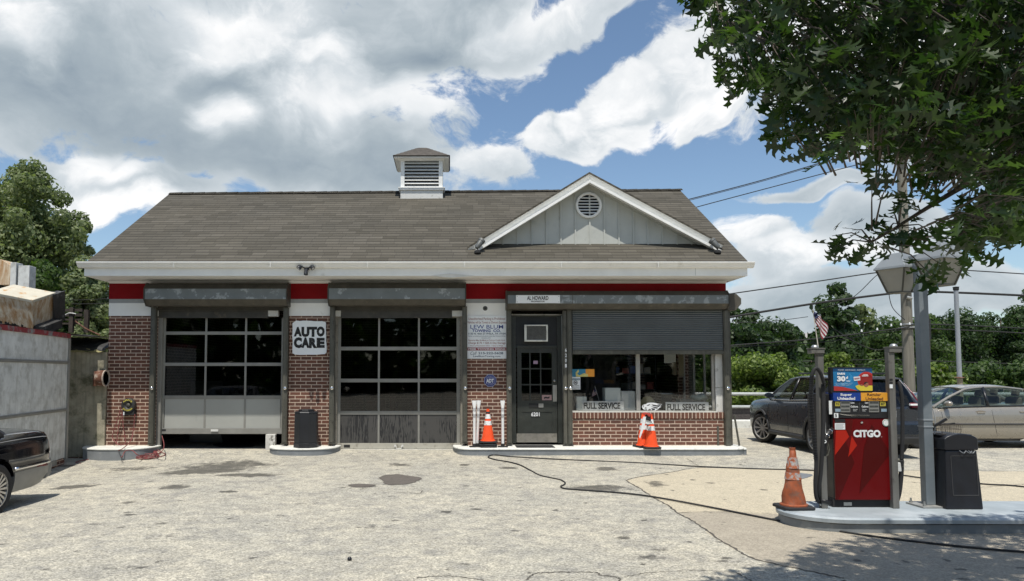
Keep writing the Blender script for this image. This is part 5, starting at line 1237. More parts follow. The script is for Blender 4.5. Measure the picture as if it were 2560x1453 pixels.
B('mast_sticker', mat('faded sticker', (.42, .42, .40), .7, var=.2, vs=12, dirt=(.2, .2, .18), ds=9), xl+.0, xl+.034, PY-.064, PY-.0605, W(0, 1112, PY)[1], W(0, 937, PY)[1], PU)
mb = MB()
for y in (884, 889): x0, z1 = W(2042, y, PY-.06); mb.box(xl-.037, xl+.037, PY-.0625, PY+.022, z1-.008, z1)
mb.build('mast_band', M_blackm, PU)
for i, y in enumerate((947, 955, 961, 966)): PB('mast_sticker', M_ink if i < 2 else M_signw, 2224, y, 2232, y+5, PY-.0635, .002, PU)
# hoses and nozzles
def q3(px, py, y): v = W(px, py, y); return (v[0], y, v[1])
mb = MB(); mb.tube(smooth_path([q3(2048, 892, PY-.1), q3(2060, 960, PY-.12), q3(2052, 935, PY-.14), q3(2040, 921, PY-.16), q3(2030, 940, PY-.16), q3(2027, 1000, PY-.14), q3(2033, 1080, PY-.1), q3(2040, 1150, PY-.08), q3(2038, 1210, PY-.07), q3(2041, 1245, PY-.05), q3(2050, 1255, PY), q3(2056, 1235, PY+.02), q3(2058, 1190, PY+.02), q3(2060, 1150, PY+.02)][1:]), .021, 12)
h1 = mb.build('fuel_hose', M_rubber, PU, smooth=True)
mb = MB(); sp = smooth_path([q3(2030, 940, PY-.16), q3(2027, 1000, PY-.14), q3(2033, 1080, PY-.1), q3(2040, 1150, PY-.08)], 22)
for i in range(0, len(sp)-1, 2):
    d = (sp[i+1]-sp[i]).normalized(); mb.cyl(sp[i]-d*.004, sp[i]+d*.004, .027, n=12)
mb.build('spiral_guard', M_black, h1, smooth=40)
mb = MB(); mb.tube(smooth_path([q3(2058, 960, PY-.08), q3(2059, 1050, PY-.09), q3(2056, 1120, PY-.08), q3(2052, 1180, PY-.06), q3(2047, 1230, PY-.03), q3(2053, 1252, PY)]), .023, 12); mb.build('fuel_hose', M_rubber, PU, smooth=True)
mb = MB(); mb.tube(smooth_path([q3(2240, 885, PY+.02), q3(2244, 935, PY+.0), q3(2246, 955, PY-.03), q3(2252, 975, PY-.05), q3(2256, 1020, PY-.05), q3(2256, 1100, PY-.05), q3(2254, 1150, PY-.05)][2:]), .022, 12); mb.build('fuel_hose', M_rubber, PU, smooth=True)
mb = MB(); mb.tube(smooth_path([q3(2254, 1150, PY-.05), q3(2253, 1185, PY-.03), q3(2249, 1225, PY-.02), q3(2243, 1250, PY), q3(2236, 1262, PY+.02)]), [.026]*33, 12); mb.build('fuel_hose', M_rubber, PU, smooth=True)
nz = B('nozzle_boot', M_whiteold, px_(2236), px_(2246), PY-.06, PY+.0, pz_(1178), pz_(1155), PU, bevel=.008)
mb = MB(); mb.tube([q3(2236, 1150, PY-.03), q3(2250, 1152, PY-.04), q3(2256, 1158, PY-.05), q3(2255, 1168, PY-.05)], .018); mb.build('nozzle', M_rail, PU, smooth=True)
mb = MB(); mb.tube([q3(2081, 1072, PY+.0), q3(2070, 1084, PY-.04), q3(2062, 1097, PY-.06), q3(2060, 1120, PY-.05), q3(2060, 1142, PY-.03)], [.02, .03, .036, .034, .028], 14)
nz = mb.build('nozzle', M_pumpk, PU, smooth=True)
mb = MB(); a, b = Vector(q3(2076, 1078, PY-.02)), Vector(q3(2073, 1081, PY-.03)); mb.cyl(a, a+(b-a)*.3, .029, n=16); a, b = Vector(q3(2067, 1089, PY-.05)), Vector(q3(2065, 1092, PY-.055)); mb.cyl(a, a+(b-a)*.3, .037, n=16); mb.build('nozzle_ring', M_chrome, nz, smooth=40)
xq, zq = W(2061, 1104, PY-.09); MB().lathe([(.011, -.004), (.019, -.004), (.019, .004), (.011, .004), (.011, -.004)], (xq, PY-.098, zq), 'y', 18).build('nozzle_badge', M_signw, nz)
mb = MB(); mb.tube([q3(2069, 1108, PY-.05), q3(2074, 1122, PY-.05), q3(2070, 1138, PY-.05), q3(2060, 1140, PY-.05)], .008); mb.box(xq+.0, xq+.06, PY-.06, PY-.03, zq-.10, zq-.04); mb.build('nozzle_lever', M_rail, nz, bevel=.004)
mb = MB(); mb.tube([q3(2061, 1142, PY-.0), q3(2062, 1165, PY), q3(2060, 1200, PY), q3(2058, 1235, PY)], [.028, .034, .024, .03], 12); mb.cyl(q3(2052, 1251, PY-.05), q3(2075, 1257, PY-.05), .022, .026); mb.build('breakaway_fitting', M_pumpk, PU, smooth=True)
mb = MB(); mb.cyl(q3(2050, 1262, PY-.04), q3(2070, 1263, PY-.04), .012); mb.cyl(q3(2236, 1263, PY-.04), q3(2246, 1262, PY-.04), .014); mb.build('anchor_bolt', M_steel, PU)

# flag on the left mast
e = empty('us_flag', (xl-.0, PY-.02, ztl+.03), label='small drooping stars and stripes flag on the left pump mast', cat='flag')
a, b = q3(2045.5, 868, PY-.02), q3(2031, 768, PY-.02)
MB().cyl(a, b, .0055, .004).build('flag_pole', mat('cream pole', (.6, .56, .48), .5), e)
MB().lathe([(.001, -.03), (.008, -.02), (.004, -.01), (.012, 0), (.004, .012), (.009, .02), (.001, .035)], b, 'z', 12).build('finial', M_pumpk, e, smooth=True)
flagmesh((2035, 794), (2049, 789), (2074, 819), (2057, 849), PY-.025, n=9, m=14, amp=.02, canton=False).build('cloth', FM, e)
flagmesh((2032, 778), (2043, 783), (2048, 795), (2035, 797), PY-.024, n=5, m=6, amp=.012, canton=False).build('canton', [FM[2], FM[2], FM[1]], e)

# orange faded cone on the island
p = W(1984, 1262, -7.36)
cone('faded scuffed orange cone at the rounded end of the pump island', (p[0], -7.36, IZ), R(4), old=True)

# black square bin with dome top
bx0, bx1 = W(2366, 1260, -7.46)[0], W(2459, 1260, -7.46)[0]; by0, by1 = -7.46, -6.98
e = empty('waste_bin', ((bx0+bx1)/2, (by0+by1)/2, IZ), label='black square tapered waste bin on the island beside the lamp post', cat='bin')
M_bin = mat('bin plastic', (.010, .011, .015), .38, var=.25, vs=5)
zr = W(0, 1127, -7.46)[1]
mb = MB(); frustum(mb, bx0, bx1, by0, by1, IZ+.001, bx0+.03, bx1-.03, by0+.03, by1-.03, zr); mb.build('body', M_bin, e, bevel=.015)
mb = MB()
for (z0, z1, xa, xb) in ((IZ+.16, IZ+.168, bx0+.085, bx1-.045), (IZ+.16, zr-.06, bx0+.085, bx0+.091), (IZ+.16, zr-.06, bx1-.051, bx1-.045), (zr-.066, zr-.06, bx0+.085, bx1-.045)):
    t0 = (z0-IZ)/(zr-IZ)*.03; mb.add([(xa, by0+t0-.004, z0), (xb, by0+t0-.004, z0), (xb, by0+(z1-IZ)/(zr-IZ)*.03-.004, z1), (xa, by0+(z1-IZ)/(zr-IZ)*.03-.004, z1), (xa, by0+t0+.004, z0), (xb, by0+t0+.004, z0), (xb, by0+(z1-IZ)/(zr-IZ)*.03+.004, z1), (xa, by0+(z1-IZ)/(zr-IZ)*.03+.004, z1)], [(0, 1, 2, 3), (4, 5, 6, 7), (0, 1, 5, 4), (1, 2, 6, 5), (2, 3, 7, 6), (3, 0, 4, 7)])
mb.build('panel_rim', mat('worn plastic edge', (.06, .06, .06), .4), e)
prof = []; X0, X1 = bx0+.018, bx1-.018; zt_ = W(0, 1087, -7.46)[1]-zr; n = 14; poly = [(X0, zr+.004), (X0, zr+zt_*.55)]
for i in range(n+1): t = i/n; poly.append((X0+(X1-X0)*t, zr+zt_*(.72+.33*math.sin(math.pi*t)**.6*1.0)))
poly += [(X1, zr+zt_*.55), (X1, zr+.004)]
MB().prism(poly, 'y', by0+.018, by1-.018).build('hood', M_bin, e, bevel=.012, seg=3)
mb = MB(); rq = random.Random(4)
for i in (0, 2, 3):
    x = bx0+.19+i*.035; mb.tube([(x, by0+.02, zr+.0), (x+.02, by0+.002, zr-.02-rq.uniform(0, .012)), (x+.04, by0+.002, zr-.03), (x+.07, by0+.01, zr-.004)], .006, 5)
mb.build('liner_bag', mat('clear film', (.16, .17, .18), .25), e)
# wire squeegee basket
wx0, wx1 = W(2338, 1070, -7.25)[0], W(2392, 1070, -7.25)[0]; wz0, wz1 = W(0, 1084, -7.25)[1], W(0, 1060, -7.25)[1]
e = empty('wire_basket', ((wx0+wx1)/2, -7.25, wz0), label='wire basket with squeegees on top of the island waste bin', cat='basket')
mb = MB(); y0, y1 = -7.36, -7.14
for z, d in ((wz1, 0), ((wz0+wz1)/2, .01), (wz0, .02)): mb.tube([(wx0+d, y0+d, z), (wx1-d, y0+d, z), (wx1-d, y1-d, z), (wx0+d, y1-d, z), (wx0+d, y0+d, z)], .003, 5)
for i in range(11):
    x = wx0+(wx1-wx0)*i/10; mb.tube([(x, y0, wz1), (min(max(x, wx0+.02), wx1-.02), y0+.02, wz0), (min(max(x, wx0+.02), wx1-.02), y1-.02, wz0), (x, y1, wz1)], .0022, 5)
mb.build('wire', mat('brown wire', (.12, .10, .08), .5, .6), e)
mb = MB(); mb.cyl(q3(2322, 1082, -7.2), q3(2350, 1056, -7.3), .008); mb.cyl(q3(2345, 1063, -7.25), q3(2388, 1058, -7.35), .009); mb.box(-.08, .08, -.012, .012, -.014, .014, Matrix.Translation(q3(2352, 1056, -7.3)) @ Matrix.Rotation(R(-30), 4, 'Y')); mb.build('squeegee', M_pumpk, e)
B('tray', M_pumpk, wx0-.02, wx1+.1, y0-.0, y1+.02, wz0-.016, wz0-.004, e)

# ================================================================ lamp post with two lanterns
LX, LY = W(2321, 1255, -7.22)[0], -7.22
LP = empty('lamp_post', (LX, LY, IZ), label='grey square steel lamp post on the island with two lantern heads', cat='lamp post')
M_post = mat('post paint', (.16, .19, .21), .45, .1, var=.1, vs=.7, dirt=(.22, .245, .26), ds=1., dthr=(.45, .6))
ztp = W(0, 648, LY)[1]
B('post', M_post, LX-.055, LX+.055, LY-.055, LY+.055, IZ+.021, ztp, LP, bevel=.006)
bp = B('base_plate', mat('scuffed galvanised', (.36, .36, .34), .5, .4, var=.2, vs=8), LX-.17, LX+.20, LY-.17, LY+.17, IZ+.001, IZ+.02, LP, bevel=.003)
mb = MB()
for dx in (-.13, .14):
    for dy in (-.13, .13): mb.cyl((LX+dx, LY+dy, IZ+.02), (LX+dx, LY+dy, IZ+.075), .011, n=10); mb.cyl((LX+dx, LY+dy, IZ+.0205), (LX+dx, LY+dy, IZ+.04), .02, n=6)
mb.build('anchor_bolt', M_steel, bp)
mb = MB()
for py in (1049, 1066): z = W(0, py, LY)[1]; mb.box(LX-.061, LX+.061, LY-.061, LY+.061, z-.008, z+.008)
mb.build('strap_band', mat('grey strap', (.3, .33, .35), .4), LP)
MB().tube(smooth_path([(LX+.07, LY-.03, W(0, 1020, LY)[1]), (LX+.085, LY-.05, W(0, 1045, LY)[1]), (LX+.075, LY-.05, W(0, 1085, LY)[1])]), .006).build('cable', M_stripe, LP)
l1 = (W(2247, 700, -6.95)[0], -6.95); l2 = (W(2352, 690, -7.72)[0], -7.72)
mb = MB(); d = Vector((l2[0]-l1[0], l2[1]-l1[1], 0)); ang = math.atan2(d.y, d.x); L = d.length
Mx = Matrix.Translation((LX, LY, ztp+.03)) @ Matrix.Rotation(ang, 4, 'Z'); mb.box(-.32, .42, -.03, .03, -.028, .03, Mx); mb.build('cross_arm', M_post, LP, bevel=.004)
M_lens = mat('cream lantern lens', (.30, .285, .24), .5, var=.1, vs=4)
def lantern(c, rz):
    e = empty('lantern', (c[0], c[1], 2.65), LP)
    def sq(r, z): return [(c[0]+r*math.cos(rz+math.pi/4+i*math.pi/2), c[1]+r*math.sin(rz+math.pi/4+i*math.pi/2), z) for i in range(4)]
    def fr_(mb, r0, z0, r1, z1): mb.add(sq(r0, z0)+sq(r1, z1), [(0, 1, 2, 3), (4, 5, 6, 7)]+[(i, (i+1) % 4, 4+(i+1) % 4, 4+i) for i in range(4)])
    mb = MB(); fr_(mb, .13, 2.66, .245, 2.935); mb.build('lens', M_lens, e)
    mb = MB()
    for i in range(4):
        a = sq(.135, 2.655)[i]; b = sq(.252, 2.94)[i]; mb.cyl(a, b, .011, n=6)
    fr_(mb, .14, 2.642, .138, 2.659); mb.build('cage', M_rail, e)
    mb = MB(); fr_(mb, .285, 2.936, .28, 2.962); fr_(mb, .275, 2.9625, .13, 3.13); fr_(mb, .13, 3.1305, .05, 3.15); mb.build('hood', mat('lantern hood grey', (.26, .28, .29), .45, .2, var=.06), e, bevel=.004)
lantern(l1, R(28)); lantern(l2, R(20))

# ================================================================ vehicles
def pinterp(tab, x):
    xs_ = [t[0] for t in tab]; out = []
    for j in range(1, len(tab[0])): out.append(float(np.interp(x, xs_, [t[j] for t in tab])))
    return out
def smoothtab(tab, n=90):
    xs_ = np.array([t[0] for t in tab], float); A = np.array(tab, float)[:, 1:]
    xx = np.linspace(xs_[0], xs_[-1], n); o = []
    for x in xx:
        i = int(np.clip(np.searchsorted(xs_, x)-1, 0, len(xs_)-2)); h = xs_[i+1]-xs_[i]; t = (x-xs_[i])/h
        def tg(j):
            if j <= 0: return (A[1]-A[0])/(xs_[1]-xs_[0])
            if j >= len(xs_)-1: return (A[-1]-A[-2])/(xs_[-1]-xs_[-2])
            a = (A[j]-A[j-1])/(xs_[j]-xs_[j-1]); b = (A[j+1]-A[j])/(xs_[j+1]-xs_[j]); return np.where(a*b > 0, 2*a*b/(a+b+1e-12), 0)
        m0, m1 = tg(i)*h, tg(i+1)*h
        o.append((x, *((2*t**3-3*t*t+1)*A[i]+(t**3-2*t*t+t)*m0+(-2*t**3+3*t*t)*A[i+1]+(t**3-t*t)*m1)))
    return o
SEC = [(0, 0.), (.80, 0.), (.93, .05), (.975, .14), (.995, .32), (1., .52), (.99, .68), (.975, .80), (.95, .89), (.90, .955), (.80, .99), (.55, 1.015), (0, 1.04)]
def car(name, label, C, loc, rz, paint, group=None, trim=None, extra=None):
    e = empty(name, loc, rz=rz, label=label, cat=C['cat'], group=group)
    tab = smoothtab(C['body'])
    def section(x, w, zb, zt): return [(w*a, zb+(zt-zb)*b) for a, b in SEC]
    mb = MB(); n = len(SEC); rings = []
    for (x, w, zb, zt) in tab:
        s_ = section(x, w, zb, zt); rings.append([(x, -y, z) for y, z in s_]+[(x, y, z) for y, z in reversed(s_[1:-1])])
    m_ = len(rings[0]); vs = [v for r_ in rings for v in r_]
    fs = [(i*m_+k, i*m_+(k+1) % m_, (i+1)*m_+(k+1) % m_, (i+1)*m_+k) for i in range(len(rings)-1) for k in range(m_)]+[tuple(range(m_)), tuple(range((len(rings)-1)*m_, len(rings)*m_))]
    mb.add(vs, fs); body = mb.build('body', paint, e, local=True, smooth=40)
    # wheel arches cut out of the shell
    R_ = C['wr']; cut = MB()
    for wx in C['wheels']:
        for s_ in (-1, 1): cut.cyl((wx, s_*(C['hw']-.34), R_*1.02), (wx, s_*(C['hw']+.2), R_*1.02), R_*1.17, n=40)
    co = cut.build('cut', paint, None); bo = body.modifiers.new('b', 'BOOLEAN'); bo.operation = 'DIFFERENCE'; bo.object = co; bo.solver = 'EXACT'
    co.location = (0, 0, 0); body.parent = None
    bpy.context.view_layer.update(); dg = bpy.context.evaluated_depsgraph_get()
    nm = bpy.data.meshes.new_from_object(body.evaluated_get(dg)); body.modifiers.clear(); body.data = nm; body.parent = e
    bpy.data.objects.remove(co); nm.set_sharp_from_angle(angle=R(35)); body.name = 'body'
    def side(x, z):        # half width of the shell at height z
        w, zb, zt = pinterp(tab, x); s_ = section(x, w, zb, zt); zz = [q[1] for q in s_]; return float(np.interp(z, zz, [q[0] for q in s_]))
    def top(x): return pinterp(tab, x)[2]
    def zb(x): return pinterp(tab, x)[1]
    # cabin
    cb = C['cab']; (xa, xb_, xc_, xd) = cb['x']; zr_ = cb['roof']; wr_ = cb['wr']; belt = lambda x: top(x)-.015
    wb = lambda x: side(x, top(x)-(top(x)-zb(x))*.06)
    gl = cb.get('glass', M_cardglass); nseg = 10
    roofc = smoothtab(cb['roofline'], 24)
    def roofpt(t):  # t in 0..1 from windscreen head to rear head
        x = xb_+(xc_-xb_)*t; return x, pinterp(roofc, x)[0]
    for s_ in (-1, 1):
        mb = MB(); vs = []; N = 24
        for i in range(N+1):
            t = i/N; x = xa+.05+(xd-xa-.1)*t
            zt_ = float(np.interp(x, [xa, xb_]+[xb_+(xc_-xb_)*q for q in (.2, .4, .6, .8)]+[xc_, xd], [top(xa), roofpt(0)[1]-.05]+[roofpt(q)[1]-.055 for q in (.2, .4, .6, .8)]+[roofpt(1)[1]-.05, top(xd)]))
            zb_ = top(x)-.02; zt_ = max(zt_, zb_+.002); f_ = (zt_-zb_)/(zr_-zb_)
            vs += [(x, s_*(wb(x)-.01), zb_), (x, s_*(wb(x)-.01+(wr_-wb(x))*f_), zt_)]
        mb.add(vs, [(2*i, 2*i+2, 2*i+3, 2*i+1) for i in range(N)]); mb.build('side_glass', cb.get('sglass', gl), e, local=True, smooth=True)
    def screen(x0, x1, z1, nm_, g_):
        mb = MB(); N, K = 12, 6; vs = []
        for i in range(N+1):
            u = -1+2*i/N
            for k in range(K+1):
                t = k/K; x = x0+(x1-x0)*t; w_ = wb(x0)*(1-t)+wr_*t-.02; bow = .09*(1-u*u)*(1 if x0 < x1 else -1)*(1)
                vs.append((x-bow*(1-t*.5)*(1 if x0 < x1 else 1), u*w_, top(x0)-.01+(z1-top(x0)+.01)*(t+.06*math.sin(math.pi*t))+.02*(1-u*u)))
        mb.add(vs, [(i*(K+1)+k, (i+1)*(K+1)+k, (i+1)*(K+1)+k+1, i*(K+1)+k+1) for i in range(N) for k in range(K)]); return mb.build(nm_, g_, e, local=True, smooth=True)
    screen(xa, xb_, roofpt(0)[1]-.02, 'windscreen', gl); screen(xd, xc_, roofpt(1)[1]-.02, 'rear_window', cb.get('rglass', gl))
    mb = MB(); N, K = 16, 12; vs = []
    for side_ in (0, 1):
        for i in range(N+1):
            x, z = roofpt(i/N); ex_ = -.03 if i == 0 else (.03 if i == N else 0)
            for k in range(K+1):
                u = -1+2*k/K; vs.append((x+ex_, u*(wr_+.012), z-.075*abs(u)**4.5+(.0 if side_ == 0 else -.03)))
    S_ = (N+1)*(K+1)
    fs = [(i*(K+1)+k, (i+1)*(K+1)+k, (i+1)*(K+1)+k+1, i*(K+1)+k+1) for i in range(N) for k in range(K)]; fs += [tuple(q+S_ for q in f) for f in fs]
    fs += [(i*(K+1)+k, (i+1)*(K+1)+k, (i+1)*(K+1)+k+S_, i*(K+1)+k+S_) for i in range(N) for k in (0, K)]+[(i*(K+1)+k, i*(K+1)+k+1, i*(K+1)+k+1+S_, i*(K+1)+k+S_) for i in (0, N) for k in range(K)]
    mb.add(vs, fs); rf = mb.build('roof', cb.get('roofmat', paint), e, local=True, smooth=50)
    pm = cb.get('pillarmat', paint)
    for s_ in (-1, 1):
        mb = MB(); A = Vector((xa, s_*(wb(xa)-.03), top(xa)-.01)); Bv = Vector((xb_, s_*(wr_-.01), roofpt(0)[1]-.05))
        mb.tube([A, A.lerp(Bv, .5)+Vector((0, 0, .025)), Bv], [.035, .032, .03], 8)
        # rail above the doors
        mb.tube([(x, s_*(wr_-.002), z-.055) for x, z in (roofpt(q/8) for q in range(9))], .028, 8)
        Cv = Vector((xc_, s_*(wr_-.005), roofpt(1)[1]-.05)); Dv = Vector((xd, s_*(wb(xd)-.03), top(xd)-.01)); mb.tube([Cv, Cv.lerp(Dv, .5)+Vector((0, s_*.01, .015)), Dv], [.03, .04, .05], 8)
        if cb.get('cp'):      # solid quarter panel
            poly = cb['cp']; vs = []
            for off in (0, -.03):
                for (x, z) in poly:
                    f_ = min(1, max(0, (z-(top(x)-.02))/(zr_-top(x)+.02))); vs.append((x, s_*(wb(x)+.004+(wr_-wb(x))*f_+off), z))
            k_ = len(poly); mb.add(vs, [tuple(range(k_)), tuple(range(2*k_-1, k_-1, -1))]+[(i, k_+i, k_+(i+1) % k_, (i+1) % k_) for i in range(k_)])
        mb.build('pillar', pm, e, local=True, smooth=45)
        for bxp in cb['b']:
            mb = MB(); x = bxp; xt_ = bxp+cb.get('brake', .03); zt_ = pinterp(roofc, min(max(xt_, xb_), xc_))[0]-.06
            f_ = (zt_-top(x))/(zr_-top(x)); mb.tube([(x, s_*(wb(x)-.012), top(x)-.03), ((x+xt_)/2, s_*((wb(x)+wr_)/2-.004), (top(x)+zt_)/2), (xt_, s_*(wr_-.002), zt_)], .034, 8); mb.build('door_pillar', M_black, e, local=True, smooth=True)
        # belt strip
        mb = MB(); mb.tube([(x, s_*(wb(x)+.003), top(x)-.028) for x in np.linspace(xa+.1, xd-.1, 20)], .012, 6); mb.build('belt_moulding', cb.get('beltmat', M_black), e, local=True, smooth=True)
        # door gaps
        mb = MB()
        for gx in C['gaps']:
            z0, z1 = zb(gx)+.1, top(gx)-.04; mb.tube([(gx+C.get('gapcurve', .0)*(1-((q/7)))**2, s_*(side(gx, z0+(z1-z0)*q/7)+.0005), z0+(z1-z0)*q/7) for q in range(8)], .0045, 5)
        mb.build('door_gap', M_blackm, e, local=True)
        for hx in C['handles']:
            hz = top(hx)-.17; mb = MB(); y = side(hx, hz); mb.box(hx-.09, hx+.09, s_*y-.012 if s_ > 0 else s_*y-.018, s_*y+.018 if s_ > 0 else s_*y+.012, hz-.018, hz+.02); mb.build('door_handle', C.get('handlemat', paint), e, local=True, bevel=.01)
        if C.get('rub'):
            z = C['rub']; mb = MB(); xs_r = np.linspace(C['wheels'][0]+R_*1.3, C['wheels'][1]-R_*1.3, 20); mb.tube([(x, s_*(side(x, z)+.004), z) for x in xs_r], .026, 6); mb.build('rub_strip', C.get('rubmat', M_blackm), e, local=True, smooth=True)
        # mirror
        mx_ = C['mirror']; mb = MB(); y = wb(mx_); z = top(mx_)+.07
        mb.lathe([(.001, -.06), (.05, -.055), (.085, -.02), (.09, .02), (.08, .05), (.001, .055)], (0, 0, 0), 'x', 16)
        mb.v = [(v[0]*1.0+mx_, v[1]*1.15+s_*(y+.11), v[2]*.72+z) for v in mb.v]; mb.box(mx_-.02, mx_+.03, min(s_*(y-.02), s_*(y+.06)), max(s_*(y-.02), s_*(y+.06)), z-.05, z-.01)
        mb.build('wing_mirror', C.get('mirmat', paint), e, local=True, smooth=50)
    # wheels
    for wx in C['wheels']:
        for s_ in (-1, 1):
            wc = (wx, s_*(C['hw']-.10), R_)
            wh = empty('wheel', (0, 0, 0), None); wh.parent = e; wh.location = wc
            if wx == C['wheels'][0] and C.get('steer'): wh.rotation_euler = (0, 0, C['steer'])
            wd = .105; rimr = C['rim']
            mb = MB(); mb.lathe([(rimr, -wd+.01), (rimr+.02, -wd), (R_-.03, -wd+.003), (R_-.006, -wd+.028), (R_, -wd+.05), (R_, wd-.05), (R_-.006, wd-.028), (R_-.03, wd-.003), (rimr+.02, wd), (rimr, wd-.01)], n=40, ax='y', caps=False); mb.build('tyre', M_rubber, wh, local=True, smooth=35)
            mb = MB(); f = s_*(wd-.03)
            mb.lathe([(rimr+.004, f+s_*.02), (rimr-.02, f+s_*.024), (rimr-.03, f-s_*.02), (rimr-.032, -f)], n=40, ax='y', caps=False)
            mb.lathe([(.001, f+s_*.01), (.05, f+s_*.008), (.062, f-s_*.02), (.064, f-s_*.05)], n=20, ax='y')
            ns = C['spokes']
            for k in range(ns):
                a = 2*math.pi*k/ns; w0, w1 = C['spokew']
                d = Vector((math.cos(a), 0, math.sin(a))); t_ = Vector((-math.sin(a), 0, math.cos(a)))
                p0 = d*.04; p1 = d*(rimr-.015); q = []
                for pp2, ww, yy in ((p0, w0, f+s_*.0), (p1, w1, f+s_*.018)):
                    for sg in (-1, 1):
                        for dy in (0, -s_*.03): v = pp2+t_*(sg*ww); q.append((v.x, yy+dy, v.z))
                mb.add(q, [(0, 2, 6, 4), (1, 5, 7, 3), (0, 4, 5, 1), (2, 3, 7, 6)])
            mb.build('rim', C['rimmat'], wh, local=True, smooth=30)
            mb = MB(); mb.lathe([(.001, -f*.2), (rimr-.033, -f*.2)], n=28, ax='y'); mb.build('brake_disc', M_blackm, wh, local=True)
    # inside
    mi_ = C.get('inmat', M_blackm); zf = zb(xa)+.12
    mb = MB(); seats = C.get('seats', [(xa+.95, .38), (xa+.95, -.38), (xa+1.85, .35), (xa+1.85, -.35)])
    for sx_, sy_ in seats:
        mb.box(sx_-.25, sx_+.25, sy_-.24, sy_+.24, zf, zf+.3); mb.box(-.06, .06, -.23, .23, 0, .62, Matrix.Translation((sx_+.26, sy_, zf+.25)) @ Matrix.Rotation(R(14), 4, 'Y')); mb.box(-.04, .04, -.11, .11, .65, .82, Matrix.Translation((sx_+.26, sy_, zf+.25)) @ Matrix.Rotation(R(14), 4, 'Y'))
    mb.box(xa+.12, xa+.5, -.62, .62, zf, top(xa)-.0); mb.build('seats', mi_, e, local=True, bevel=.04)
    mb = MB(); mb.lathe([(.165, -.01), (.18, 0), (.165, .012), (.152, 0), (.165, -.01)], n=24, ax='x')
    mb.v = [(v[0]+v[2]*.35+xa+.62, v[1]+.36*C.get('drv', -1), v[2]+top(xa)+.03) for v in mb.v]; mb.build('steering_wheel', M_blackm, e, local=True, smooth=True)
    if extra: extra(e, side, top, zb, wb, tab)
    return e

# x runs from the nose (0) to the tail (L); the tail faces +x
SUV = dict(cat='car', hw=.925, wr=.365, rim=.275, wheels=(.93, 3.62), spokes=10, spokew=(.016, .02), rimmat=mat('grey alloy', (.48, .48, .48), .35, .6),
  body=[(0, .66, .42, .86), (.05, .80, .30, .97), (.16, .88, .24, 1.03), (.5, .915, .22, 1.075), (1.2, .925, .22, 1.12), (2.2, .93, .23, 1.13), (3.4, .93, .24, 1.17), (4.2, .915, .27, 1.18), (4.48, .88, .32, 1.12), (4.60, .80, .38, 1.0)],
  cab=dict(x=(1.22, 1.98, 4.18, 4.52), roof=1.68, wr=.62, roofline=[(1.98, 1.63), (2.5, 1.685), (3.2, 1.69), (4.18, 1.64)], b=(2.42, 3.32), sglass=glass_mat('tinted car glass', .30), rglass=MATS['tinted car glass'], beltmat=M_chrome, pillarmat=None, cp=[(3.72, 1.15), (3.95, 1.57), (4.1, 1.60), (4.3, 1.4), (4.48, 1.14)]),
  gaps=(1.35, 2.42, 3.4), handles=(2.25, 3.2), mirror=1.5, steer=R(20))
M_suv = mat('dark blue grey car paint', (.012, .017, .025), .3, .0, var=.05, coat=.6)
SUV['cab']['pillarmat'] = M_suv
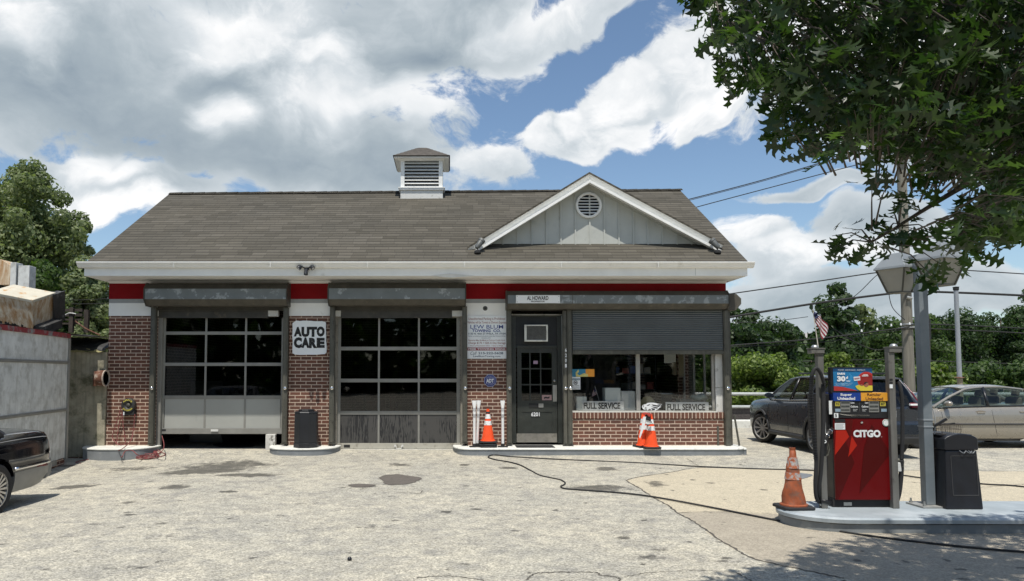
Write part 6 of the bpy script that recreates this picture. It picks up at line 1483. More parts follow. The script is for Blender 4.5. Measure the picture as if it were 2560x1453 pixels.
def suv_x(e, side, top, zb, wb, tab):
    mred = mat('tail lamp red', (.13, .004, .007), .25, coat=.3); mcl = mat('clad grey plastic', (.035, .036, .038), .6)
    for s_ in (-1, 1):
        mb = MB(); mb.prism([(4.36, 1.04), (4.62, 1.04), (4.60, 1.10), (4.52, 1.13), (4.38, 1.12)], 'y', s_*.60 if s_ > 0 else -.875, .875 if s_ > 0 else s_*.60)
        mb.tube([(4.50, s_*.80, 1.12), (4.40, s_*.74, 1.32), (4.24, s_*.67, 1.52)], [.022, .02, .012], 8); mb.build('tail_lamp', mred, e, local=True, bevel=.012)
        MB().box(4.57, 4.63, s_*.66-.1, s_*.66+.1, 1.075, 1.11).build('reverse_lamp', M_whiteink, e, local=True, bevel=.005)
        MB().box(4.605, 4.66, s_*.6-.2, s_*.6+.2, .60, .63).build('rear_reflector', mred, e, local=True)
        mb = MB()
        mb.box(.05, .35, s_*.7-.14, s_*.7+.14, .78, .90); mb.build('headlamp', mat('headlamp', (.5, .52, .55), .1, coat=1.), e, local=True, bevel=.03)
        mb = MB(); mb.tube([(x, s_*(side(x, .32)+.0), .31) for x in np.linspace(1.4, 3.15, 12)], .06, 8); mb.build('sill_cladding', mcl, e, local=True, smooth=True)
        for wx in (.93, 3.62):
            mb = MB(); mb.tube([(wx+.44*math.cos(a), s_*(side(wx+.44*math.cos(a), .367+.44*math.sin(a))+.002), .367+.44*math.sin(a)) for a in np.linspace(R(-8), R(188), 26)], .032, 8); mb.build('arch_cladding', mcl, e, local=True, smooth=True)
        mb = MB(); mb.tube([(x, s_*.60, 1.72-.0*(x-2.3)) for x in np.linspace(2.35, 4.0, 10)], .018, 6); mb.build('roof_rail', M_black, e, local=True, smooth=True)
    mb = MB(); mb.prism([(4.45, .38), (4.62, .40), (4.67, .50), (4.66, .72), (4.58, .78), (4.45, .78)], 'y', -.84, .84); mb.build('rear_bumper', M_suv, e, local=True, bevel=.03)
    mb = MB(); mb.prism([(4.40, .28), (4.60, .30), (4.655, .42), (4.64, .56), (4.5, .56)], 'y', -.80, .80); mb.build('bumper_cladding', mcl, e, local=True, bevel=.02)
    MB().box(4.585, 4.60+.03, -.27, .27, .84, .98).build('number_plate', M_signw, e, local=True, bevel=.004)
    mb = MB(); mb.prism([(4.0, 1.66), (4.32, 1.615), (4.32, 1.595), (4.0, 1.60)], 'y', -.60, .60); mb.build('roof_spoiler', M_black, e, local=True, bevel=.01)
    MB().tube([(4.44, -.1, 1.28), (4.5, -.1, 1.20), (4.5, .35, 1.17)], .01).build('rear_wiper', M_blackm, e, local=True)
# heading straight away from the camera: nose at +y
s_x = 8.72
car('suv', 'dark blue grey sport utility car parked beyond the pump', SUV, (s_x, 3.40, float(gz(s_x, 1.0))-.0), R(-90), M_suv, extra=suv_x)
M_beige = mat('champagne car paint', (.33, .30, .25), .3, .45, var=.03, coat=1.)
SED = dict(cat='car', hw=.92, wr=.335, rim=.215, wheels=(.98, 3.79), spokes=7, spokew=(.03, .034), rimmat=mat('silver wheel cover', (.42, .41, .38), .35, .7),
  body=[(0, .60, .36, .60), (.05, .74, .28, .70), (.2, .85, .22, .78), (.6, .905, .2, .86), (1.3, .92, .19, .945), (2.2, .925, .19, .985), (3.4, .925, .19, 1.01), (4.3, .90, .22, 1.02), (4.9, .84, .26, .99), (5.05, .74, .34, .90)],
  cab=dict(x=(1.35, 2.25, 3.55, 4.35), roof=1.46, wr=.60, roofline=[(2.2, 1.39), (2.6, 1.45), (3.0, 1.46), (3.6, 1.40)], b=(2.62,), brake=.06, glass=M_cardglass, pillarmat=None, cp=[(3.62, 1.0), (3.60, 1.37), (3.75, 1.34), (4.35, 1.03)]),
  gaps=(1.5, 2.66, 3.62), gapcurve=.10, handles=(2.40, 3.38), handlemat=None, mirror=1.62, rub=.56, rubmat=mat('dark rub strip', (.05, .048, .045), .6), inmat=mat('beige seats', (.16, .14, .11), .8))
SED['cab']['pillarmat'] = M_beige; SED['handlemat'] = M_beige
def sed_x(e, side, top, zb, wb, tab):
    for s_ in (-1, 1):
        MB().box(.04, .32, s_*.62-.2, s_*.62+.2, .60, .72).build('headlamp', MATS['headlamp'], e, local=True, bevel=.03)
        MB().box(4.96, 5.07, s_*.55-.24, s_*.55+.24, .78, .92).build('tail_lamp', MATS['tail lamp red'], e, local=True, bevel=.02)
        hz = top(2.40)-.17; y = side(2.4, hz); mb = MB(); mb.lathe([(.001, 0), (.5, 0), (.5, .001)], n=28, ax='y'); mb.v = [(v[0]*.28+2.40, s_*(y-.004)+v[1]*s_, v[2]*.10+hz) for v in mb.v]; mb.build('handle_recess_shade', mat('recess shade grey', (.20, .17, .13), .5), e, local=True)  # flat oval in a darker tone paints the shade of the handle hollow
    mb = MB(); mb.prism([(0, .26), (-.07, .36), (-.08, .5), (-.03, .6), (.15, .62), (.15, .24)], 'y', -.72, .72); mb.build('front_bumper', M_beige, e, local=True, bevel=.04)
    mb = MB(); mb.prism([(4.95, .30), (5.1, .34), (5.13, .56), (5.02, .64), (4.9, .64)], 'y', -.8, .8); mb.build('rear_bumper', M_beige, e, local=True, bevel=.04)
    for s_ in (-1, 1): MB().tube([(x, s_*(side(x, .21)-.01), .20) for x in np.linspace(1.45, 3.35, 10)], .03, 8).build('sill', MATS['dark rub strip'], e, local=True, smooth=True)
# broadside, nose to the left
car('sedan', 'champagne beige four door sedan parked broadside at the right edge', SED, (9.80, .87+.92, float(gz(11.5, 1.0))), 0., M_beige, extra=sed_x)
# long black sedan, nose towards the street, its tail in the left of the picture
M_blk = mat('black car paint', (.006, .006, .008), .12, .0, var=.02, coat=1., spec=.6)
CAD = dict(cat='car', hw=.95, wr=.34, rim=.235, wheels=(1.05, 4.12), spokes=18, spokew=(.010, .016), rimmat=mat('bright wheel cover', (.55, .54, .52), .28, .85),
  body=[(0, .80, .40, .74), (.05, .88, .32, .86), (.3, .93, .26, .95), (1., .945, .22, .99), (2.2, .95, .21, 1.0), (3.6, .95, .22, 1.03), (4.6, .94, .25, 1.055), (5.25, .92, .30, 1.045), (5.43, .90, .34, 1.03), (5.485, .88, .42, .97)],
  cab=dict(x=(1.75, 2.5, 3.75, 4.35), roof=1.46, wr=.66, roofline=[(2.4, 1.41), (2.9, 1.46), (3.4, 1.46), (3.8, 1.41)], b=(2.9,), glass=M_cardglass, pillarmat=None, roofmat=mat('dark vinyl top', (.03, .032, .038), .7, bump=.4, bs=200), cp=[(3.45, 1.03), (3.45, 1.38), (3.8, 1.38), (4.42, 1.04)]),
  gaps=(1.7, 2.95, 3.8), handles=(2.7, 3.6), mirror=1.95, rub=.56, rubmat=M_chrome)
CAD['cab']['pillarmat'] = MATS['dark vinyl top']
def cad_x(e, side, top, zb, wb, tab):
    mg = mat('grey lower cladding', (.22, .22, .21), .4, .3)
    for s_ in (-1, 1):
        MB().tube([(x, s_*(side(x, top(x)-.10)+.001), top(x)-.10) for x in np.linspace(.4, 5.40, 40)], .006, 5).build('pinstripe', mat('pale pinstripe', (.3, .3, .3), .4), e, local=True)
        vs = []; xs_r = np.linspace(4.50, 5.44, 14)
        MB().tube([(x, s_*(side(x, .56)+.006), .565) for x in np.linspace(4.50, 5.45, 14)], .024, 6).build('chrome_moulding', M_chrome, e, local=True, smooth=True)
        mb = MB()
        for x in xs_r: vs += [(x, s_*(side(x, .50)+.012), .52), (x, s_*(side(x, .45)+.014), .40), (x, s_*(side(x, .36)-.01), max(.25, zb(x)-.03)), (x, s_*(side(x, .36)-.2), max(.25, zb(x)-.03)), (x, s_*(side(x, .5)-.2), .52)]
        mb.add(vs, [(5*i+k, 5*i+(k+1) % 5, 5*i+5+(k+1) % 5, 5*i+5+k) for i in range(13) for k in range(5)]+[tuple(range(5)), tuple(range(65, 70))]); mb.build('lower_cladding', mg, e, local=True, smooth=40)
        MB().box(5.02, 5.36, s_*side(5.2, .5)-.01 if s_ < 0 else s_*side(5.2, .5)-.02, s_*side(5.2, .5)+.02 if s_ < 0 else s_*side(5.2, .5)+.024, .515, .548).build('side_marker', MATS['tail lamp red'], e, local=True)
        mb = MB(); mb.prism([(5.40, .62), (5.49, .62), (5.475, .93), (5.40, .96)], 'y', min(s_*.78, s_*.60), max(s_*.78, s_*.60)); mb.build('tail_lamp', MATS['tail lamp red'], e, local=True, bevel=.015)
        mb = MB(); mb.lathe([(.001, -.004), (.03, -.003), (.035, .004)], (0, 0, 0), 'y', 20); mb.v = [(v[0]*1.2+4.02, v[1]+s_*(wb(4.02)-.028), v[2]+1.16) for v in mb.v]; mb.build('pillar_badge', M_chrome, e, local=True)
    mb = MB(); mb.prism([(5.40, .30), (5.55, .36), (5.58, .48), (5.55, .60), (5.42, .62)], 'y', -.88, .88); mb.build('rear_bumper', mg, e, local=True, bevel=.03)
    MB().box(5.5, 5.60, -.84, .84, .565, .60).build('bumper_chrome', M_chrome, e, local=True, bevel=.01)
    mb = MB(); mb.lathe([(.02, 0), (.014, .02), (.004, .045)], (4.62, .35, top(4.62)+.02), 'z', 10); mb.build('antenna_base', M_blackm, e, local=True)
car('black_sedan', 'glossy black long sedan with chrome moulding, only its tail in view', CAD, (-6.86, -6.42-4.12, float(gz(-6.6, -6.5))+.0), R(90), M_blk, extra=cad_x)
# a car standing inside the first bay
car('bay_car', 'dark car standing inside the first garage bay behind the glass', SED, (-4.55, .9, -.03), R(90), M_blk)
# ================================================================ left: clad shed, concrete wall, roof clutter
M_clad = mat('dented aluminium cladding', (.60, .61, .59), .6, .05, var=.15, vs=3.5, dirt=(.36, .36, .33), ds=4.6, dthr=(.48, .7), streak=(.38, .37, .34), bump=1., bs=5)
M_conc = mat('mossy old concrete', (.34, .31, .23), .9, var=.25, vs=5, dirt=(.11, .11, .065), ds=3.2, dthr=(.5, .66), streak=(.13, .125, .09), bump=.5, bs=16)
M_tarr = mat('tar roofing', (.035, .035, .034), .6, var=.5, vs=5, dirt=(.16, .16, .155), ds=7, dthr=(.55, .68), bump=1., bs=12)
C0 = Vector((-7.78, -1.10)); dirn = Vector((.13, -1.)).normalized(); nrm = Vector((-1., -.13)).normalized()
SH = empty('metal_clad_shed', (C0.x, C0.y, -.25), label='low shed clad in grey dented metal sheets with a red roof edge', cat='shed')
ztop_ = 2.42; LEN = 3.6
def shp(t, d, z): p = C0+dirn*t+nrm*d; return (p.x, p.y, z)
def shbox(mb, t0, t1, d0, d1, z0, z1, z1b=None):
    z1b = z1 if z1b is None else z1b
    mb.add([shp(t0, d0, z0), shp(t1, d0, z0), shp(t1, d1, z0), shp(t0, d1, z0), shp(t0, d0, z1), shp(t1, d0, z1b), shp(t1, d1, z1b), shp(t0, d1, z1)], [(0, 1, 2, 3), (4, 5, 6, 7), (0, 1, 5, 4), (1, 2, 6, 5), (2, 3, 7, 6), (3, 0, 4, 7)])
mb = MB(); shbox(mb, 0, LEN, .0, 3.2, -.06, ztop_-.07); mb.build('cladding', M_clad, SH)
mb = MB(); shbox(mb, 0, LEN, .02, 3.2, -.6, -.061); mb.build('brick_footing', BRICK, SH)
mb = MB()
for z in (W(178, 907, -1.1)[1], W(178, 1024, -1.1)[1]): shbox(mb, .02, LEN, -.018, -.0005, z-.03, z+.03); shbox(mb, .02, LEN, -.026, -.0185, z-.008, z+.006)
mb.build('cover_strip', M_alu, SH, bevel=.003)
mb = MB(); shbox(mb, -.03, .05, -.03, .06, -.10, ztop_-.07); mb.build('corner_post', M_alu, SH, bevel=.004)
mb = MB(); shbox(mb, -.02, LEN, -.03, .0, ztop_-.069, ztop_+.02); mb.build('red_fascia', mat('faded red trim', (.24, .03, .035), .6, var=.3, vs=3, dirt=(.2, .2, .2), ds=4, dthr=(.5, .6)), SH)
mb = MB(); shbox(mb, 0.5, LEN, -.02, -.0005, -.16, -.062); mb.build('skirt', M_alu, SH)
mb = MB(); N = 14; vs = []
for i in range(N+1):
    for j in range(N+1):
        t = -2.4+(LEN+2.4)*i/N; d = -.04+3.4*j/N; z = ztop_+.022+.05*max(0, mnoise.noise(Vector((t*1.3, d*1.3, 0))))+d*.06
        p = C0+dirn*t+nrm*d if t >= 0 else Vector((C0.x+.12*t/-2.4-.0, C0.y-t))+nrm*d
        vs.append((p.x, p.y, z))
M_ = N+1; mb.add(vs, [(i*M_+j, (i+1)*M_+j, (i+1)*M_+j+1, i*M_+j+1) for i in range(N) for j in range(N)]); mb.build('tar_roof', M_tarr, SH, smooth=True)
# concrete wall between shed and station
xw0, xw1 = -8.9, XL-.012
CW = empty('concrete_wall', ((xw0+xw1)/2, .1, -.3), label='stained mossy concrete wall between the shed and the brick station', cat='wall')
zt_ = W(0, 880, -.05)[1]
B('wall', M_conc, xw0, xw1, -.05, .3, -.18, zt_, CW, bevel=.01); B('footing', BRICK, xw0, xw1, -.07, .3, -.6, -.181, CW)
mb = MB(); N = 20; vs = []
for i in range(N+1):
    x = xw0+(xw1-xw0)*i/N; h = .02*math.sin(i*2.3)+.015*math.sin(i*5.1)
    vs += [(x, -.12, zt_+.0+h*.6), (x, -.10, zt_+.05+h), (x, .3, zt_+.09+h)]
mb.add(vs, [(3*i+k, 3*i+3+k, 3*i+4+k, 3*i+1+k) for i in range(N) for k in range(2)]); mb.build('moss_ledge', mat('dry moss', (.30, .27, .13), .95, var=.3, vs=12), CW)
mb = MB(); vs = []
for i in range(N+1):
    x = xw0+(xw1-xw0)*i/N
    for j in range(7):
        t = j/6; vs.append((x, -.07-.02*math.sin(t*8+i)+t*t*.9-.05, zt_+.06+.30*t+.03*mnoise.noise(Vector((x*5, t*5, 0)))-.05*(i/N)))
mb.add(vs, [(i*7+j, (i+1)*7+j, (i+1)*7+j+1, i*7+j+1) for i in range(N) for j in range(6)]); mb.build('tar_sheet', M_tarr, CW, smooth=True)
# rusty flue stub
xq, zq = W(247, 946, -.22); M_rust = mat('rust', (.12, .05, .028), .85, var=.5, vs=12, dirt=(.30, .25, .2), ds=10, dthr=(.55, .65), bump=.4)
e = empty('rusty_pipe', (xq, -.05, zq), label='rusty round flue stub on the concrete wall next to the pier', cat='pipe')
MB().lathe([(.17, 0), (.17, .16), (.155, .16), (.15, .01), (.001, .01)], (xq-.02, -.22, zq), 'x', 28).build('flue', M_rust, e, smooth=35)
MB().lathe([(.165, .161), (.18, .161), (.18, .185), (.15, .185), (.15, .161)], (xq-.02, -.22, zq), 'x', 28).build('collar', mat('pale scaled rim', (.4, .33, .27), .8, var=.3, vs=20), e, smooth=35)
mb = MB(); mb.box(xq-.14, xq-.02, -.2, -.051, zq-.17, zq+.15); mb.build('bracket', M_rust, e, bevel=.01)
# rusted roof unit, tilted
M_rw = bpy.data.materials.new('rust streaked white steel'); M_rw.use_nodes = True; T = M_rw.node_tree; P = T.nodes['Principled BSDF']
oc = nd(T, 'ShaderNodeTexCoord').outputs['Object']
a = noi(T, nd(T, 'ShaderNodeMapping', {0: oc, 3: (7, 7, 1.1)}).outputs[0], 1.6, 8, .7, .4); b_ = noi(T, oc, 3., 7, .65)
c = mixc(T, ramp(T, a, .36, .60), (.62, .55, .42), (.36, .20, .085)); c = mixc(T, ramp(T, b_, .60, .76), c, (.60, .58, .52)); c = mixc(T, ramp(T, noi(T, oc, 6., 8, .7), .64, .74), c, (.10, .06, .035))
T.links.new(c, P.inputs['Base Color']); P.inputs['Roughness'].default_value = .85
YU = -.1
uc = Vector((W(58, 768, YU)[0], YU, W(58, 768, YU)[1]))
UN = empty('roof_unit', (uc.x, uc.y, uc.z-.38), label='tilted white roof unit streaked with rust on the shed roof', cat='roof unit')
Mu = Matrix.Translation(uc) @ Matrix.Rotation(R(9), 4, 'Y') @ Matrix.Rotation(R(20), 4, 'X') @ Matrix.Rotation(R(-6), 4, 'Z')
hx, hy, hz = .50, .36, .33
mb = MB(); N = 18
mb.box(-hx, hx, -hy, hy, -hz+.1, hz, Mu)
rq = random.Random(9)
for (p0, p1) in (((-hx, -hy), (hx, -hy)), ((hx, -hy), (hx, hy))):       # ragged rusted-through lower edge
    for i in range(N):
        t0, t1 = i/N, (i+1)/N; d = rq.uniform(.0, .10)
        a0 = Vector(p0).lerp(Vector(p1), t0); a1 = Vector(p0).lerp(Vector(p1), t1)
        mb.add([Mu @ Vector((a0.x, a0.y, -hz+.1)), Mu @ Vector((a1.x, a1.y, -hz+.1)), Mu @ Vector((a1.x, a1.y, -hz+d)), Mu @ Vector((a0.x, a0.y, -hz+d*rq.uniform(.5, 1.4)))], [(0, 1, 2, 3)])
mb.build('case', M_rw, UN)
mb = MB(); mb.box(-hx-.01, hx+.01, -hy-.01, hy+.01, hz-.05, hz+.015, Mu); mb.build('top_lid', mat('peeling cream lid', (.52, .48, .38), .7, var=.1, vs=4, dirt=(.45, .24, .08), ds=5, dthr=(.56, .66)), UN, bevel=.01)
mb = MB(); mb.box(hx-.1, hx+.04, hy+.001, hy+.2, -hz, hz-.0, Mu); mb.build('burnt_frame', M_tarr, UN, bevel=.01)
mb = MB(); mb.box(hx+.041, hx+.07, hy-.12, hy+.24, -hz-.02, hz+.01, Mu); mb.build('side_plate', M_tarr, UN)
mb = MB(); mb.box(-hx, hx+.2, -hy+.04, hy-.04, -hz-.1, -hz+.09, Mu); mb.build('plinth', M_tarr, UN)
# second, more distant box and ducts
YV = 2.3
e = empty('rusty_vent_box', (W(10, 700, YV)[0], YV, W(0, 705, YV)[1]-.5), label='rusted brown vent box at the left picture edge behind the tilted unit', cat='vent box')
mb = MB(); q0 = [W(*p, YV) for p in ((-60, 640), (0, 648), (27, 664), (24, 712), (-60, 712))]; mb.prism(q0, 'y', YV, YV+.5); mb.build('case', M_rw, e)
mb = MB(); mb.box(W(-60, 0, YV)[0], W(24, 0, YV)[0], YV+.02, YV+.4, 2.4, W(0, 711, YV)[1]); mb.build('stand', M_blackm, e)
for a, b, t, lab in ((26, 41, 656, 'narrow grey sheet metal duct beside the rusted vent box'), (46, 74, 664, 'wider pale grey sheet metal duct left of the tree')):
    x0, z1 = W(a, t, YV); x1 = W(b, t, YV)[0]
    o = B('metal_duct', M_clad, x0, x1, YV, YV+.3, 2.5, z1, bevel=.01, label=lab, cat='duct', group='grey ducts on the shed roof'); move_to(o, (x0, YV, 2.5))
# timber frame
YT = 1.6
e = empty('timber_rack', (W(200, 820, YT)[0], YT, 2.5), label='dark timber rack with two posts on the tarred roof', cat='rack')
mb = MB()
for a, b, t in ((177, 187, 769), (214, 225, 775)): x0, z1 = W(a, t, YT); mb.box(x0, W(b, t, YT)[0], YT-.08, YT, W(0, 832, YT)[1], z1)
mb.build('post', mat('dark timber', (.045, .035, .028), .9, var=.4, vs=9), e)
mb = MB()
for t0, t1 in ((772, 779), (784, 791), (797, 801)): mb.box(W(135, 0, YT)[0], W(228, 0, YT)[0], YT+.001, YT+.04, W(0, t1, YT)[1], W(0, t0, YT)[1])
mb.box(W(135, 0, YT)[0], W(225, 0, YT)[0], YT+.001, YT+.05, W(0, 811, YT)[1], W(0, 807, YT)[1])
mb.build('rail', MATS['dark timber'], e)
mb = MB(); mb.tube(smooth_path([q3(138, 805, YT-.1), q3(160, 790, YT-.1), q3(173, 783, YT-.1), q3(190, 785, YT-.1)]), .012); mb.build('rope', M_whiteold, e)
mb = MB(); mb.tube(smooth_path([q3(188, 803, YT-.1), q3(215, 822, YT-.15), q3(250, 838, YT-.2)]), .018); mb.build('pipe', M_rust, e)

# ================================================================ right: railing, parapet, poles, wires
RY = 8.0
e = empty('guard_railing', (12, RY, -.1), label='pale pipe railing on a low dark parapet behind the cars', cat='railing')
mb = MB(); z = W(0, 985, RY)[1]; mb.tube([(5.5, RY, z), (60, RY, z)], .05, 10)
for i in range(16): mb.cyl((15.4+i*3.6, RY, -.2), (15.4+i*3.6, RY, z), .035, n=8)
mb.build('top_rail', mat('pale rail paint', (.5, .52, .5), .4, .2), e, smooth=40)
mb = MB(); z2 = W(0, 1017, RY-.2)[1]; mb.tube([(5.5, RY-.2, z2), (60, RY-.2, z2)], .045, 10); mb.build('lower_rail', MATS['pale rail paint'], e, smooth=40)
B('parapet', mat('dark textured parapet', (.075, .065, .06), .9, var=.4, vs=22, bump=.8), 5.5, 60, RY-.15, RY+.1, -.6, W(0, 1021, RY-.2)[1], e)
o = B('painted_kerb', M_kerbtop, 5.8, 60, RY-.75, RY-.35, -.6, W(0, 1051, RY-.75)[1], bevel=.03, kind='structure')
pz0 = -.3
def pole(name, px, pyt, Y, r0, r1, m_, label, cat, pref=900):
    x = W(px, pref, Y)[0]; zt = W(0, pyt, Y)[1]
    e = empty(name, (x, Y, pz0), label=label, cat=cat); MB().cyl((x, Y, pz0), (x, Y, zt), r0, r1, 20).build('shaft', m_, e, smooth=40); return e, x, zt
UP, ux, uz = pole('utility_pole', 2271, 230, 9.0, .185, .135, M_wood, 'tall wooden utility pole behind the lamp post', 'utility pole')
mb = MB()
for z in (W(0, 812, 9)[1], W(0, 820, 9)[1]): mb.lathe([(.19, -.03), (.2, 0), (.19, .03)], (ux, 9, z), 'z', 16)
mb.cyl((ux-.45, 8.75, W(0, 822, 9)[1]), (ux+.3, 8.75, W(0, 818, 9)[1]), .025); mb.cyl((ux-.1, 8.8, W(0, 745, 9)[1]), (ux+.05, 8.75, W(0, 748, 9)[1]), .05); mb.build('pole_band', M_steel, UP)
mb = MB(); mb.box(ux-1.1, ux+1.1, 8.72, 8.84, W(0, 402, 9)[1], W(0, 392, 9)[1]); mb.build('cross_arm', M_wood, UP)
e, vx_, vz_ = pole('vent_pole', 2397, 725, 7.4, .075, .065, mat('grey vent pipe', (.30, .32, .34), .5, .2, var=.1), 'slim grey vent pipe with black cap behind the beige sedan', 'vent pipe')
MB().lathe([(.001, 0), (.07, 0), (.085, .03), (.085, .10), (.10, .115), (.001, .13)], (vx_, 7.4, vz_-.02), 'z', 14).build('cap', M_rust if 0 else M_blackm, e)
MB().lathe([(.085, -.02), (.16, 0), (.085, .02)], (vx_, 7.4, W(0, 944, 7.4)[1]), 'z', 14).build('flange', M_rust, e)
MB().cyl((vx_, 7.39, pz0), (vx_, 7.39, W(0, 946, 7.4)[1]), .085, .078, 18).build('lower_sleeve', mat('tan sleeve', (.26, .22, .15), .8), e, smooth=40)
e, _, _ = pole('far_utility_pole', 2321, 790, 24, .14, .12, mat('dark pole wood', (.04, .033, .028), .9), 'dark slim pole with a transformer can beyond the railing', 'utility pole')
xq = W(2316, 880, 23.7)[0]; MB().cyl((xq, 23.7, W(0, 850, 24)[1]), (xq, 23.7, W(0, 800, 24)[1]), .25, n=16).build('transformer', M_blackm, e, smooth=40)
e, _, _ = pole('street_light_pole', 2094, 905, 26, .06, .05, M_stripe, 'small street light with an angled arm among the shrubs', 'street light')
MB().tube([q3(2094, 915, 26), q3(2106, 893, 26), q3(2110, 888, 26)], .05).build('arm', M_steel, e); MB().box(*[v for p in zip(q3(2099, 893, 26.1), q3(2108, 883, 26.4)) for v in sorted(p)]).build('lamp_box', M_steel, e)
def wire(pts, Y, r, label, seg=10, sag=0):
    P3 = [Vector(q3(p[0], p[1], Y if not isinstance(Y, tuple) else Y[0]+(Y[1]-Y[0])*i/(len(pts)-1))) for i, p in enumerate(pts)]
    o = MB().tube(smooth_path(P3, seg), r, 6).build('power_line', M_blackm, smooth=True, label=label, cat='cable', group='overhead cables'); return move_to(o, P3[0])
wire([(1760, 806), (1838, 791), (2050, 757), (2235, 733), (2290, 729), (2400, 732), (2560, 739), (2700, 746)], 8.8, .038, 'thickest overhead cable, crossing from the station to the wooden pole')
wire([(1760, 745), (1838, 733), (2040, 704), (2190, 682), (2260, 678)], 8.8, .02, 'single cable from the eaves corner up to the lantern height of the pole')
wire([(2270, 668), (2415, 676), (2560, 685), (2700, 694)], 8.8, .018, 'cable running right from the pole just below the oak leaves')
wire([(1660, 513), (1728, 497), (1900, 452), (2060, 405), (2255, 350)], 8.9, .016, 'upper of the two thin wires above the roof ridge', sag=0)
wire([(1660, 517), (1728, 500), (1900, 455), (2060, 408), (2255, 354)], 9.1, .010, 'faint wire twinned with the upper thin wire over the ridge')
wire([(1680, 536), (1745, 517), (1960, 460), (2170, 405), (2255, 385)], 8.8, .015, 'lower thin wire rising from the ridge end to the oak')
wire([(1790, 868), (1838, 863), (2040, 847), (2250, 821), (2270, 818)], 8.7, .022, 'lower cable meeting the white insulators on the pole')
wire([(1790, 872), (1838, 867), (2040, 857), (2180, 836), (2270, 822)], 8.75, .014, 'thin cable sagging just below the insulator cable')
wire([(2272, 812), (2320, 811), (2440, 815), (2560, 821), (2700, 828)], 8.8, .018, 'upper of two cables leaving the pole to the right')
wire([(2272, 822), (2320, 822), (2440, 827), (2560, 833), (2700, 840)], 8.8, .018, 'lower of two cables leaving the pole to the right')
wire([(2020, 792), (1960, 800), (1900, 806), (1838, 806)], 12., .012, 'short faint wire behind the flag')
wire([(2084, 822), (2120, 845), (2160, 866), (2195, 875), (2230, 866), (2262, 850)], 9.2, .016, 'slack drooping wire between shrub and pole')
wire([(2268, 655), (2225, 700), (2222, 730), (2232, 770), (2262, 800)], 8.75, .012, 'loose service wire hanging beside the pole behind the lantern')
wire([(2060, 770), (2130, 745), (2190, 690), (2206, 686)], 8.9, .014, 'short service wire rising to the pole bracket')
wire([(1790, 908), (1960, 905), (2220, 899), (2400, 905), (2700, 915)], 25, .02, 'upper distant line across the shrubs')
wire([(1790, 916), (1970, 916), (2220, 911), (2400, 918), (2700, 930)], 25.3, .018, 'lower distant line across the shrubs')
wire([(120, 748), (200, 750), (300, 745)], 9., .01, 'upper thin wire crossing the left tree'); wire([(120, 757), (200, 760), (300, 757)], 9., .01, 'lower thin wire crossing the left tree')
# insulators
mb = MB()
for px in (2154, 2193, 2228, 2252, 2274): p = q3(px, {2154: 826, 2193: 822, 2228: 812, 2252: 810, 2274: 808}[px], 8.68); mb.cyl((p[0], p[1], p[2]-.05), (p[0], p[1], p[2]+.03), .03, .02, 8)
mb.build('insulator', M_whiteink, UP)
# far house behind the trees
Yh = 60
e = empty('far_house', (W(2040, 880, Yh)[0], Yh, -1), label='partly hidden pale house among the trees behind the flag', cat='house')
x0, x1 = W(1990, 0, Yh)[0], W(2030, 0, Yh)[0]; zt = W(0, 855, Yh)[1]
B('wall', mat('far brick', (.20, .13, .10), .9), x0, x1, Yh, Yh+6, -2, zt, e); mb = MB(); mb.prism([(x0-.3, zt), (x1+.3, zt), ((x0+x1)/2, zt+1.)], 'y', Yh-.3, Yh+6.3); mb.build('roof', mat('far pale roof', (.40, .38, .36), .8), e)
for px in (1998, 2014): PB('window', M_dark, px, 868, px+7, 882, Yh-.03, .02, e)

# ================================================================ trees
def leafmat(name, c0, c1, trans, seed=0.):
    m = bpy.data.materials.new(name); m.use_nodes = True; T = m.node_tree; T.nodes.clear(); MATS[name] = m
    oc = nd(T, 'ShaderNodeTexCoord').outputs['Object']; g_ = nd(T, 'ShaderNodeNewGeometry')
    f = mth(T, 'ADD', mth(T, 'MULTIPLY', g_.outputs['Random Per Island'], .55), mth(T, 'MULTIPLY', noi(T, oc, .55+seed, 3), .6))
    c = mixc(T, ramp(T, f, .3, .85), c0, c1)
    d = nd(T, 'ShaderNodeBsdfPrincipled', {'Base Color': c, 'Roughness': .55, 'Specular IOR Level': .4})
    tr = nd(T, 'ShaderNodeBsdfTranslucent', {0: mixc(T, 1., c, trans, 'MULTIPLY')})
    mx = nd(T, 'ShaderNodeMixShader', {0: .35, 1: d.outputs[0], 2: tr.outputs[0]}); nd(T, 'ShaderNodeOutputMaterial', {0: mx.outputs[0]}); return m
LM = [leafmat('dark tree leaf', (.016, .036, .012), (.055, .095, .026), (1.5, 1.9, .8)), leafmat('mid tree leaf', (.026, .055, .014), (.090, .14, .032), (1.5, 1.9, .8)), leafmat('yellow green leaf', (.065, .11, .020), (.21, .27, .055), (1.5, 1.8, .7)), leafmat('grey green leaf', (.07, .105, .04), (.235, .27, .125), (1.5, 1.7, .9))]
M_bark = mat('bark', (.09, .075, .06), .95, var=.4, vs=8, bump=.8, bs=20); M_barkp = mat('pale bark', (.22, .2, .16), .9, var=.4, vs=4)
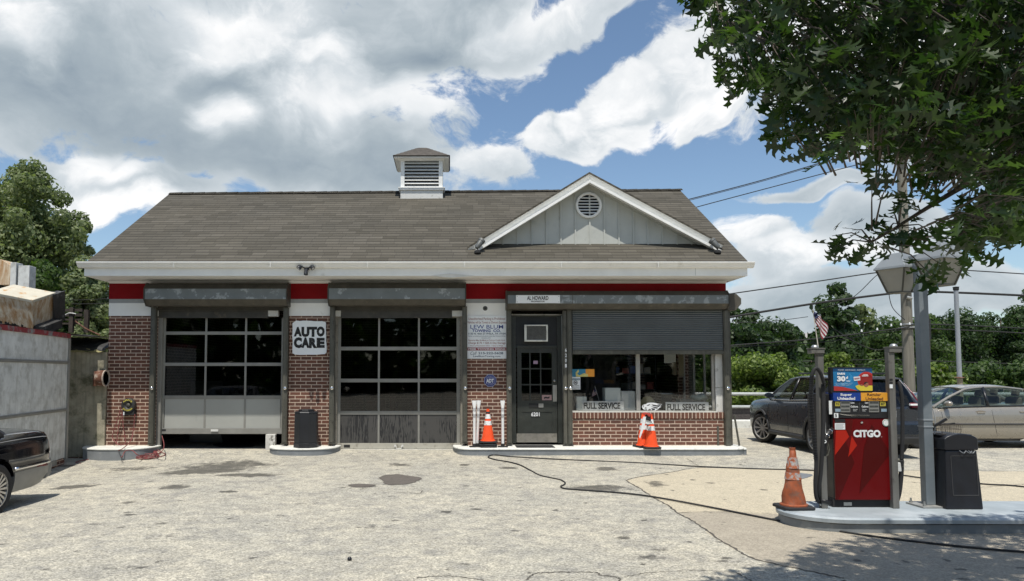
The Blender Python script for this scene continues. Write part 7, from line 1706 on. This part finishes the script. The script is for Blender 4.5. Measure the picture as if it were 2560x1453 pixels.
def crown(name, cx, cy, zc, rx, ry, rz_, nl, leaf, n, m_, parent, seed, core=True):
    r = np.random.default_rng(seed)
    L = []
    for i in range(nl):
        d = r.normal(size=3); d /= np.linalg.norm(d); k = r.uniform(.3, .95); w_ = 1-.10*max(0, d[2])+.15*max(0, -d[2]); L.append((d[0]*rx*k*w_, d[1]*ry*k*w_, d[2]*rz_*k, (r.uniform(.13, .38) if k < .8 else r.uniform(.10, .22))*(rx*rz_*ry)**(1/3)*1.1*min(1, (44/nl)**.35)))
    L = np.array(L); idx = r.integers(0, nl, n); d = r.normal(size=(n, 3)); d /= np.linalg.norm(d, axis=1)[:, None]
    rad = L[idx, 3]*np.where(r.random(n) < .75, r.uniform(.82, 1.12, n), r.uniform(.3, .8, n)); ctr = L[idx, :3]+d*rad[:, None]*[1.15, 1.15, .9]
    ctr += np.array([cx, cy, zc])
    # cards: two-triangle leaves pointing outwards, slightly drooping
    a = r.normal(size=(n, 3)); a -= d*(a*d).sum(1)[:, None]*.7; a /= np.linalg.norm(a, axis=1)[:, None]; b = np.cross(d+r.normal(size=(n, 3))*.5, a); b /= np.linalg.norm(b, axis=1)[:, None]
    s_ = leaf*r.uniform(.5, 1.3, n)[:, None]
    V = np.stack([ctr-a*s_, ctr+b*s_*.55-a*s_*.1, ctr+a*s_, ctr-b*s_*.55+a*s_*.12], 1).reshape(-1, 3)
    off = np.array(wloc(parent)) if parent else 0
    me = bpy.data.meshes.new(name); me.from_pydata((V-off).tolist(), [], np.arange(4*n).reshape(-1, 4).tolist()); me.materials.append(m_)
    o = bpy.data.objects.new(name, me); col.objects.link(o); o.parent = parent
    return o, L
def tree(px, pyt, wpx, Y, kind, label, seed, zbot=None, leaf=.16, n=6500, cat='tree', name='tree', fill=1., group='trees and shrubs behind the railing', bark=None, nl=44, zg=-1.):
    d = Y-CAMY; x = W(px, 900, Y)[0]; zt = W(0, pyt, Y)[1]; rx = wpx/2*d/FPX
    zb_ = zg+.4 if zbot is None else zbot
    zc = (zt+zb_)/2; rz_ = (zt-zb_)/2
    e = empty(name, (x, Y, zg), label=label, cat=cat, group=group)
    o, L = crown('crown', x, Y, zc, rx, rx*.85, rz_, nl, leaf, int(n*fill), LM[kind], e, seed)
    mb = MB(); r = random.Random(seed); th0 = max(.06, rx*.09)
    mb.tube([(x, Y, zg-.3), (x+r.uniform(-.2, .2), Y, zg+(zc-zg)*.5), (x+r.uniform(-.3, .3), Y+.1, zc), (x, Y, zc+rz_*.6)], [th0, th0*.8, th0*.55, th0*.2], 8)
    for i in range(min(nl, 12)):
        l = L[i]; b0 = Vector((x, Y, zc-rz_*.5+rz_*.8*r.random())); p1 = Vector((x+l[0], Y+l[1], zc+l[2])); mb.tube([b0, b0.lerp(p1, .5)+Vector((0, 0, .1*rz_)), p1], [th0*.4, th0*.25, th0*.1], 6)
    mb.build('trunk', bark or M_bark, e, smooth=True); return e
tree(1862, 742, 150, 19, 0, 'tall dark tree right behind the shutter box corner', 11, n=17000, leaf=.11)
tree(1945, 795, 150, 24, 0, 'rounded dark tree between corner tree and the sky gap', 12, n=16000, leaf=.11)
tree(1905, 868, 215, 11.5, 2, 'bright feathery yellow green bush behind the railing', 13, leaf=.075, n=30000, cat='bush', name='bush', nl=44, zg=-.9)
tree(2092, 712, 125, 27, 0, 'tallest dark ivy clad tree just right of the flag', 14, n=9000, zg=-1)
tree(2160, 745, 90, 32, 3, 'thin grey green tree leaning right of the ivy clad one', 15, n=3500, leaf=.2)
tree(2225, 775, 150, 30, 1, 'mid green tree left of the wooden pole', 16, n=16000, leaf=.11)
tree(2320, 765, 150, 30, 1, 'mid green tree right of the lamp post', 17, n=16000, leaf=.11)
tree(2410, 752, 170, 34, 0, 'dark broad tree behind the vent pipe', 18, n=17000, leaf=.115)
tree(2505, 742, 160, 36, 0, 'dark tree near the right picture edge', 19, n=17000, leaf=.115)
tree(2590, 705, 170, 34, 0, 'highest tree at the right picture edge', 20, n=17000, leaf=.115)
tree(2700, 740, 200, 38, 1, 'tree beyond the right picture edge', 25, n=5000)
tree(2085, 865, 130, 15, 2, 'yellow green bush above the pump topper', 21, n=18000, leaf=.09, cat='bush', name='bush')
tree(2185, 885, 150, 16, 1, 'leafy bush left of the pole foot', 22, n=18000, leaf=.09, cat='bush', name='bush')
tree(2020, 905, 110, 17, 1, 'low bush behind the left pump mast', 26, n=7000, leaf=.12, cat='bush', name='bush')
tree(2350, 885, 150, 14, 2, 'yellow green bush right of the lamp post', 23, n=20000, leaf=.09, cat='bush', name='bush')
tree(2455, 895, 160, 16, 1, 'broad bush right of the vent pipe', 24, n=20000, leaf=.09, cat='bush', name='bush')
tree(2560, 880, 170, 15, 1, 'bush at the right picture edge above the sedan', 27, n=20000, leaf=.09, cat='bush', name='bush')
tree(1800, 850, 120, 22, 1, 'bush hidden behind the station corner', 28, n=3000, cat='bush', name='bush')
tree(2145, 768, 26, 27.5, 0, 'bare broken trunk wrapped in ivy', 29, n=900, leaf=.2)
# broad band of undergrowth beneath them
def undergrowth(name, x0, x1, y0, y1, z0, h, n, leaf, m_, seed):
    r = np.random.default_rng(seed); x = r.uniform(x0, x1, n); y = r.uniform(y0, y1, n); z = z0+h*(.5+.5*np.sin(x*1.1+np.sin(y*.9)*2))*r.random(n)**.5
    c_ = np.stack([x, y, z], -1); a = r.normal(size=(n, 3)); a /= np.linalg.norm(a, axis=1)[:, None]; b = r.normal(size=(n, 3)); b -= a*(a*b).sum(1)[:, None]; b /= np.linalg.norm(b, axis=1)[:, None]
    s_ = leaf*r.uniform(.5, 1.3, n)[:, None]; V = np.stack([c_-a*s_, c_+b*s_*.45, c_+a*s_, c_-b*s_*.45], 1).reshape(-1, 3)
    me = bpy.data.meshes.new(name); me.from_pydata(V.tolist(), [], np.arange(4*n).reshape(-1, 4).tolist()); me.materials.append(m_); o = bpy.data.objects.new(name, me); col.objects.link(o); tag(o, kind='stuff'); return o
undergrowth('undergrowth', 5, 45, 9.2, 13.5, -1.0, 1.7, 34000, .13, LM[1], 5)
undergrowth('woodland', 0, 75, 38, 46, -1.0, 6.2, 26000, .45, LM[0], 6)
undergrowth('woodland', -60, -5, 24, 32, -1.0, 5., 14000, .45, LM[0], 8)
# left trees
tree(35, 405, 380, 11.5, 3, 'large grey green plane tree rising behind the shed roof', 31, n=60000, leaf=.085, nl=170, zbot=3.0, group='trees at the left', bark=M_barkp, zg=-.3)
tree(215, 625, 175, 10.0, 3, 'lower tree crown filling the gap beside the station eaves', 32, n=36000, leaf=.08, nl=90, zbot=1.2, group='trees at the left', bark=M_barkp, zg=-.3)
tree(90, 640, 240, 9.5, 1, 'dense lower tree crown behind the tilted roof unit', 33, n=34000, leaf=.085, nl=90, zbot=1.0, group='trees at the left', zg=-.3)
# unseen trees added behind the camera so the window glass reflects dark
undergrowth('reflection_trees', -60, 60, -62, -50, 0, 13, 9000, 1.3, LM[0], 7)

# ---------------------------------------------------------------- the oak overhead
OAKX, OAKY = 6.9, -10.9
OAK = empty('oak_tree', (OAKX, OAKY, -.12), label='oak whose lobed leaves hang into the upper right of the picture', cat='tree')
half = [(0, .012), (.15, .03), (.24, .14), (.17, .27), (.31, .21), (.37, .09), (.43, .085), (.53, .26), (.48, .44), (.64, .31), (.665, .19), (.66, .09), (.71, .085), (.80, .21), (.84, .33), (.90, .17), (.91, .07), (1., 0.)]
nh = len(half)
LV = np.array([(0, 0, 0), (.37, 0, 0), (.66, 0, 0), (1., 0, 0)]+[(x, y, 0) for x, y in half[:-1]]+[(x, -y, 0) for x, y in half[:-1]], float)
hh = nh-1
def half_faces(o):   # split each half in three so the fold lies on the midrib
    a = [4+o*hh+i for i in range(hh)]
    f = [[0, 1]+[a[5]]+a[4::-1], [1, 2]+[a[11]]+a[10:4:-1], [2, 3]+a[:10:-1]]
    return [q if o == 0 else q[::-1] for q in f]
LF = half_faces(0)+half_faces(1)
r = np.random.default_rng(21)
CR = [(1705, -40), (1718, 30), (1752, 75), (1800, 92), (1850, 130), (1852, 200), (1900, 232), (1930, 285), (1960, 340), (2000, 368), (2080, 370), (2190, 375), (2280, 395), (2350, 450), (2400, 520), (2385, 590), (2405, 612), (2450, 612), (2520, 588), (2560, 565), (2700, 560), (2900, 300), (3100, -100), (2900, -500), (2300, -560), (1800, -300)]
CRa = [(a, b) for a, b in CR]
clumps = []
tries = 0
while len(clumps) < 1700 and tries < 200000:
    tries += 1
    px = r.uniform(1680, 3150); py = r.uniform(-560, 660)
    if not inpoly(np.array([px]), np.array([py]), CRa)[0]: continue
    if px > 2600 or py < -60:
        if r.random() < .55: continue
    # a thinner patch where sky shows
    if 2190 < px < 2480 and 425 < py < 520 and r.random() < .6: continue
    dd = r.uniform(3.5, 7.4)
    if not inpoly(np.array([px-r.uniform(0, 45)]), np.array([py+r.uniform(0, 50)]), CRa)[0] and r.random() < .35: continue
    d = ray(px, py); k = dd/d.y; p = Vector((d.x*k, CAMY+dd, EYE+d.z*k))
    if p.z < 1.9 or p.z > 6.5: continue
    if dd+(p.z+.11)/2.6 > float(np.interp(px, [1700, 1850, 2100, 2560, 3200], [5.9, 6.1, 6.9, 8.3, 8.8])): continue
    clumps.append(p)
sparse = [(1800, 165, 4.3), (1815, 205, 4.3), (1835, 190, 4.4), (2080, 590, 4.6), (2085, 625, 4.6), (2130, 575, 4.6), (2150, 600, 4.5), (2190, 610, 4.4), (2230, 540, 4.5), (2260, 560, 4.4), (2230, 600, 4.4), (2180, 470, 4.3), (2220, 460, 4.2), (2265, 475, 4.3), (2330, 690, 4.1), (2350, 660, 4.1), (2400, 650, 4.2), (2300, 575, 4.3), (2300, 480, 4.6), (2450, 640, 4.5), (2350, 590, 4.4), (2520, 600, 4.8), (2400, 560, 4.5)]
for px, py, dd in sparse:
    d = ray(px, py); k = dd/d.y; clumps.append(Vector((d.x*k, CAMY+dd, EYE+d.z*k)))
ns_ = len(sparse)
# limbs from the trunk into the crown
limbs = []
tb = Vector((OAKX, OAKY, 3.0))
for (px, py, dd) in [(1760, -20, 4.4), (1900, 130, 4.7), (2060, 260, 5.0), (2260, 380, 5.2), (2180, 606, 4.5), (2380, 600, 4.6), (2000, -160, 4.6), (2300, 60, 5.4), (2450, 300, 5.6), (2600, 500, 5.4), (2300, -300, 5.0), (2800, 100, 6.0)]:
    d = ray(px, py); k = dd/d.y; p = Vector((d.x*k, CAMY+dd, EYE+d.z*k)); mid = tb.lerp(p, .45)+Vector((0, r.uniform(-.3, .3), .75)); m2 = tb.lerp(p, .75)+Vector((0, r.uniform(-.2, .2), .45))
    limbs.append(smooth_path([tb+Vector((0, 0, r.uniform(-.3, .8))), mid, m2, p], 8))
mb = MB(); mb.tube([(OAKX+.1, OAKY, -.3), (OAKX, OAKY, .6), (OAKX, OAKY, 2.4), (OAKX-.1, OAKY, 4.2), (OAKX-.3, OAKY+.2, 6.5)], [.34, .26, .22, .17, .08], 14)
mb.build('trunk', M_bark, OAK, smooth=True)
for lb in limbs: MB().tube(lb, list(np.linspace(.07, .004, len(lb))), 8).build('limb', M_bark, OAK, smooth=True)
allp = [p for lb in limbs for p in lb[3:]]
mbt = MB(); Vs = []; Fs = []; base = 0; up_ = Vector((0, 0, 1))
for ci, c_ in enumerate(clumps):
    near = min(allp, key=lambda q: (q-c_).length_squared)
    dirc = (c_-near); L_ = dirc.length
    if L_ > 1e-3:
        if L_ > .32: near = c_-dirc.normalized()*.32+Vector((0, 0, .03))
        mbt.tube([near, near.lerp(c_, .5)+Vector((0, 0, .04)), c_], [.006, .004, .002], 4); dirc.normalize()
    else: dirc = Vector((-1, 0, 0))
    nleaf = r.integers(4, 8) if ci < len(clumps)-ns_ else r.integers(4, 7)
    for _ in range(nleaf):
        hv = Vector((r.normal(), r.normal(), r.normal()*.5-.35)).normalized(); hv = (hv+dirc*.5).normalized()
        st_ = c_-dirc*r.uniform(0, .12)+Vector(r.normal(size=3)*.03)
        nrm_ = (up_*.8+Vector(r.normal(size=3)*.6)); nrm_ -= hv*nrm_.dot(hv); nrm_.normalize(); bb = nrm_.cross(hv)
        sz = r.uniform(.088, .15); pet = sz*.22
        X_ = LV[:, 0]; Y_ = LV[:, 1]; fold = r.uniform(.05, .35); droop = r.uniform(.0, .35); tw = r.uniform(-.3, .3)
        Z_ = fold*np.abs(Y_)-droop*X_**2+tw*X_*Y_
        o_ = np.array(st_+hv*pet)
        Vs.append(o_+sz*(X_[:, None]*np.array(hv)+Y_[:, None]*np.array(bb)+Z_[:, None]*np.array(nrm_)))
        Fs += [[q+base for q in f] for f in LF]; base += len(LV)
mbt.build('twig', M_bark, OAK)['kind'] = 'stuff'
off = np.array(OAK.location)
me = bpy.data.meshes.new('crown'); me.from_pydata((np.concatenate(Vs)-off).tolist(), [], Fs)
om = bpy.data.materials.new('oak leaf'); om.use_nodes = True; T = om.node_tree; T.nodes.clear()
rnd_ = nd(T, 'ShaderNodeNewGeometry').outputs['Random Per Island']; oc = nd(T, 'ShaderNodeTexCoord').outputs['Object']
f = mth(T, 'ADD', mth(T, 'MULTIPLY', rnd_, .7), mth(T, 'MULTIPLY', noi(T, oc, 1.1, 2), .4))
c = mixc(T, ramp(T, f, .3, .95), (.013, .030, .010), (.040, .066, .020))
d = nd(T, 'ShaderNodeBsdfPrincipled', {'Base Color': c, 'Roughness': .38, 'Specular IOR Level': .5})
tr = nd(T, 'ShaderNodeBsdfTranslucent', {0: mixc(T, 1., c, (2.3, 2.7, .8), 'MULTIPLY')})
mx = nd(T, 'ShaderNodeMixShader', {0: .36, 1: d.outputs[0], 2: tr.outputs[0]}); nd(T, 'ShaderNodeOutputMaterial', {0: mx.outputs[0]})
me.materials.append(om); o = bpy.data.objects.new('crown', me); col.objects.link(o); o.parent = OAK
scene.cycles.max_bounces = 8; scene.cycles.transparent_max_bounces = 12; scene.cycles.use_adaptive_sampling = True
scene.cycles.sample_clamp_indirect = 6
